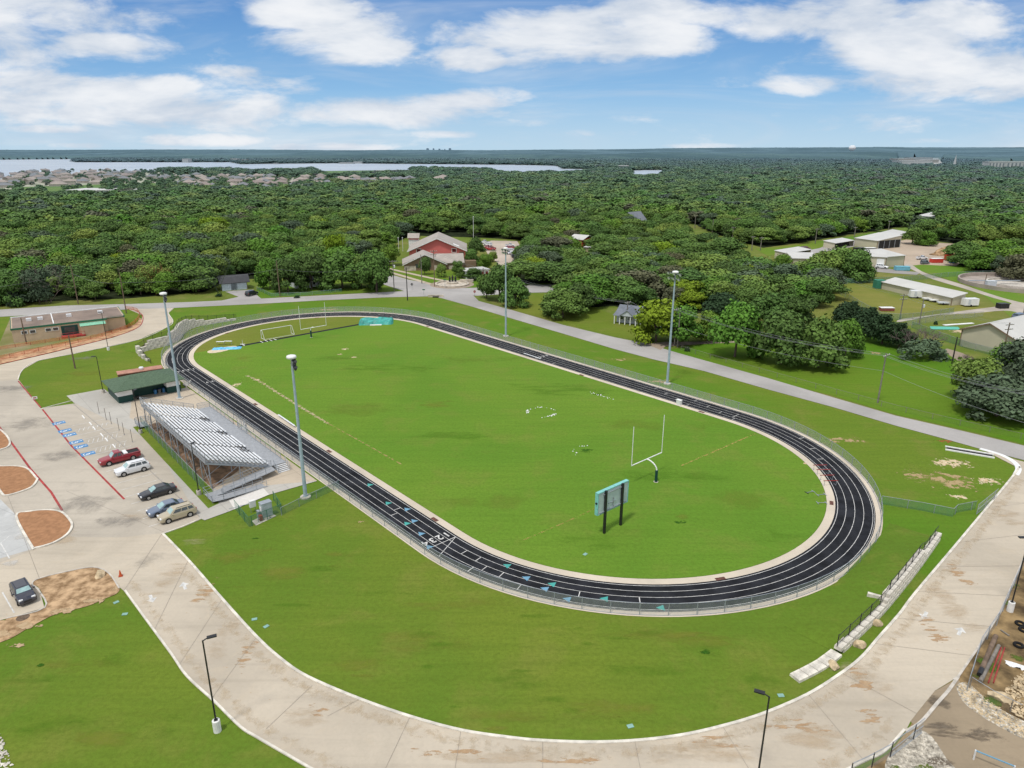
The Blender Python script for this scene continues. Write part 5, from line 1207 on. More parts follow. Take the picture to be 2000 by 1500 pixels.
do = MB().b2(L_*.59-1.9, L_*.59+1.9, -.1, 0, 0, 2.9).build('door', m_dkgreen, b); MB().b2(L_*.59-1.2, L_*.59+1.2, -.14, -.1, .2, 2.5).build('glass_pane', m_glass, do)
MB().b2(L_*.59-2.2, L_*.59+3.2, -2.2, -.1, 0, .45).build('step', m_redp, b)
m = MB(); m.path([(L_*.59-2.1, -2.1, 1.35), (L_*.59+3.1, -2.1, 1.35), (L_*.59+3.1, -.2, 1.35)], .04, 5); [m.tube((xx, -2.1, .4), (xx, -2.1, 1.35), .04, 5) for xx in (L_*.59-2.1, L_*.59+.5, L_*.59+3.1)]; m.build('rail', m_redp, b)
fence('safety_net', 'orange plastic safety netting strung along the bare bank below the beige building', 'fence', cr(Gp([(-40, 712), (60, 690), (140, 672), (200, 658), (250, 641), (272, 622), (268, 608), (245, 604)]), 4), 1.0, m_silt, m_silt, m_redp, 3.2)
fence('safety_net', 'orange plastic netting close along the beige building foundation', 'fence', Gp([(0, 683), (60, 674), (150, 660)]), .8, m_silt, m_silt, m_redp, 3.2)

# fire station
fr = FR((800, 509), (909, 508)); b = btag('fire_station', 'large red-walled fire station with broad grey gabled roof', 'building', fr); L_ = fr.L
he = height_to(909, 508, 488); zr = he+5.2; D_ = 24
m_redw = M('red_siding', (.60, .15, .135), var=.06, sc=.3); m_shing = M('grey_brown_shingle', (.36, .32, .28), var=.10, sc=.4); m_brown = M('brown_siding', (.21, .145, .095), var=.08); m_stone = M('pale_stone', (.50, .44, .36), var=.3, sc=.7)
hwall(MB(), 0, L_, 0, D_, he, zr, 'y').build('wall', m_redw, b)
ro = gable(MB(), 0, L_, 0, D_, he, zr, 'y', .9).build('roof', m_shing, b)
m = MB(); xm = L_/2
for s_ in (-1, 1): m.bar((xm, -.96, zr-.12), (xm+s_*(L_/2+.9), -.96, he-.9*(zr-he)/(L_/2)-.12), .10, .35)
m.build('fascia', m_white, b)
for xx in (L_*.17, L_*.80): window(b, xx, 0, he-.2, 2.2, 1.9, pane=M('dark_red_shutter', (.12, .012, .015)))
MB().b2(L_-2.6, L_-.6, -.12, 0, 0, he-.8).build('stone_pier', m_brown, b)
MB().add([(L_*.72, D_*.3, 0), (L_*.77, D_*.3, 0)], []) if False else None
sl = (zr-he)/(L_/2); xk = L_*.84; zk = zr-(xk-xm)*sl
m = MB(); m.add([(xk-1.3, 2, zk+1.3*sl+.05), (xk+1.3, 2, zk-1.3*sl+.05), (xk+1.3, 5.5, zk-1.3*sl+.05), (xk-1.3, 5.5, zk+1.3*sl+.05)], [(0, 1, 2, 3)]); m.build('skylight', m_white, b)
tw = FR((799, 492), (818, 492)); b2_ = btag('station_tower', 'square stair tower with grey cap behind the left end of the red fire station', 'tower', tw)
Ht = height_to(799, 492, 463); MB().b2(0, tw.L, 0, 4, 0, Ht).build('wall', m_white, b2_); MB().b2(-.02, tw.L+.02, -.05, 4.02, Ht-1.2, Ht-.1).build('band', m_redw, b2_); gable(MB(), 0, tw.L, 0, 4, Ht, Ht+1.6, 'x', .5).build('roof', m_shing, b2_)
fr = FR((790, 529), (870, 527)); b = btag('station_annex', 'low brown and stone wing with grey gabled roof in front of the red station', 'building', fr); L_ = fr.L; he = height_to(790, 529, 514); D_ = 13
hwall(MB(), 0, L_, 0, D_, he, he+3.4, 'y').build('wall', m_brown, b); gable(MB(), 0, L_, 0, D_, he, he+3.4, 'y', .7).build('roof', m_shing, b)
MB().b2(-.05, L_*.28, -.10, 0, 0, 1.9).build('stone_base', m_stone, b)
MB().b2(L_*.72, L_*.98, -.10, 0, 0, 1.9).build('stone_base', m_stone, b)
m = MB()
for s_ in (-1, 1): m.bar((L_/2, -.74, he+3.3), (L_/2+s_*(L_/2+.7), -.74, he-.75), .08, .28)
m.build('fascia', m_white, b)
window(b, L_*.30, 0, 1.9, 1.3, 2.0, frame=m_brown); window(b, L_*.62, 0, 1.9, 1.3, 2.0, frame=m_brown)
MB().b2(L_, L_+7.5, 1.5, D_-1, 0, he-.2).build('side_wall', m_brown, b); gable(MB(), L_-3, L_+7.5, 1.5, D_-1, he-.2, he+2.6, 'x', .5).build('side_roof', m_shing, b)
MB().b2(L_+1.5, L_+6.5, 1.38, 1.5, 0, 1.5).build('stone_base', m_stone, b); MB().b2(L_+6.5, L_+13, 3, 10, 0, 2.9).build('garage_wall', m_brown, b)
fr = FR((912, 545), (955, 541)); b = btag('pump_house', 'small building with white flat roof and two dark red doors near the memorial', 'building', fr); L_ = fr.L
MB().b2(0, L_, 0, 6, 0, 2.9).build('wall', m_white, b); MB().b2(-.5, L_+.3, -.5, 6.4, 2.9, 3.15).build('roof', m_metalroof, b)
for k in (.72, .9): MB().b2(L_*k-.5, L_*k+.5, -.06, 0, 0, 2.3).build('door', M('dark_red_door', (.22, .03, .025)), b)
# memorial
x, y = G(883, 556); t = thing('memorial', 'stone paved memorial with three dark standing figures at the intersection', 'memorial', (x, y, 0))
m = MB(); m.lathe([(6.2, 0), (6.2, .55), (5.6, .55), (5.6, .12), (0.1, .12)], n=26); m.build('stone_ring', m_stone, t)
m = MB(); m.lathe([(8.0, 0), (8.0, .08)], n=26); m.build('paving', m_yard, t); MB().lathe([(2.1, .1), (2.1, .7), (1.8, .75)], (0, 2, 0), 18).build('plinth', m_stone, t)
for i, (xx, hh) in enumerate(((-1.0, 2.3), (0, 2.6), (1.1, 2.4))):
    o = MB(); o.lathe([(.34, .7), (.40, 1.1), (.30, 1.6), (.42, 2.1), (.36, hh+.0), (.14, hh+.15), (.18, hh+.35), (.08, hh+.55)], (xx, 2+.3*(i % 2), 0), 9); o.build('figure', M('dark_bronze', (.025, .028, .025), rough=.5), t)
MB().b2(2.5, 7.5, 4.5, 5.2, 0, 1.1).build('stone_bench_wall', m_stone, t)
# grey house
fr = FR((1199, 632), (1252, 638)); b = btag('house', 'grey house with columned porch half hidden by the yellow-green tree', 'house', fr); L_ = fr.L
m_grr = M('slate_grey_roof', (.16, .175, .20), var=.12, sc=.6); m_gw = M('light_grey_siding', (.52, .55, .58), var=.05)
hwall(MB(), .0, L_+6, 2.2, 10, 2.6, 4.4, 'x').build('wall', m_gw, b); gable(MB(), 0, L_+6, 2.2, 10, 2.6, 4.4, 'x', .5).build('roof', m_grr, b)
MB().add([(-.4, -.2, 2.45), (L_+1, -.2, 2.45), (L_+1, 3.0, 3.15), (-.4, 3.0, 3.15)], [(0, 1, 2, 3)]).build('porch_roof', m_grr, b)
m = MB(); m.add([(1.5, -.15, 2.5), (6, -.15, 2.5), (3.75, -.15, 4.1)], [(0, 1, 2)]); m.build('gable_front', m_gw, b); gable(MB(), 1.5, 6, -.1, 5, 2.5, 4.2, 'y', .3, .1).build('gable_roof', m_grr, b)
for k in range(6): MB().b2(.1+k*(L_-.2)/5-.12, .1+k*(L_-.2)/5+.12, -.1, .14, 0, 2.4).build('column', m_white, b)
for k in (.2, .5, .8): window(b, L_*k, 2.2, 1.5, 1.1, 1.5)
# white house and garage in the trees, left
fr = FR((580, 564.5), (636, 558)); b = btag('house', 'small white cottage with dark grey roof under the roadside trees', 'house', fr); L_ = fr.L
m_wht = M('white_siding', (.62, .65, .66), var=.06)
hwall(MB(), 0, L_, 0, 8, 2.7, 4.6, 'x').build('wall', m_wht, b); gable(MB(), 0, L_, 0, 8, 2.7, 4.6, 'x', .5).build('roof', M('charcoal_roof', (.05, .05, .055), sc=1), b)
for k in (.15, .35, .6, .82): window(b, L_*k, 0, 1.5, 1.0, 1.1)
fr = FR((440, 568), (478, 565)); b = btag('garage', 'low garage with two pale doors and charcoal roof at the wood edge', 'garage', fr); L_ = fr.L
MB().b2(-.5, L_+1, 0, 7, 0, 2.9).build('wall', m_brown, b); gable(MB(), -1.2, L_+1.5, 0, 7, 2.9, 4.8, 'x', .5).build('roof', M('charcoal_roof', (.05, .05, .055), sc=1), b)
for k in (.26, .72): MB().b2(L_*k-2.6, L_*k+2.6, -.06, 0, 0, 2.4).build('garage_door', M('pale_blue_door', (.50, .57, .64)), b)
# red barn
fr = FR((1148, 484), (1158, 482)); b = btag('barn', 'small bright red barn with white roof in a gap of the woods', 'barn', fr); L_ = fr.L
MB().b2(-5, L_+1, 0, 8, 0, 4.6).build('wall', M('barn_red', (.42, .012, .015)), b); gable(MB(), -5, L_+1, 0, 8, 4.6, 6.2, 'y', .5).build('roof', m_metalroof, b)
fr = FR((1141, 492), (1160, 493)); b = btag('shed', 'low white-roofed shed in front of the red barn', 'shed', fr); MB().b2(0, fr.L, 0, 4, 0, 2.2).build('wall', m_cream, b); MB().b2(-.4, fr.L+.4, -.4, 4.4, 2.2, 2.4).build('roof', m_metalroof, b)
fr = FR((1240, 448), (1262, 446)); b = btag('house', 'grey roof of a house buried in the middle woods', 'house', fr); hwall(MB(), 0, fr.L, 0, 12, 5, 10, 'x').build('wall', m_gw, b); gable(MB(), 0, fr.L, 0, 12, 5, 10, 'x', .6).build('roof', m_grr, b)
# town yard sheds
def shed(name, label, p0, p1, D_, hf, hb, cat='shed', wall=m_metalwall, roof=m_metalroof, trim=m_brown, open_=False, group=None):
    fr = FR(p0, p1); b = btag(name, label, cat, fr, group); L_ = fr.L
    w_ = MB(); w_.add([(0, 0, 0), (L_, 0, 0), (L_, D_, 0), (0, D_, 0), (0, 0, hf), (L_, 0, hf), (L_, D_, hb), (0, D_, hb)], [(0, 1, 5, 4)]*(not open_)+[(1, 2, 6, 5), (2, 3, 7, 6), (3, 0, 4, 7)])
    w_.build('wall', wall, b)
    sl = (hb-hf)/D_
    r_ = MB(); a, c = -.35, L_+.35; y0, y1 = -.4, D_+.4; z0, z1 = hf+.05-.4*sl, hb+.05+.4*sl
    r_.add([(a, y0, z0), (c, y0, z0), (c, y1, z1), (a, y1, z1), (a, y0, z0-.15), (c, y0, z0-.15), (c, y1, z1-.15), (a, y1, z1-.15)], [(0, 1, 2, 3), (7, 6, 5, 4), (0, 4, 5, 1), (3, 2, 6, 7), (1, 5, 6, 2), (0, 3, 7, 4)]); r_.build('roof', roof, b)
    m = MB(); m.b2(-.06, .12, -.06, .12, 0, hf-.05); m.b2(L_-.12, L_+.06, -.06, .12, 0, hf-.05); m.build('corner_trim', trim, b)
    if open_:
        for k in range(int(L_/5)+1): MB().b2(k*L_/max(1, int(L_/5))-.1, k*L_/max(1, int(L_/5))+.1, -.05, .1, 0, hf-.1).build('post', m_black, b)
        MB().b2(.2, L_-.2, D_*.35, D_*.36, 0, hf*.95).build('dark_inner_sheet', m_dark, b)  # dark sheet set in for the shade inside the open shed
    return b, fr
fr = FR((1721, 564.5), (1857, 597)); hf = height_to(1721, 564.5, 550); d1 = FR((1721, 564.5), (1857, 597)).loc(1757, 544.5, hf+1.1)[1]
b, fr = shed('long_shed', 'very long beige metal shed with white roof across the mown field', (1721, 564.5), (1857, 597), d1, hf, hf+1.1)
MB().b2(fr.L*.47-.12, fr.L*.47+.12, -.1, 0, 0, hf).build('downpipe', m_brown, b)
fr = FR((1873, 675), (1976, 698)); b = btag('large_shed', 'large beige metal hall with white gabled roof and open dark side at the right edge', 'building', fr); L_ = fr.L; he = height_to(1873, 675, 641)
hwall(MB(), 0, L_, 0, 45, he, he+2.6, 'y').build('wall', m_metalwall, b); gable(MB(), 0, L_, 0, 45, he, he+2.6, 'y', .5).build('roof', m_metalroof, b)
m = MB(); m.b2(-.08, .15, -.08, .15, 0, he); m.b2(L_-.15, L_+.08, -.08, .15, 0, he); m.bar((-.5, -.52, he-.35), (L_/2, -.52, he+2.5), .1, .3); m.bar((L_+.5, -.52, he-.35), (L_/2, -.52, he+2.5), .1, .3); m.build('corner_trim', m_brown, b)
MB().b2(L_, L_+.1, 2, 40, 0, he-1.2).build('dark_bay_panel', m_dark, b)  # dark panel on the closed wall, painted as the shaded open side
b, fr = shed('garage_block', 'beige town garage with white roof and wide pale door right of the big trees', (1728, 523), (1764, 520), 12, 4.6, 5.8)
b, fr = shed('garage_block', 'beige garage section with pale roller door behind the white SUVs', (1696, 522), (1728, 524), 12, 4.6, 5.8); MB().b2(fr.L*.45, fr.L*.9, -.06, 0, 0, 3.8).build('roller_door', m_white, b)
shed('garage_block', 'beige garage partly behind the left side of the big trees', (1546, 524), (1596, 525), 10, 4.2, 5.2)
fq = FR((1668, 481), (1712, 487)); dq = hypot(*[a_-b_ for a_, b_ in zip(fq.loc(1741, 479), (fq.L, 0))])
b, fr = shed('open_shed', 'beige equipment shed with a dark open side facing the dirt lot', (1668, 481), (1712, 487), dq*.8, 4.2, 6.0)
MB().b2(fr.L, fr.L+.08, .8, dq*.8-.5, .1, 4.0).build('dark_bay_panel', m_dark, b)  # shade of the open side painted as a dark panel over the wall
for k in range(5): MB().b2(fr.L+.08, fr.L+.25, .8+k*(dq*.8-1.5)/4-.1, .8+k*(dq*.8-1.5)/4+.1, 0, 4.2).build('post', m_galv, b)
shed('long_roof_shed', 'leftmost of the long open sheds with flat white roofs along the yard road', (1536, 507), (1582, 499), 6, 2.8, 3.4, open_=True)
shed('long_roof_shed', 'long open white-roofed shed left of the beige equipment shed', (1630, 486), (1666, 480), 6, 2.8, 3.4, open_=True)
shed('long_roof_shed', 'long open white-roofed shed right of the beige equipment shed', (1738, 473), (1772, 463), 8, 2.8, 3.6, open_=True)
shed('white_building', 'pale flat-roofed building in the woods above the dirt lot', (1788, 436), (1814, 438), 22, 5, 6, 'building', wall=m_gw)
# containers, trailers and yard equipment
def boxy(name, label, cat, px, py, dim, mat, rz=0, lidmat=None, ribs=True, z=0):
    x, y = G(px, py); t = thing(name, label, cat, (x, y, z), rz); l, w_, h_ = dim
    m = MB(); m.b2(-l/2, l/2, -w_/2, w_/2, .12, h_)
    if ribs:
        for k in range(int(l/.6)): m.b2(-l/2+.3+k*.6-.08, -l/2+.3+k*.6+.08, -w_/2-.05, w_/2+.05, .15, h_-.1)
    m.build('body', mat, t); MB().b2(-l/2-.04, l/2+.04, -w_/2-.06, w_/2+.06, h_, h_+.1).build('lid', lidmat or mat, t)
    MB().b2(-l/2, l/2, -w_/2+.1, w_/2-.1, 0, .12).build('skid', m_black, t); return t
boxy('shipping_container', 'green container at the left end of the long beige shed', 'container', 1716, 563, (3.2, 2.6, 2.9), M('container_green', (.04, .20, .13)), .0)
boxy('dumpster', 'black dumpster on the grass beside the yard road', 'dumpster', 1957, 602, (3.2, 1.8, 1.5), m_black, .1)
boxy('covered_container', 'low container under a light blue cover beside the town garage', 'container', 1761, 528, (5.5, 2.2, 1.6), M('pale_blue_cover', (.16, .42, .52)), -.1)
boxy('roll_off_container', 'blue roll-off container at the back of the dirt lot', 'container', 1800, 475, (7, 2.6, 2.0), M('container_blue', (.04, .09, .22)), .1)
boxy('dumpster', 'black dumpsters row below the open equipment shed, left one', 'dumpster', 1677, 492, (5, 2, 2.0), m_black, .0)
boxy('dumpster', 'black dumpsters row below the open equipment shed, right one', 'dumpster', 1698, 494, (5, 2.2, 2.4), M('dark_grey_paint', (.05, .055, .06)), .1, m_white)
boxy('generator', 'orange machine housing at the edge of the dirt pile', 'machine', 1853, 508, (3.4, 2, 2.4), M('machine_orange', (.60, .07, .02)), .0)
boxy('loader', 'red and white machine among the trailers in the dirt lot', 'machine', 1828, 513, (5, 2.2, 1.8), M('machine_red', (.55, .06, .04)), .1, m_white)
boxy('water_tank', 'small blue tank at the right end of the dirt lot machines', 'tank', 1860, 514, (2.5, 1.5, 1.2), M('tank_blue', (.03, .10, .22)), .0)
boxy('control_box', 'grey control cabinet at the rim of the round tank', 'cabinet', 1933, 563, (3, 2, 2.6), m_gw, -.2, ribs=False)
boxy('small_pallet_shed', 'low red-sided crate with white top in the mown field', 'crate', 1731, 607, (4, 1.8, 1.0), M('dull_red', (.25, .08, .06)), .0, m_white)
def trailer(label, px, py, l, rz):
    x, y = G(px, py); t = thing('trailer', label, 'trailer', (x, y, 0), rz, None)
    m = MB(); m.box((0, 0, 1.45), (l, 2.1, 2.0), taper=.97); m.build('body', m_white, t); MB().box((0, 0, 2.5), (l*.96, 2.0, .08)).build('roof', m_alu, t)
    MB().bar((l/2, 0, .5), (l/2+1.2, 0, .45), .1, .1).build('hitch', m_black, t)
    for s_ in (-1, 1): MB().tube((-.3, s_*.95, .35), (-.3, s_*1.12, .35), .35, 12).build('wheel', m_tyre, t)
    MB().box((-l*.2, -1.07, 1.5), (.8, .03, 1.5)).build('door', m_gw, t)
trailer('white box trailer parked along the middle of the long beige shed', 1791, 582, 5.0, -.15)
trailer('white box trailer at the right end of the long beige shed', 1893, 598, 4.6, .1)
for i, (px, py) in enumerate(((1812, 587), (1825, 590), (1841, 595))):
    x, y = G(px, py); t = thing('utility_trailer', f'{ORD[i]} low white utility trailer from the left along the long beige shed', 'trailer', (x, y, 0), -.15, 'low trailers along the long shed')
    MB().box((0, 0, .7), (3.2, 1.6, .35)).build('bed', m_white if i < 2 else m_gw, t)
    for s_ in (-1, 1): MB().tube((-.2, s_*.8, .33), (-.2, s_*.95, .33), .33, 10).build('wheel', m_tyre, t)
x, y = G(1844, 641); t = thing('tarpaulin', 'flat bright turquoise tarpaulin on the grass before the large beige hall', 'tarpaulin', (x, y, 0)); MB().poly([(-4.5, -1.6, 0), (3.5, -2.0, 0), (4.5, 1.2, 0), (-3, 1.8, 0)], .10).build('sheet', M('turquoise_sheet', (.10, .42, .32)), t)
x, y = G(1872, 634); t = thing('panel_stack', 'pale flat sheets lying on the grass beyond the turquoise tarpaulin', 'sheets', (x, y, 0), .25); MB().b2(-5, 5, -.5, .5, .05, .2).build('panel', m_white, t)
x, y = G(1893, 884); t = thing('concrete_headwall', 'long pale concrete drain headwall in the verge by the road bend', 'headwall', (x, y, 0), atan2(G(1915, 889)[1]-G(1868, 881)[1], G(1915, 889)[0]-G(1868, 881)[0]))
m = MB(); m.b2(-3.4, 3.4, .55, .85, 0, .22); m.b2(-3.4, 3.4, -.85, -.6, 0, .22); m.build('slab', m_basew, t); MB().b2(-3.2, 3.2, -.6, .55, .02, .08).build('channel', m_dark, t)
# round treatment tank
c = G(1990, 556); R_ = hypot(G(1873, 547)[0]-c[0], G(1873, 547)[1]-c[1]); t = thing('round_tank', 'wide round concrete treatment tank with low walls at the right edge', 'tank', (*c, 0))
MB().lathe([(R_+.6, 0), (R_+.6, 1.4), (R_, 1.4), (R_-.1, .15), (.1, .15)], n=64).build('tank_wall', M('tank_concrete', (.34, .29, .25), var=.2, sc=.2), t)
MB().lathe([(R_*.55, .2), (R_*.55, .9), (R_*.52, .9), (R_*.52, .26)], n=40).build('inner_ring', m_basec, t)
MB().b2(-R_, 0, -.5, .5, 1.4, 1.6).build('catwalk', m_galv, t)
# dirt pile
x, y = G(1856, 498); m = MB(); prof = []
for i in range(9): prof.append((9*(1-i/8)**1.0+.1, 4.2*sin(i/8*pi/2)))
o = m.lathe(prof, n=18).build('dirt_pile', m_dirt, loc=(x, y, 0), smooth=True)
for v in o.data.vertices: v.co.x *= 1+random.uniform(-.12, .12); v.co.y *= .6; v.co.z *= 1+random.uniform(-.15, .1)
tag(o, 'brown mound of dumped soil between the machines and the round tree clump', 'dirt pile')
# fences of the yard and pasture
fence('field_fence', 'long chain-link fence along the back edge of the mown field', 'fence', Gp([(1618, 556), (1700, 552), (1780, 548), (1850, 541), (1960, 536), (2080, 545)]), 1.8, m_meshg, m_galv, m_galv, 4)
fence('field_fence', 'chain-link fence descending from the big tree toward the cedars', 'fence', Gp([(1618, 556), (1640, 575), (1680, 600), (1720, 622), (1757, 625), (1800, 622), (1862, 612)]), 1.8, m_meshg, m_galv, m_galv, 4)
fence('lane_fence', 'chain-link fence on the near side of the yard lane', 'fence', Gp([(1770, 637), (1850, 625), (1920, 618)]), 1.6, m_mesh, m_galv, m_galv, 4)
fence('hall_fence', 'chain-link fence in front of the large beige hall', 'fence', Gp([(1780, 640), (1840, 664), (1890, 682), (1960, 700)]), 1.8, m_meshg, m_galv, m_galv, 4)
fence('pasture_fence', 'low wire fence with thin posts between the pasture and the road', 'fence', Gp([(1330, 684), (1500, 733), (1625, 768), (1750, 802), (1875, 832), (2040, 868)]), 1.1, mesh_mat('thin_wire', (.3, .3, .28), .05), m_woodg, m_woodg, 4.5)
fence('yard_front_fence', 'low fence with wire mesh on the lawn before the white cottage', 'fence', Gp([(502, 566), (530, 579), (600, 577), (668, 570)]), 1.1, m_meshg, m_galv, m_galv, 4)
fence('site_gate_fence', 'green chain-link run crossing the verge right of the track bend', 'fence', Gp([(1721, 985), (1800, 998), (1860, 1010), (1868, 1002), (1905, 995)]), 1.3, m_meshg, m_galv, m_galv, 3.2)
fence('swing_gate', 'open chain-link swing gate at the edge of the right-hand drive', 'gate', Gp([(1907, 1005), (1946, 973)]), 1.5, m_mesh, m_galv, m_galv, 3.2, rails=(1, .05, .5))
fence('yard_boundary_fence', 'chain-link fence along the construction yard edge at the right', 'fence', Gp([(1888, 1350), (1912, 1272), (1946, 1222), (1992, 1120), (2045, 1030)]), 1.7, m_mesh, m_galv, m_galv, 3.2)
fence('yard_boundary_fence', 'chain-link fence at the bottom right below the sliding gate', 'fence', Gp([(1660, 1520), (1690, 1506), (1738, 1480)]), 1.5, m_mesh, m_galv, m_black, 2.4)
fence('sliding_gate', 'galvanised sliding mesh gate across the gravel entrance', 'gate', Gp([(1738, 1480), (1800, 1432)]), 1.6, m_mesh, m_galv, m_black, 3.4, rails=(1, .05, .5))
fence('cross_fence', 'wire fence run inside the construction yard', 'fence', Gp([(1893, 1345), (1935, 1372), (1990, 1400)]), 1.3, mesh_mat('thin_wire_b', (.4, .4, .38), .08), m_galv, m_woodg, 3.4)
# construction yard clutter
def log(label, p, q, r, mat, name='pipe', cat='pipe'):
    a, b_ = G(*p), G(*q); t = thing(name, label, cat, (*a, 0), atan2(b_[1]-a[1], b_[0]-a[0])); l = hypot(b_[0]-a[0], b_[1]-a[1])
    MB().tube((0, 0, r+.03), (l, 0, r+.03), r, 12).build('shaft', mat, t); MB().tube((l*.86, 0, r+.03), (l+.03, 0, r+.03), r*1.06, 12).build('collar', m_black if mat is m_wood else mat, t)
log('thick brown log with a black sleeve in the construction yard', (1944, 1246), (1912, 1322), .22, m_wood, 'log', 'log')
log('pale round pole lying beside the thick brown log', (1950, 1264), (1914, 1334), .17, m_woodg, 'log', 'log')
log('thin rusty pipe, left one of two beside the poles', (1955, 1266), (1930, 1335), .06, m_redp); log('thin rusty pipe, right one of two beside the poles', (1962, 1266), (1940, 1335), .06, m_redp)
log('short pale timber lying near the tyres', (1954, 1232), (1970, 1243), .08, m_woodg, 'timber', 'timber')
for i, (px, py) in enumerate(((1992, 1220), (1989, 1262), (1999, 1232))):
    x, y = G(px, py); m = MB(); 
    for k in range(16):
        a0_, a1_ = 2*pi*k/16, 2*pi*(k+1)/16; m.tube((.38*cos(a0_), .38*sin(a0_), .14), (.38*cos(a1_), .38*sin(a1_), .14), .13, 8)
    tag(m.build('tyre', m_tyre, loc=(x, y, 0)), ('old black tyre nearest the lamp footing in the yard', 'old black tyre half sunk in the grass, nearest the camera', 'old black tyre at the very edge of the photo')[i], 'tyre')
x, y = G(1985, 1302); t = thing('plastic_bundle', 'crumpled white plastic sheeting in the construction yard grass', 'sheeting', (x, y, 0), -.6); m = MB(); vs = [(i/8*1.8-.9+random.uniform(-.05, .05), j/4*.7-.35+random.uniform(-.05, .05), abs(random.gauss(.10, .07))) for j in range(5) for i in range(9)]
m.add(vs, [(j*9+i, j*9+i+1, j*9+i+10, j*9+i+9) for j in range(4) for i in range(8)]); m.build('sheet', m_white, t)
x, y = G(1901, 1484); t = thing('pipe_barrier', 'pale blue-white pipe barrier rail at the bottom right corner', 'barrier', (x, y, 0), atan2(G(1940, 1500)[1]-y, G(1940, 1500)[0]-x))
MB().tube((0, 0, 0), (0, 0, 1.0), .07, 8).build('post', m_alu, t); MB().tube((2.6, 0, 0), (2.6, 0, 1.0), .07, 8).build('post', m_alu, t); MB().tube((0, 0, .95), (2.6, 0, .95), .06, 8).build('rail', m_bluel, t)
# rock piles: uncountable rubble
def rubble(name, label, poly, nn, smin, smax, mat, hgt=.5):
    path = Gp(poly); xs = [p[0] for p in path]; ys = [p[1] for p in path]; m = MB(); c = 0
    def inside(x, y):
        r = False
        for i in range(len(path)):
            (x0, y0), (x1, y1) = path[i], path[(i+1) % len(path)]
            if (y0 > y) != (y1 > y) and x < (x1-x0)*(y-y0)/(y1-y0)+x0: r = not r
        return r
    while c < nn:
        x, y = random.uniform(min(xs), max(xs)), random.uniform(min(ys), max(ys))
        if not inside(x, y): continue
        c += 1; s_ = random.uniform(smin, smax); v = []
        for k in range(6):
            d_ = [(1, 0, 0), (-1, 0, 0), (0, 1, 0), (0, -1, 0), (0, 0, 1), (0, 0, -1)][k]; r_ = s_*random.uniform(.5, 1.1); v.append((x+d_[0]*r_+random.uniform(-.3, .3)*s_, y+d_[1]*r_, .04+s_*.2+d_[2]*r_*.7+random.random()*0))
        m.add(v, [(0, 2, 4), (2, 1, 4), (1, 3, 4), (3, 0, 4), (2, 0, 5), (1, 2, 5), (3, 1, 5), (0, 3, 5)])
    o = m.build(name, mat); tag(o, label, 'rubble', kind='stuff'); return o
rubble('rubble', 'strip of broken pale rock along the yard track', [(1868, 1340), (1890, 1335), (1925, 1365), (1970, 1395), (2040, 1430), (2040, 1460), (1960, 1425), (1910, 1395), (1880, 1370)], 900, .04, .13, m_rock)
rubble('rubble', 'heap of crushed limestone beside the sliding gate', [(1735, 1482), (1769, 1452), (1790, 1430), (1820, 1445), (1850, 1490), (1880, 1540), (1760, 1560), (1730, 1510)], 1300, .03, .10, M('dusty_limestone', (.42, .38, .31), var=.3))
rubble('rubble', 'pinkish broken stone pile at the right edge of the yard', [(1960, 1355), (1975, 1330), (2010, 1310), (2040, 1380), (2010, 1410), (1980, 1395)], 500, .07, .2, m_rock)
rubble('riprap', 'pale riprap stones in the lower left corner', [(-60, 1420), (0, 1435), (12, 1460), (30, 1515), (-80, 1530)], 500, .08, .2, m_block)
# street signs
def rsign(px, py, ty, label, shape='round', mat=m_redp):
    x, y = G(px, py); H = height_to(px, py, ty); t = thing('street_sign', label, 'sign', (x, y, 0)); MB().tube((0, 0, 0), (0, 0, H), .05, 6).build('post', m_galv, t)
    m = MB()
    if shape == 'oct': m.tube((0, -.08, H-.4), (0, -.05, H-.4), .45, 8)
    else: m.box((0, -.06, H-.3), (.9, .04, .35))
    o = m.build('panel', mat, t)
    if shape == 'oct':
        for nm, s_ in (('STOP', .30),):
            q = flat_text(nm, s_, 0, m_white, (0, 0), 0, 'lettering', kind=None); adopt(q, t); q.location = (0, -.09, H-.4); q.rotation_euler = (pi/2, 0, 0)
rsign(927, 577, 567, 'red octagonal stop sign at the intersection corner', 'oct'); rsign(805, 566, 553, 'dark-backed sign at the side road corner', 'oct', m_black); rsign(828, 578, 564, 'street name sign on the grass at the intersection', 'bar', m_trim); rsign(869, 563, 545, 'green street name sign by the memorial', 'bar', m_trim)
for i, (px, py, ty, lb) in enumerate(((779, 491, 465, 'left one of two pale flagpoles beyond the fire station'), (787, 491, 465, 'right one of two pale flagpoles beyond the fire station'), (925, 476, 424, 'tall thin antenna mast behind the fire station'))):
    x, y = G(px, py); t = thing('flagpole', lb, 'pole', (x, y, 0)); H = height_to(px, py, ty); MB().tube((0, 0, 0), (0, 0, H), .11, 8).build('pole', m_alu, t); MB().lathe([(.2, H), (.24, H+.2), (.05, H+.4)], n=8).build('finial', m_alu, t)
for i, (px, py, ty) in enumerate(((929, 475, 448), (932, 475, 457))):
    lamp(px, py, ty, ('taller', 'shorter')[i]+' curved grey lot lamp at the back of the fire station lot', m_basec, 0, arm=1.2)
x, y = G(851, 581); t = thing('culvert', 'small stone-lined culvert opening at the intersection verge', 'culvert', (x, y, 0)); MB().b2(-2.6, 2.6, .3, .7, 0, .8).build('headwall', m_stone, t); MB().b2(-1, 1, -.4, .31, .0, .35).build('pipe_mouth', m_dark, t)

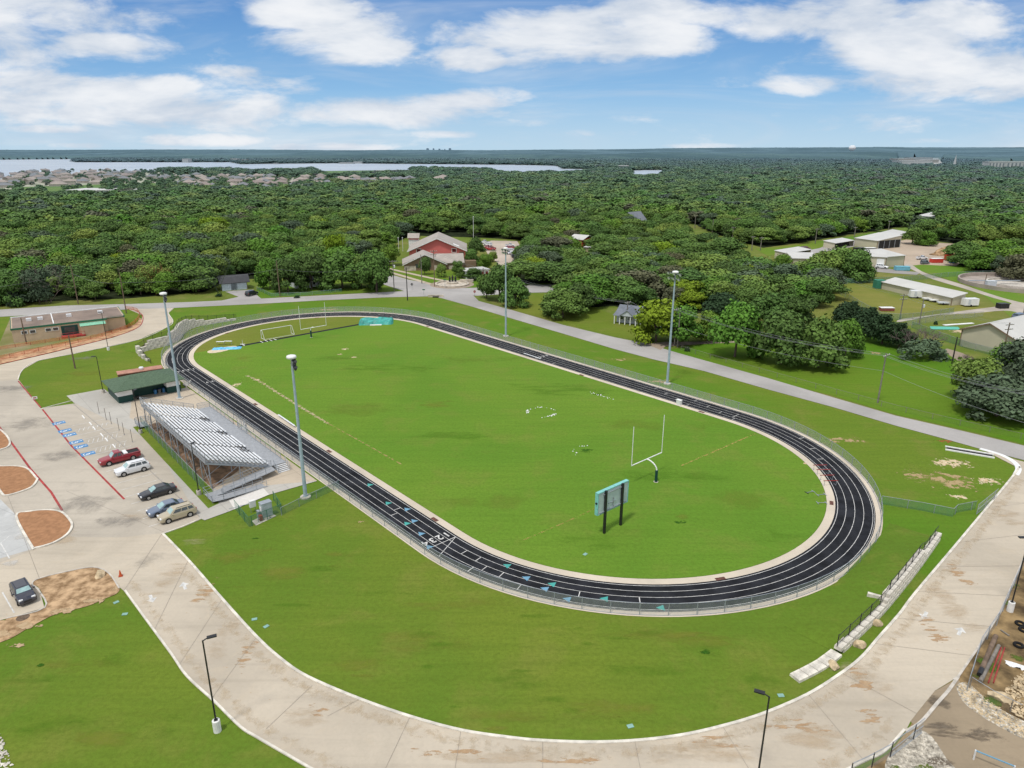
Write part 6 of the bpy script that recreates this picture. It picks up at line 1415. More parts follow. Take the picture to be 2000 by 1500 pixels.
# ================================================================== TREES AND WOODLAND
def leaf_mat(name, dark, mid, light, hz=True, varm=1.0):

    m, n, b, out = base_mat(name)
    oi = n.new('ShaderNodeObjectInfo'); r = oi.outputs['Random']
    at = n.new('ShaderNodeAttribute'); at.attribute_name = 'tone'
    c = n.mix(n.ramp(r, 0, .55, smooth=False), dark, mid); c = n.mix(n.ramp(r, .70, 1.0, smooth=False), c, light)
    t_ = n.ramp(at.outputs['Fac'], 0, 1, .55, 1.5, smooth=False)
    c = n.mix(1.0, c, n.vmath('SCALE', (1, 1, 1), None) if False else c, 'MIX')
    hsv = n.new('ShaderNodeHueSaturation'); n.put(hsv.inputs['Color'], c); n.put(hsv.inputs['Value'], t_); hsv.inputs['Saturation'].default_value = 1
    n.put(hsv.inputs['Hue'], n.ramp(n.math('FRACT', n.math('MULTIPLY', r, 7.31)), 0, 1, .488, .512, smooth=False))
    c = hsv.outputs[0]
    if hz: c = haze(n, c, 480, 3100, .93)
    n.put(b.inputs['Base Color'], c); b.inputs['Roughness'].default_value = .75; b.inputs['Specular IOR Level'].default_value = .15
    return m
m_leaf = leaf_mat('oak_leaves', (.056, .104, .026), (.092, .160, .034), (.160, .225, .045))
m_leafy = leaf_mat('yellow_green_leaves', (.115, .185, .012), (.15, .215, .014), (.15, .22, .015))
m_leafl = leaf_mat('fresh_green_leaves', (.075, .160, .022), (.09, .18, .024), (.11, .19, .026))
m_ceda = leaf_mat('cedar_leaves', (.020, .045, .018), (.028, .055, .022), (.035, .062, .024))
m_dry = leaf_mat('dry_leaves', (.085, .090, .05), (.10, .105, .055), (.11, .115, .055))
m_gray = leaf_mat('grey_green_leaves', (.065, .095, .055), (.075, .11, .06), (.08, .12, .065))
m_bare = M('bare_twigs', (.17, .125, .12), var=.25, sc=1); m_rustl = M('rusty_dead_leaves', (.27, .10, .045), var=.3, sc=1)
m_bark = M('tree_bark', (.11, .085, .065), var=.3, sc=2, rough=.95)
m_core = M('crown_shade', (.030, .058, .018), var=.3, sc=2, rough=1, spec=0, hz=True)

def make_crown(name, seed, nleaf, leaf, lobes, flat=.62, style='oak', core=True):
    """unit crown: about 1 wide, from z .22 to 1; leaf clumps on the skins of many lobes, denser outside"""
    r = random.Random(seed); L = []
    for i in range(lobes):
        a = r.random()*2*pi; q = sqrt(r.random())
        if style == 'oak': rad = .36*q; z = .40+.36*(1-q*q)+r.uniform(-.13, .10)-(.14 if q > .8 and r.random() < .5 else 0); s_ = r.uniform(.12, .22)*(1.12-.38*q)
        elif style == 'tall': rad = .24*q; z = .35+.48*r.random(); s_ = r.uniform(.12, .2)*(1.15-.5*(z-.3))
        else: rad = .30*q; z = .25+.55*r.random(); s_ = r.uniform(.10, .2)*(1.25-z); rad *= 1.25-z
        L.append((rad*cos(a)*1.0, rad*sin(a)*1.0, z, s_*1.02, s_*1.02, s_*flat*1.35, r.random()))
    V = []; Fs = []; tone = []
    tot = sum(l[3]**2 for l in L)
    for l in L:
        k = int(nleaf*l[3]**2/tot)
        for _ in range(k):
            u = r.uniform(-.55, 1); th = r.random()*2*pi; s1 = sqrt(1-u*u); d = Vector((s1*cos(th), s1*sin(th), u))
            rr = r.uniform(.80, 1.12) if r.random() > .13 else r.uniform(1.1, 1.42)
            p = Vector((l[0]+d.x*l[3]*rr, l[1]+d.y*l[4]*rr, l[2]+d.z*l[5]*rr))
            # hidden well inside another lobe: skip
            if any(((p.x-m_[0])/m_[3])**2+((p.y-m_[1])/m_[4])**2+((p.z-m_[2])/m_[5])**2 < .42 for m_ in L): continue
            nn = (d+Vector((r.gauss(0, .55), r.gauss(0, .55), r.gauss(.25, .45)))).normalized()
            a1 = nn.orthogonal().normalized(); a2 = nn.cross(a1); ph = r.random()*pi; e1 = a1*cos(ph)+a2*sin(ph); e2 = nn.cross(e1)
            s_ = leaf*r.uniform(.6, 1.35); n0 = len(V)
            V += [p-e1*s_-e2*s_*.45, p+e1*s_*.25-e2*s_*.8, p+e1*s_+e2*s_*.15, p+e1*s_*.1+e2*s_*.9]
            Fs.append((n0, n0+1, n0+2, n0+3)); tone.append(min(1, max(0, .35+.30*l[6]+r.gauss(0, .13)+.22*(d.z))))  # tone rises toward the top: overhead light painted into the leaf colour
    me = bpy.data.meshes.new(name); me.from_pydata([tuple(v) for v in V], [], Fs)
    at = me.attributes.new('tone', 'FLOAT', 'FACE'); at.data.foreach_set('value', tone)
    me.update(); mats = [None]
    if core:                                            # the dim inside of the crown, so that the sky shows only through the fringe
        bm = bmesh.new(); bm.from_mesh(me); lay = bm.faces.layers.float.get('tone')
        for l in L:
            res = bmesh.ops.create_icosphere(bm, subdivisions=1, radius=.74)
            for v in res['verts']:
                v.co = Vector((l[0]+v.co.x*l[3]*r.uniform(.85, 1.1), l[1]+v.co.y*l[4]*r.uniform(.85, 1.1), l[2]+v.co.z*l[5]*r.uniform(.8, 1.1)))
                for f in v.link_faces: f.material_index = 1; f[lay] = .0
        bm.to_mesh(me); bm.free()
    return me, L
def make_trunk(name, seed, L):
    r = random.Random(seed); m = MB(); m.tube((0, 0, -.02), (.01, 0, .26), .022, 7, r2=.017)
    for l in sorted(L, key=lambda l: -l[3])[:7]:
        mid = (l[0]*.4+r.uniform(-.02, .02), l[1]*.4+r.uniform(-.02, .02), .26+(l[2]-.26)*.45)
        m.tube((.01, 0, .24), mid, .012, 5, r2=.008, caps=False); m.tube(mid, (l[0], l[1], l[2]), .008, 5, r2=.003, caps=False)
    me = bpy.data.meshes.new(name); me.from_pydata([tuple(v) for v in m.v], [], m.f); me.materials.append(m_bark); me.update(); return me
def set_mats(me, *ms):
    me.materials.clear()
    for x in ms: me.materials.append(x)
    return me
OAK = []; TRK = []
for i in range(7):
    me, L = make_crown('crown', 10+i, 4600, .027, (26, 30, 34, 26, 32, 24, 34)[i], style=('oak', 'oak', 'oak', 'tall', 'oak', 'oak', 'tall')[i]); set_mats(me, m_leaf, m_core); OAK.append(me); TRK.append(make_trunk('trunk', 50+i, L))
FARC = []
for i in range(5):
    me, L = make_crown('far_crown', 110+i, 900, .052, 20, style='oak'); set_mats(me, m_leaf, m_core); FARC.append(me)
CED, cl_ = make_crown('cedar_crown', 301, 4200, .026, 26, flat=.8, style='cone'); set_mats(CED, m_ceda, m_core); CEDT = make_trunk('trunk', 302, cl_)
SHR, sl_ = make_crown('shrub_crown', 311, 2600, .030, 18, style='oak', core=False); 
def variant(me, mat):
    k = me.name+mat.name
    if k not in _mc: c = me.copy(); set_mats(c, mat, m_core); _mc[k] = c
    return _mc[k]
def tree(x, y, w_, h_, i, label, cat='tree', group=None, mat=None, crown=None, trunk=None, name='oak_tree', rz=None, lift=0.0):
    t = thing(name, label, cat, (x, y, 0), random.random()*6.28 if rz is None else rz, group); t.scale = (w_, w_, h_)
    me = crown or OAK[i % 7]
    if mat: me = variant(me, mat)
    c = bpy.data.objects.new('crown', me); COL.objects.link(c); adopt(c, t)
    k = bpy.data.objects.new('trunk', trunk or TRK[i % 7]); COL.objects.link(k); adopt(k, t); 
    if lift: c.location = (0, 0, -lift); c.scale = (1, 1, 1+lift)
    return t
def bare(me_seed, name, label, px, py, wpx, hpx, mat=None):    # leafless shrub or dead tree: many thin branches
    x, y = G(px, py); s_ = ppm(px, py); w_, h_ = wpx/s_, hpx/s_*1.15; r = random.Random(me_seed); m = MB()
    def grow(p, d, l, rad, n):
        q = p+d*l; m.tube(p, q, rad, 4, r2=rad*.65, caps=False)
        if n == 0: return
        for _ in range(3): grow(q, (d+Vector((r.gauss(0, .55), r.gauss(0, .55), r.gauss(.05, .3)))).normalized(), l*r.uniform(.62, .85), rad*.62, n-1)
    t = thing(name, label, 'tree' if h_ > 4 else 'shrub', (x, y, 0))
    for _ in range(4): grow(Vector((r.uniform(-.2, .2)*w_, r.uniform(-.15, .15)*w_, 0)), Vector((r.gauss(0, .35), r.gauss(0, .35), 1)).normalized(), h_*.30, .10, 4)
    m.build('branches', mat or m_bare, t); return t
# --- single trees one can point at:  foot px, crown width px, height px, kind, label
SINGLE = [
 (1100, 623, 92, 62, 0, None, 'dark spreading oak on the lawn left of the grey house'), (1130, 612, 70, 60, 1, None, 'dark oak just behind and right of the lawn oak'),
 (950, 584, 46, 52, 3, None, 'slim tree at the corner lawn, leftmost of the roadside cluster'), (975, 590, 66, 72, 2, None, 'tallest tree of the roadside cluster by the intersection'), (1006, 600, 60, 60, 0, None, 'rightmost oak of the roadside cluster by the intersection'),
 (829, 537, 30, 36, 6, None, 'rounded tree on the lawn before the station annex, leftmost'), (862, 542, 22, 27, 1, None, 'small round tree on the lawn in front of the annex'), (893, 536, 25, 28, 3, None, 'small tree against the right part of the annex'), (902, 543, 24, 22, 5, None, 'low tree beside the small red-door building'), (925, 548, 36, 24, 4, None, 'broad low tree in front of the small red-door building'),
 (930, 505, 36, 42, 2, None, 'dark tree between the red station and its lot, upper one'), (922, 520, 32, 36, 5, None, 'dark tree touching the right wall of the red station'), (948, 527, 34, 32, 3, m_leafl, 'lighter green tree on the lot island by the station'), (962, 512, 20, 22, 1, None, 'small dark tree at the bend of the station lot'),
 (1013, 506, 30, 26, 2, None, 'round tree beside the parked cars at the lot'), (1284, 672, 104, 86, 1, m_leafy, 'bright yellow-green tree covering the grey house'), (1328, 674, 92, 74, 4, m_leafl, 'medium green tree behind the transformer pole'),
 (1440, 702, 104, 108, 2, m_leafl, 'large leafy tree in the pasture, leftmost of the three'), (1532, 716, 112, 104, 4, None, 'large dark tree in the pasture, middle of the three'), (1604, 722, 100, 104, 0, None, 'large tree in the pasture, right of the group of three'), (1655, 700, 60, 78, 1, m_leafl, 'lighter tree just behind the right pasture tree'),
 (1384, 668, 60, 62, 5, m_leafl, 'yellowish green tree between the two tree groups at the road'), (1412, 640, 80, 66, 2, m_ceda, 'wide dark grey-green tree behind the pasture trees'), (1505, 640, 84, 70, 0, None, 'dark tree in the second row of the pasture trees'), (1560, 640, 76, 60, 3, None, 'tree at the back right of the pasture group'),
 (1597, 601, 56, 52, 4, None, 'lone round oak at the edge of the mown field'), (1612, 548, 72, 60, 0, None, 'big dark oak in the town yard, left one'), (1640, 545, 66, 62, 2, None, 'big dark oak in the town yard, middle one'), (1677, 550, 66, 66, 5, None, 'big dark oak in the town yard, right one'), (1588, 560, 50, 44, 1, m_leafl, 'light green tree left of the town yard oaks'),
 (1905, 790, 86, 92, 3, None, 'upright green tree at the right edge of the pasture'), (1962, 822, 130, 88, 0, m_gray, 'grey-green spreading live oak at the right edge'), (1998, 770, 90, 100, 4, m_gray, 'grey-green tree behind the live oak at the right edge'), (1972, 722, 52, 50, 2, m_leafl, 'bright green tree in front of the large beige hall'), (2030, 800, 90, 100, 1, m_gray, 'grey-green tree cut by the right photo edge'),
 (733, 573, 76, 84, 2, None, 'tall dark oak on the lawn left of the side road'), (666, 565, 84, 78, 0, None, 'broad oak on the lawn in the middle of the row'), (704, 562, 60, 66, 5, None, 'oak between the two largest lawn trees'), (606, 567, 64, 70, 1, None, 'tree in front of the white cottage'), (643, 561, 40, 48, 3, m_leafl, 'lighter slim tree at the right corner of the cottage'), (560, 572, 62, 66, 4, None, 'tree left of the white cottage'), (525, 566, 50, 60, 2, m_leafl, 'light green tree above the dark SUV'), (760, 520, 46, 44, 6, m_leafl, 'light tree by the path left of the station'),
 (655, 520, 50, 66, 3, m_leafy, 'bright yellow-green tree, tallest above the lawn row'), (625, 468, 46, 40, 1, m_leafy, 'bright yellow-green tree in the woods left of the station'), (420, 466, 62, 44, 3, m_leafy, 'bright yellow-green tree in the left woods'), (142, 408, 60, 30, 5, m_leafl, 'fresh green tree high in the left woods'), (20, 598, 60, 70, 1, None, 'roadside tree at the far left edge'), (72, 595, 50, 74, 3, m_gray, 'thin leaning roadside tree near the left edge'), (1530, 528, 40, 30, 4, m_leafl, 'light tree at the wood corner left of the yard roofs'), (1465, 560, 50, 44, 0, m_leafy, 'yellow-green tree in the right-hand woods'),
 (1785, 478, 40, 34, 2, None, 'dark tree at the left end of the dirt lot backdrop'), (1811, 480, 36, 30, 5, m_leafl, 'lighter tree beside the blue roll-off container'),
]
rw_ = random.Random(3)
for i, (px, py, wp, hp2, k, mt_, lb) in enumerate(SINGLE):
    x, y = G(px, py); s_ = ppm(px, py); w_ = wp/s_*1.08; h_ = height_to(px, py, py-hp2)*1.02
    tree(x, y+w_*.15, w_, h_, k, lb, mat=mt_, lift=rw_.uniform(.10, .20))
# cedars and shrubs
for px, py, wp, hp2, lb in ((1655, 640, 70, 62, 'dark cedar at the upper end of the cedar row'), (1690, 655, 70, 66, 'dark cedar second in the cedar row'), (1722, 672, 74, 70, 'dark brownish cedar third in the cedar row'), (1755, 680, 56, 60, 'dark cedar at the lower end of the cedar row')):
    x, y = G(px, py); s_ = ppm(px, py); tree(x, y, wp/s_*1.1, height_to(px, py, py-hp2), 0, lb, mat=None, crown=CED, trunk=CEDT, name='cedar_tree', cat='cedar')
for px, py, wp, hp2, lb in ((1264, 667, 22, 20, 'dark round bush at the driveway mouth'), (1342, 686, 13, 15, 'small dark bush in the pasture by the poles'), (1827, 634, 8, 10, 'tiny round bush at the yard lane fence'), (580, 582, 14, 8, 'low bush by the cottage fence'), (427, 579, 14, 8, 'low shrub at the garage lawn')):
    x, y = G(px, py); s_ = ppm(px, py); t = thing('bush', lb, 'bush', (x, y, -.1)); t.scale = (wp/s_, wp/s_, hp2/s_*1.2); c = bpy.data.objects.new('foliage', variant(SHR, m_ceda)); COL.objects.link(c); adopt(c, t); c.location = (0, 0, -.3)
x, y = G(1798, 700); s_ = ppm(1798, 700); t = thing('shrub', 'grey-green lower juniper below the purplish bare shrub', 'shrub', (x, y, 0)); t.scale = (96/s_, 60/s_, 44/s_*1.2); c = bpy.data.objects.new('foliage', variant(SHR, m_gray)); COL.objects.link(c); adopt(c, t); c.location = (0, 0, -.25)
bare(1, 'bare_shrub', 'purplish leafless shrub right of the cedar row', 1795, 692, 80, 44); bare(2, 'bare_shrub', 'purplish leafless thicket at the upper end of the cedar row', 1643, 618, 50, 26); bare(3, 'bare_shrub', 'thin leafless shrub behind the purplish one', 1812, 684, 40, 40)
bare(4, 'dead_tree', 'rust-brown dead tree at the left wood edge', 310, 575, 26, 48, m_rustl); bare(5, 'dead_tree', 'half-bare tree in front of the garage', 430, 578, 40, 70, m_gray); bare(6, 'dead_tree', 'pale leafless crown in the middle of the left woods', 220, 510, 60, 30); bare(7, 'dead_tree', 'grey leafless tree in the front of the left woods', 100, 590, 50, 70); bare(8, 'bare_shrub', 'leafless shrub at the right edge below the live oak', 1890, 715, 30, 20)

# --- woodland regions given by their footprint on the ground
polyA = [(-150, 600), (0, 594), (110, 588), (250, 583), (400, 570), (425, 558), (440, 545), (530, 545), (560, 540), (640, 532), (700, 520), (725, 498), (775, 474), (800, 460), (930, 464), (1010, 468), (1060, 481), (1030, 492), (1008, 515), (1012, 553), (1075, 553), (1085, 580), (1120, 602), (1200, 598), (1262, 612), (1390, 612), (1430, 622), (1500, 600), (1560, 612), (1600, 596), (1618, 570), (1596, 545), (1560, 548), (1530, 537), (1470, 522), (1425, 503), (1385, 488), (1345, 468), (1335, 455), (1335, 310), (-150, 310)]
polyB = [(1335, 310), (1335, 424), (1365, 442), (1400, 458), (1440, 470), (1490, 484), (1560, 475), (1640, 461), (1720, 449), (1785, 438), (1792, 466), (1850, 474), (1960, 482), (2200, 500), (2200, 310)]
polyC = [(1872, 518), (1900, 532), (1990, 550), (2200, 580), (2200, 512), (1960, 502), (1885, 494)]
LAKE = [[(-150, 312), (0, 312), (143, 311), (147, 317), (300, 317), (450, 317), (470, 321), (530, 320), (650, 319), (870, 321), (1000, 322), (1090, 324), (1100, 330), (1190, 331), (1192, 335), (1095, 341), (1000, 343), (950, 335), (800, 332), (587, 335), (500, 338), (400, 333), (275, 335), (175, 341), (100, 346), (0, 353), (-150, 356)],
        [(1223, 333), (1310, 332), (1305, 338), (1290, 350), (1240, 349)]]
EXCL = LAKE+[[(-150, 340), (0, 338), (100, 334), (180, 331), (270, 331), (330, 338), (420, 343), (560, 346), (760, 350), (900, 350), (905, 362), (860, 364), (760, 363), (640, 368), (560, 376), (420, 376), (345, 372), (330, 384), (200, 388), (60, 385), (-150, 378)],
        [(605, 333), (700, 330), (810, 333), (812, 342), (640, 346)], [(1118, 474), (1174, 474), (1174, 518), (1124, 518)], [(1776, 422), (1830, 422), (1830, 458), (1776, 452)], [(1752, 307), (1840, 307), (1850, 326), (1752, 326)], [(1930, 314), (2060, 314), (2060, 334), (1930, 334)],
        [(1230, 438), (1270, 438), (1270, 456), (1230, 456)], [(560, 540), (650, 540), (650, 572), (560, 572)], [(430, 545), (490, 545), (490, 575), (430, 575)], [(1198, 596), (1256, 606), (1256, 640), (1198, 640)], [(800, 455), (925, 455), (925, 480), (800, 480)]]
def inpoly(px, py, poly):
    r = False
    for i in range(len(poly)):
        (x0, y0), (x1, y1) = poly[i], poly[(i+1) % len(poly)]
        if (y0 > py) != (y1 > py) and px < (x1-x0)*(py-y0)/(y1-y0)+x0: r = not r
    return r
BB = [(min(p[0] for p in q), max(p[0] for p in q), min(p[1] for p in q), max(p[1] for p in q)) for q in EXCL]
def wooded(px, py):
    if not (inpoly(px, py, polyA) or inpoly(px, py, polyB) or inpoly(px, py, polyC)): return False
    for q, b in zip(EXCL, BB):
        if b[0] <= px <= b[1] and b[2] <= py <= b[3] and inpoly(px, py, q): return False
    return True
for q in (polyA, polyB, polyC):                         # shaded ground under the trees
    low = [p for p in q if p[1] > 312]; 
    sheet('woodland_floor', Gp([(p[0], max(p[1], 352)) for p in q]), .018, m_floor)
rw = random.Random(5); cand = []
y = 120.0
while y < 3150:
    sp = 8.8 if y < 520 else (10.5 if y < 900 else (14.5 if y < 1900 else 19))
    half = y*.80+40; x = -half
    while x < half:
        xx, yy = x+rw.uniform(-.48, .48)*sp, y+rw.uniform(-.48, .48)*sp
        px, py = P(xx, yy)
        if -160 < px < 2190 and wooded(px, py):
            q_ = rw.random()**1.6; sz = sp*(1.05+1.15*q_); cand.append((xx, yy, sz, (6.0+3.6*q_+rw.uniform(-.6, 1.9))*(1 if y < 900 else 1.1)*(1+.12*sin(xx*.013+1)*cos(yy*.011)), px, py))
        x += sp
    y += sp
cand.sort(key=lambda c: hypot(c[0], c[1]))
def region_label(px, py):
    if px < 460: return ('dark green oak of the dense woods at the left beyond the road', 'trees of the left woods')
    if px < 1075: return ('green oak of the woods around and behind the fire station', 'trees of the woods by the fire station')
    if px < 1640: return ('green oak of the woods between the fire station and the town yard', 'trees of the central woods')
    return ('green tree of the woods around the town yard', 'trees of the town yard woods')
NEAR = 245
for i, (x, y, w_, h_, px, py) in enumerate(cand[:NEAR]):
    lb, g = region_label(px, py); k = rw.randrange(7); q = rw.random()
    tree(x, y, w_, h_, k, lb, group=g, mat=m_leafl if q > (.86 if px < 1600 else .6) else (m_gray if q < .09 else (m_dry if q < .12 else (m_leafy if q < .135 else None))), rz=rw.random()*6.28, lift=rw.uniform(0, .18))
# everything farther: woods nobody could count, one object of scattered crowns
def scatter(name, label, pts, protos, cat='woodland'):
    me = bpy.data.meshes.new(name); me.from_pydata([(p[0], p[1], p[5] if len(p) > 5 and False else 0) for p in pts], [], [])
    for nm, typ in (('sc', 'FLOAT_VECTOR'), ('rot', 'FLOAT'), ('idx', 'INT')):
        me.attributes.new(nm, typ, 'POINT')
    me.attributes['sc'].data.foreach_set('vector', [c for p in pts for c in (p[2], p[2], p[3])])
    me.attributes['rot'].data.foreach_set('value', [rw.random()*6.28 for p in pts])
    nb = len(protos)-NALT
    me.attributes['idx'].data.foreach_set('value', [(nb+rw.randrange(NALT)) if rw.random() < (.14 if P(p[0], p[1])[0] < 1600 else .38) else rw.randrange(nb) for p in pts])
    o = bpy.data.objects.new(name, me); COL.objects.link(o)
    coll = bpy.data.collections.new(name+'_source')
    for i, pm in enumerate(protos): coll.objects.link(bpy.data.objects.new('%02d_source_crown' % i, pm))
    ng = bpy.data.node_groups.new(name, 'GeometryNodeTree'); ng.interface.new_socket('Geometry', in_out='INPUT', socket_type='NodeSocketGeometry'); ng.interface.new_socket('Geometry', in_out='OUTPUT', socket_type='NodeSocketGeometry')
    N = ng.nodes; l = ng.links; gi = N.new('NodeGroupInput'); go = N.new('NodeGroupOutput'); ip = N.new('GeometryNodeInstanceOnPoints'); ci = N.new('GeometryNodeCollectionInfo')
    ci.inputs[0].default_value = coll; ci.inputs['Separate Children'].default_value = True; ci.inputs['Reset Children'].default_value = True
    def attr(nm, dt):
        a = N.new('GeometryNodeInputNamedAttribute'); a.data_type = dt; a.inputs['Name'].default_value = nm; return a.outputs[0]
    cx3 = N.new('ShaderNodeCombineXYZ'); l.new(attr('rot', 'FLOAT'), cx3.inputs[2])
    l.new(gi.outputs[0], ip.inputs['Points']); l.new(ci.outputs[0], ip.inputs['Instance']); ip.inputs['Pick Instance'].default_value = True
    l.new(attr('idx', 'INT'), ip.inputs['Instance Index']); l.new(cx3.outputs[0], ip.inputs['Rotation']); l.new(attr('sc', 'FLOAT_VECTOR'), ip.inputs['Scale']); l.new(ip.outputs[0], go.inputs[0])
    md = o.modifiers.new('scatter', 'NODES'); md.node_group = ng
    return tag(o, label, cat, kind='stuff')
rest = cand[NEAR:]
mid = [c for c in rest if hypot(c[0], c[1]) < 480]; far = [c for c in rest if hypot(c[0], c[1]) >= 480]
NALT = 6
protoM = OAK[:7]+[variant(OAK[4], m_dry), variant(OAK[0], m_leafl), variant(OAK[3], m_gray), variant(OAK[2], m_leafl), variant(OAK[5], m_leafl), variant(OAK[1], m_gray)]; protoF = FARC+[variant(FARC[3], m_dry), variant(FARC[0], m_leafl), variant(FARC[1], m_leafl), variant(FARC[2], m_leafl), variant(FARC[3], m_gray), variant(FARC[4], m_leafl)]
scatter('woodland', 'dense green woodland stretching behind the road and the fire station', mid, protoM)
scatter('woodland', 'far green woodland reaching to the lake and the horizon', far, protoF)
print('TREES', len(cand), len(mid), len(far))

# ================================================================== FAR COUNTRY
for q in LAKE: sheet('lake', Gp(q), .5, M('lake_water', (.36, .41, .45), var=.10, sc=.006, rough=.3, spec=.6))  # pale base colour carries the sky reflection seen at grazing angles
# rolling far woods out to the horizon, one lumpy canopy
import mathutils
nz_ = mathutils.noise
def ridge(px, D):
    e = 0
    if D > 3000: e += min(1, (D-3000)/1500)*(12+16*max(0, min(1, (px-1150)/350)))*(.6+1.1*nz_.noise(Vector((px*.005, D*.0009, 1))))
    if D > 7000: e += min(1, (D-7000)/3000)*(6+38*max(0, min(1, (px-900)/900)))
    return max(0, e)
NA, ND = 560, 330; vs = []; keep = []; A0_, A1_ = -.75, .75
for j in range(ND+1):
    D = 2950*(13300/2950)**(j/ND)
    for i in range(NA+1):
        a = A0_+(A1_-A0_)*i/NA; x, y = D*math.tan(a)*.93, D
        px, py = P(x, y)
        s_ = 1/14.0 if D < 4000 else 1/40.0
        z = 8.0+4.5*nz_.noise(Vector((x*s_, y*s_, 0)))+3.5*nz_.noise(Vector((x*s_*.3, y*s_*.2, 5)))+ridge(px, D)
        ok = True
        for q, b in zip(EXCL, BB):
            if b[0] <= px <= b[1] and b[2] <= py <= b[3] and inpoly(px, py, q): ok = False; break
        vs.append((x, y, z if ok and j > 0 else .6)); keep.append(ok)
fs = []
for j in range(ND):
    for i in range(NA):
        q = (j*(NA+1)+i, j*(NA+1)+i+1, (j+1)*(NA+1)+i+1, (j+1)*(NA+1)+i)
        if sum(keep[k] for k in q) >= 2: fs.append(q)
m_can, n, b, out = base_mat('far_canopy'); p = n.pos()
c = n.mix(n.ramp(n.noise(n.scalev(p, (1, .35, 1)), .012, 6, .75), .38, .66), (.018, .045, .016, 1), (.085, .135, .045, 1))
c = n.mix(n.ramp(n.noise(n.scalev(p, (.5, .12, 1)), .0022, 5, .7), .55, .68, 0, .6), c, (.13, .15, .07, 1))
sp_ = n.noise(n.scalev(p, (1, .3, 1)), .02, 3, .6); c = n.mix(n.ramp(sp_, .74, .76, 0, .8), c, (.55, .52, .48, 1))
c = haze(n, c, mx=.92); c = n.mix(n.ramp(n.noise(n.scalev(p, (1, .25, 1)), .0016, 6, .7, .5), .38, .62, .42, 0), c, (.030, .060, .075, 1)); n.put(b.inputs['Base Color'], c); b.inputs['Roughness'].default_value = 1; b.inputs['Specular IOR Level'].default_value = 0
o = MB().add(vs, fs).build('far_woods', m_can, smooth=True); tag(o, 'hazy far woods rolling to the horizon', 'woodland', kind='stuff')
sheet('meadow', Gp([(600, 334), (700, 331), (812, 334), (830, 340), (812, 345), (640, 348)]), .3, m_meadow)
sheet('meadow', Gp([(30, 366), (150, 362), (330, 357), (345, 374), (330, 386), (200, 390), (60, 387)]), .3, m_meadow)
sheet('town_ground', Gp([(-150, 340), (0, 338), (180, 331), (330, 338), (560, 346), (900, 350), (905, 362), (760, 364), (560, 377), (340, 374), (200, 368), (-150, 382)]), .2, M('suburb_ground', (.22, .27, .10), col2=(.48, .44, .34), var=.3, sc=.03, hz=True))
# subdivision houses
roofs = [M('far_roof_brown', (.28, .215, .18), var=.1, sc=.2, hz=True), M('far_roof_grey', (.20, .195, .20), var=.1, sc=.2, hz=True), M('far_roof_tan', (.36, .29, .24), var=.1, sc=.2, hz=True)]
walls_ = M('far_wall', (.60, .52, .45), var=.15, sc=.2, hz=True)
protos = []
for k in range(3):
    for sh in range(2):
        t = thing('house', ('brown', 'dark grey', 'tan')[k]+'-roofed '+('wide single-storey', 'compact two-storey')[sh]+' house of the subdivision before the lake', 'house', (0, -500, 0), 0, ('brown', 'grey', 'tan')[k]+'-roofed subdivision houses'+(' with one storey' if sh == 0 else ' with two storeys'))
        w2, d2, h2 = ((9.5, 7, 3), (7, 6.5, 5.6))[sh]
        MB().b2(-w2, w2, -d2, d2, 0, h2).build('wall', walls_, t)
        m = MB(); e = .6; m.add([(-w2-e, -d2-e, h2), (w2+e, -d2-e, h2), (w2+e, d2+e, h2), (-w2-e, d2+e, h2), (-w2+d2, 0, h2+3.4), (w2-d2, 0, h2+3.4)], [(0, 1, 5, 4), (1, 2, 5), (2, 3, 4, 5), (3, 0, 4)])
        m.add([(-w2*.5-3, -d2-2.5, h2), (-w2*.5+3, -d2-2.5, h2), (-w2*.5+3, 0, h2), (-w2*.5-3, 0, h2), (-w2*.5, -d2-2.5, h2+2.4), (-w2*.5, 0, h2+2.4)], [(0, 1, 4), (1, 2, 5, 4), (3, 0, 4, 5)]); m.build('roof', roofs[k], t)
        protos.append(t)
used = [False]*6; hcount = 0
subs = [[(-60, 342), (60, 338), (180, 333), (265, 334), (300, 352), (200, 362), (110, 366), (-60, 378)], [(290, 348), (420, 345), (560, 348), (760, 353), (895, 352), (880, 361), (700, 366), (560, 373), (400, 371), (330, 362)]]
y = 760.0
while y < 1560:
    x = -y*.80
    while x < 120:
        xx, yy = x+rw.uniform(-4, 4), y+rw.uniform(-6, 6); px, py = P(xx, yy)
        if (inpoly(px, py, subs[0]) or inpoly(px, py, subs[1])) and rw.random() < .56:
            k = rw.randrange(6); rz = rw.choice([.5, .5+pi/2, .5+pi, .5-pi/2])+rw.uniform(-.15, .15)
            if not used[k]: protos[k].location = (xx, yy, 0); protos[k].rotation_euler = (0, 0, rz); used[k] = True
            else: dup(protos[k], (xx, yy, 0), rz)
            hcount += 1
        elif inpoly(px, py, subs[1]) or inpoly(px, py, subs[0]): pass
        x += 24 if y < 1100 else 27
    y += 31 if y < 1100 else 46
print('HOUSES', hcount)
yard = [(c_[0]+rw.uniform(-14, 14), c_[1]+rw.uniform(-14, 14)) for c_ in [(0, 0)]]
pts = []
for _ in range(1500):
    px, py = rw.uniform(-60, 900), rw.uniform(334, 377)
    if inpoly(px, py, subs[0]) or inpoly(px, py, subs[1]) or inpoly(px, py, EXCL[2]): 
        x, y = G(px, py)
        if px > 200 or rw.random() < .25: pts.append((x, y, rw.uniform(7, 12), rw.uniform(5, 7.5)))
scatter('garden_trees', 'garden trees between the houses of the subdivision', pts, protoF, 'trees')
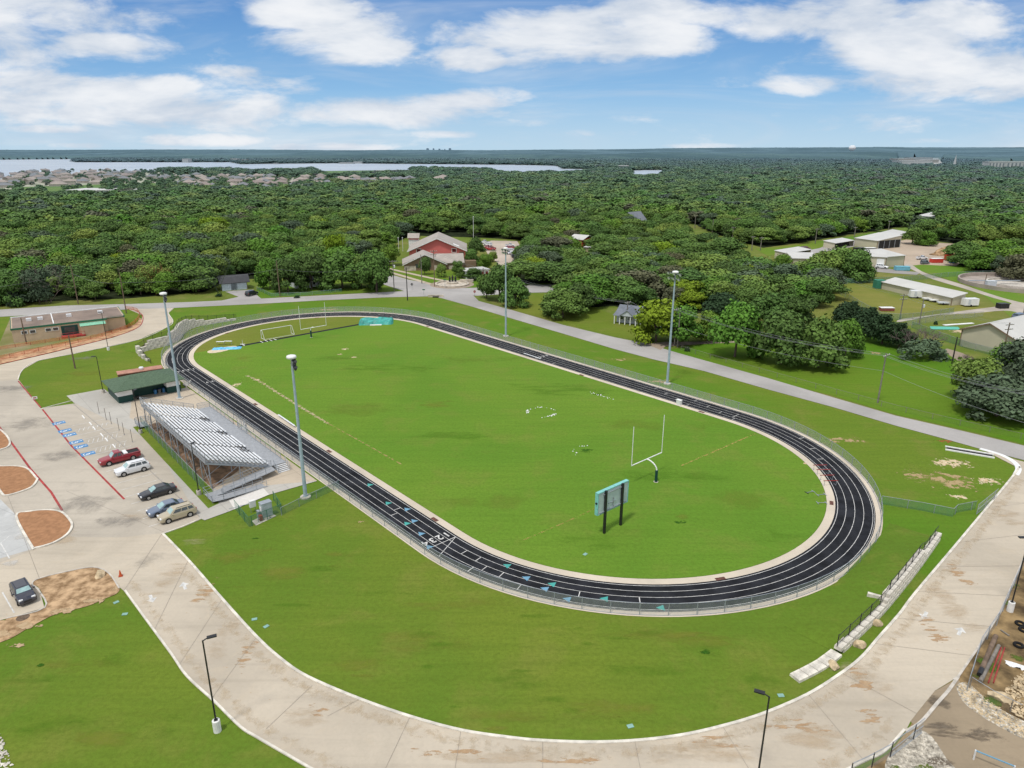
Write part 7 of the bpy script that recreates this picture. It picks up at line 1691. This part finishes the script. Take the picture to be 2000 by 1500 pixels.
def farbox(name, label, cat, px, py, wpx, ty, mat, dpt=14, rz=0, parts=None):
    x, y = G(px, py); s_ = ppm(px, py); w2 = wpx/s_; H = height_to(px, py, ty); t = thing(name, label, cat, (x, y, 0), rz)
    MB().b2(-w2/2, w2/2, 0, dpt, 0, H).build('wall', mat, t); MB().b2(-w2/2-.5, w2/2+.5, -.5, dpt+.5, H, H+.6).build('roof', m_farw, t)
    return t, w2, H
m_farw = M('far_white', (.62, .60, .57), var=.08, sc=.05, hz=True); m_fart = M('far_tan', (.48, .40, .32), var=.1, sc=.05, hz=True)
m_sky = M('far_tower_blue', (.16, .24, .32), var=.05)
farbox('building', 'long pale flat building in the meadow before the subdivision', 'building', 195, 377, 110, 372, m_farw, 40)
for i, (px, wp) in enumerate(((150, 18), (172, 14), (225, 20), (246, 14))): farbox('shed', ORD[i]+' small pale shed beside the long pale building', 'shed', px, 378, wp, 374, m_farw, 12)
farbox('house', 'large dark-roofed house alone on the far meadow', 'house', 741, 338, 16, 333, roofs[1], 16)
for i, (px, py, wp, ty) in enumerate(((362, 317.5, 10, 310.5), (382, 316, 9, 311), (457, 316.5, 12, 310), (476, 318.5, 6, 312))): farbox('building', ORD[i]+' pale building from the left on the far lake shore', 'building', px, py, wp, ty, m_fart if i % 2 else m_farw, 30)
for i, (px, py, wp, ty) in enumerate(((676, 320.3, 26, 318), (700, 319.5, 18, 316), (770, 319.6, 10, 314.5), (536, 321, 4, 319), (1052, 321.8, 12, 318), (1085, 323, 18, 319), (1219, 331.5, 18, 324), (1166, 329.5, 8, 324))): farbox('building', ORD[i]+' small pale building from the left along the middle lake shore', 'building', px, py, wp, ty, m_farw, 30)
farbox('dam', 'long low grey dam behind the lake', 'dam', 850, 318.6, 330, 316.6, M('far_dam', (.20, .19, .18), var=.1, sc=.01, hz=True), 60)
for i, (px, py, wp, ty) in enumerate(((1768, 318, 26, 310), (1790, 322, 50, 314), (1815, 318, 30, 312), (1800, 313, 36, 308))): farbox('building', ORD[i]+' block of the bright pale complex on the far right hillside', 'building', px, py, wp, ty, m_farw if i % 2 else m_fart, 60)
sheet('pale_lot', Gp([(1752, 318), (1780, 309), (1832, 309), (1845, 322), (1800, 326)]), .6, M('pale_far_lot', (.60, .52, .43), var=.2, sc=.02, hz=True))
t, w2, H = farbox('church', 'pale church with thin spire on the far right hillside', 'church', 1856, 327, 22, 322, m_fart, 25); MB().lathe([(4, H), (3, H+8), (.2, H+26)], (w2*.35, 5, 0), 8).build('spire', m_farw, t)
for i, (px, wp) in enumerate(((1945, 26), (1975, 30), (2005, 26))):
    t, w2, H = farbox('apartment_block', ORD[i]+' white apartment block from the left at the right horizon', 'apartment block', px, 331, wp, 316, m_farw, 25)
    for k in range(5): MB().b2(-w2/2+w2*(k+.3)/5, -w2/2+w2*(k+.7)/5, -.3, 0, H*.2, H*.85).build('window_bay', roofs[1], t)
# skyline towers, water tower
for i, (px, wp, ty) in enumerate(((835.5, 4.5, 290), (847, 3, 290.2), (858.5, 3.5, 291), (864, 3, 293), (869, 2, 291.5), (879, 4.5, 290))):
    D = 12600; u_ = ray(px, 300); x, y = u_[0]/u_[1]*D, D; lo = 0
    for _ in range(400):
        lo += .5
        if P(x, y, lo)[1] <= ty: break
    t = thing('skyline_tower', ORD[i]+' hazy high-rise from the left on the horizon skyline', 'tower', (x, y, 0)); w2 = wp*D/F_
    MB().b2(-w2/2, w2/2, -10, 10, 0, lo).build('shaft', m_sky, t); MB().b2(-w2/3, w2/3, -6, 6, lo, lo+5).build('top', m_sky, t)
D = 5200; u_ = ray(1663, 300); x, y = u_[0]/u_[1]*D, D; H = 0
while P(x, y, H)[1] > 284: H += .5
t = thing('water_tower', 'white bulb-topped water tower standing above the right horizon', 'water tower', (x, y, 0))
m_twr = M('tower_white', (.62, .64, .66)); r_ = 6.2*D/F_; MB().lathe([(r_*.35, 0), (r_*.30, H-r_*1.5)], n=20).build('stem', m_twr, t)
MB().lathe([(r_*.30, H-r_*1.7), (r_*.85, H-r_*1.3), (r_, H-r_*.9), (r_*.92, H-r_*.4), (r_*.5, H)], n=24).build('bowl', m_twr, t, smooth=True); MB().lathe([(r_*1.01, H-r_*.95), (r_*1.01, H-r_*.8)], n=24).build('band', M('band_brown', (.42, .36, .34)), t)
for i, px in enumerate((7, 109, 189, 278)):
    D = 11000; u_ = ray(px, 300); x, y = u_[0]/u_[1]*D, D; H = 0
    while P(x, y, H)[1] > 292.5: H += .5
    t = thing('water_tower', ORD[i]+' tiny distant mast from the left on the left horizon', 'tower', (x, y, 0)); MB().lathe([(3, 0), (3, H-14)], n=8).build('stem', m_sky, t); MB().lathe([(3, H-14), (11, H-9), (9, H)], n=10).build('bowl', m_sky, t)

# ------------------------------------------------------------------ camera, sky, sun
cam = bpy.data.cameras.new('camera'); co = bpy.data.objects.new('camera', cam); COL.objects.link(co)
cam.sensor_width = 36; cam.lens = 36*F_/2000; cam.clip_end = 60000; cam.clip_start = .5
c, s = cos(RO_), sin(RO_)
cx_ = Vector((c, s*sin(PI_), s*cos(PI_))); cy_ = Vector((-s, c*sin(PI_), c*cos(PI_))); cz_ = Vector((0, -cos(PI_), sin(PI_)))
mt = Matrix((cx_, cy_, cz_)).transposed().to_4x4(); mt.translation = (0, 0, CH); co.matrix_world = mt
S.camera = co
S.render.resolution_x, S.render.resolution_y = 1024, 768
S.view_settings.view_transform = 'Standard'; S.view_settings.look = 'None'; S.view_settings.exposure = 0
SUN_EL, SUN_AZ = radians(66), radians(215)            # direction towards the sun, azimuth clockwise from +Y
w = bpy.data.worlds.new('World'); S.world = w; w.use_nodes = True
n = NT(w.node_tree); n.n.clear()
out = n.new('ShaderNodeOutputWorld'); bg = n.new('ShaderNodeBackground')
sky = n.new('ShaderNodeTexSky'); sky.sky_type = 'NISHITA'; sky.sun_disc = False
sky.sun_elevation = SUN_EL; sky.sun_rotation = SUN_AZ; sky.altitude = 200; sky.air_density = 1; sky.dust_density = .6
d = n.new('ShaderNodeTexCoord').outputs['Generated']
sep = n.new('ShaderNodeSeparateXYZ'); n.put(sep.inputs[0], d)
ay = n.math('MAXIMUM', n.math('ABSOLUTE', sep.outputs[1]), .12)
u = n.math('DIVIDE', sep.outputs[0], ay); v = n.math('DIVIDE', sep.outputs[2], ay)
uv = n.new('ShaderNodeCombineXYZ'); n.put(uv.inputs[0], u); n.put(uv.inputs[1], v)
uv = uv.outputs[0]
def UV(px, py):
    r = ray(px, py); return r[0]/r[1], r[2]/r[1]
blobs = [(100, 40, 230, 60, 1), (230, 95, 130, 26, .9), (60, 125, 130, 22, .6), (190, 200, 330, 52, 1.1), (60, 165, 150, 26, .8), (430, 220, 180, 36, .9), (330, 165, 60, 18, .7),
 (640, 62, 165, 62, 1.1), (570, 15, 120, 34, 1), (740, 108, 90, 28, .8), (1080, 78, 250, 55, 1.2), (900, 118, 80, 25, 1), (1230, 40, 160, 55, 1.1), (1320, 80, 90, 26, .9),
 (790, 216, 210, 30, 1.1), (940, 190, 90, 20, .9), (1570, 35, 180, 55, 1.1), (1700, 20, 150, 34, 1), (1850, 120, 250, 72, 1.2), (1760, 90, 120, 46, 1), (1990, 160, 150, 42, 1), (1900, 35, 120, 40, 1), (1590, 165, 110, 20, .75),
 (370, 275, 150, 13, .95), (640, 288, 130, 11, 1.1), (1150, 262, 120, 9, .6), (880, 262, 90, 7, .5), (100, 255, 100, 9, .65), (1030, 240, 70, 9, .45), (1650, 240, 380, 18, .3), (450, 138, 70, 12, .5), (590, 165, 80, 18, .4), (150, 283, 120, 7, .5), (1400, 285, 120, 5, .5), (1850, 275, 140, 5, .35)]
mask = None
for bx, by, rx, ry, wt in blobs:
    u0, v0 = UV(bx, by); ru = abs(UV(bx+rx, by)[0]-u0)*1.15; rv = abs(UV(bx, by-ry)[1]-v0)*1.3
    q = n.vmath('SUBTRACT', uv, (u0, v0, 0)); q = n.vmath('MULTIPLY', q, (1/ru, 1/rv, 0)); q = n.vmath('DOT_PRODUCT', q, q, out=1)
    q = n.math('MULTIPLY', n.math('SUBTRACT', 1.0, q, clamp=True), wt)
    mask = q if mask is None else n.math('ADD', mask, q)
mask = n.math('MINIMUM', mask, 1.25)
nz = n.noise(n.scalev(uv, (6.5, 19.0, 1)), 1.0, 8, .62, .25)
nz2 = n.noise(n.scalev(uv, (2.2, 13.0, 1)), 1.0, 5, .62, .8)
hi = n.ramp(v, .22, .55)                               # unseen white cloud deck added high above the frame for neutral light
den = n.math('ADD', n.math('MULTIPLY', mask, .57), n.math('MULTIPLY', n.math('SUBTRACT', nz, .5), 2.15))
den = n.math('ADD', den, n.math('MULTIPLY', hi, .55))
cov = n.ramp(den, .06, .62)
wisp = n.math('MULTIPLY', n.ramp(nz2, .42, .78), n.ramp(v, 0, .12, .75, .55))
cov = n.math('MAXIMUM', cov, wisp)
# clear-sky colour: the physical sky pulled to the photograph's blue
sk = n.mix(1, sky.outputs[0], (.105, .105, .105, 1), 'MULTIPLY')
gr1 = n.mix(n.ramp(v, .0, .075, smooth=False), (.49, .71, .90, 1), (.23, .49, .82, 1)); gr2 = n.mix(n.ramp(v, .07, .20, smooth=False), gr1, (.065, .235, .60, 1))
blue = n.mix(.85, sk, gr2)
shade = n.ramp(n.noise(n.scalev(uv, (6, 22, 1)), 1.0, 4, .6, .3), .35, .7)
cl = n.mix(shade, (.60, .67, .77, 1), (.88, .90, .93, 1))
cl = n.mix(n.ramp(den, .45, 1.2, 0, .8), cl, (.95, .955, .965, 1))
colr = n.mix(n.math('MULTIPLY', cov, .96), blue, cl)
n.put(bg.inputs[0], colr); bg.inputs[1].default_value = 1.0
# the rest of the dome (high above and behind): unseen bright cloud added for neutral light over the same blue, without the mapped cloud banks
bg2 = n.new('ShaderNodeBackground')
cov2 = n.ramp(n.noise(n.scalev(d, (3, 3, 5)), 1.0, 3, .6, .3), .30, .52)
n.put(bg2.inputs[0], n.mix(n.math('MULTIPLY', cov2, .96), n.mix(.85, n.mix(1, sky.outputs[0], (.105, .105, .105, 1), 'MULTIPLY'), (.09, .27, .63, 1)), (.90, .91, .925, 1)))
front = n.math('MULTIPLY', n.math('LESS_THAN', v, .30), n.math('GREATER_THAN', sep.outputs[1], .25))
front = n.math('MULTIPLY', front, n.math('GREATER_THAN', sep.outputs[2], -.02))
mxw = n.new('ShaderNodeMixShader'); n.l.new(front, mxw.inputs[0]); n.l.new(bg2.outputs[0], mxw.inputs[1]); n.l.new(bg.outputs[0], mxw.inputs[2])
n.l.new(mxw.outputs[0], out.inputs[0])
S.cycles.max_bounces = 5; S.cycles.diffuse_bounces = 2; S.cycles.glossy_bounces = 2; S.cycles.transparent_max_bounces = 14
sun = bpy.data.lights.new('sun', 'SUN'); sun.energy = 2.5; sun.angle = radians(7); sun.color = (1, .96, .90)
so = bpy.data.objects.new('sun', sun); COL.objects.link(so)
sd = Vector((sin(SUN_AZ)*cos(SUN_EL), cos(SUN_AZ)*cos(SUN_EL), sin(SUN_EL)))
so.rotation_euler = sd.to_track_quat('Z', 'Y').to_euler(); so.location = (0, 0, 100)
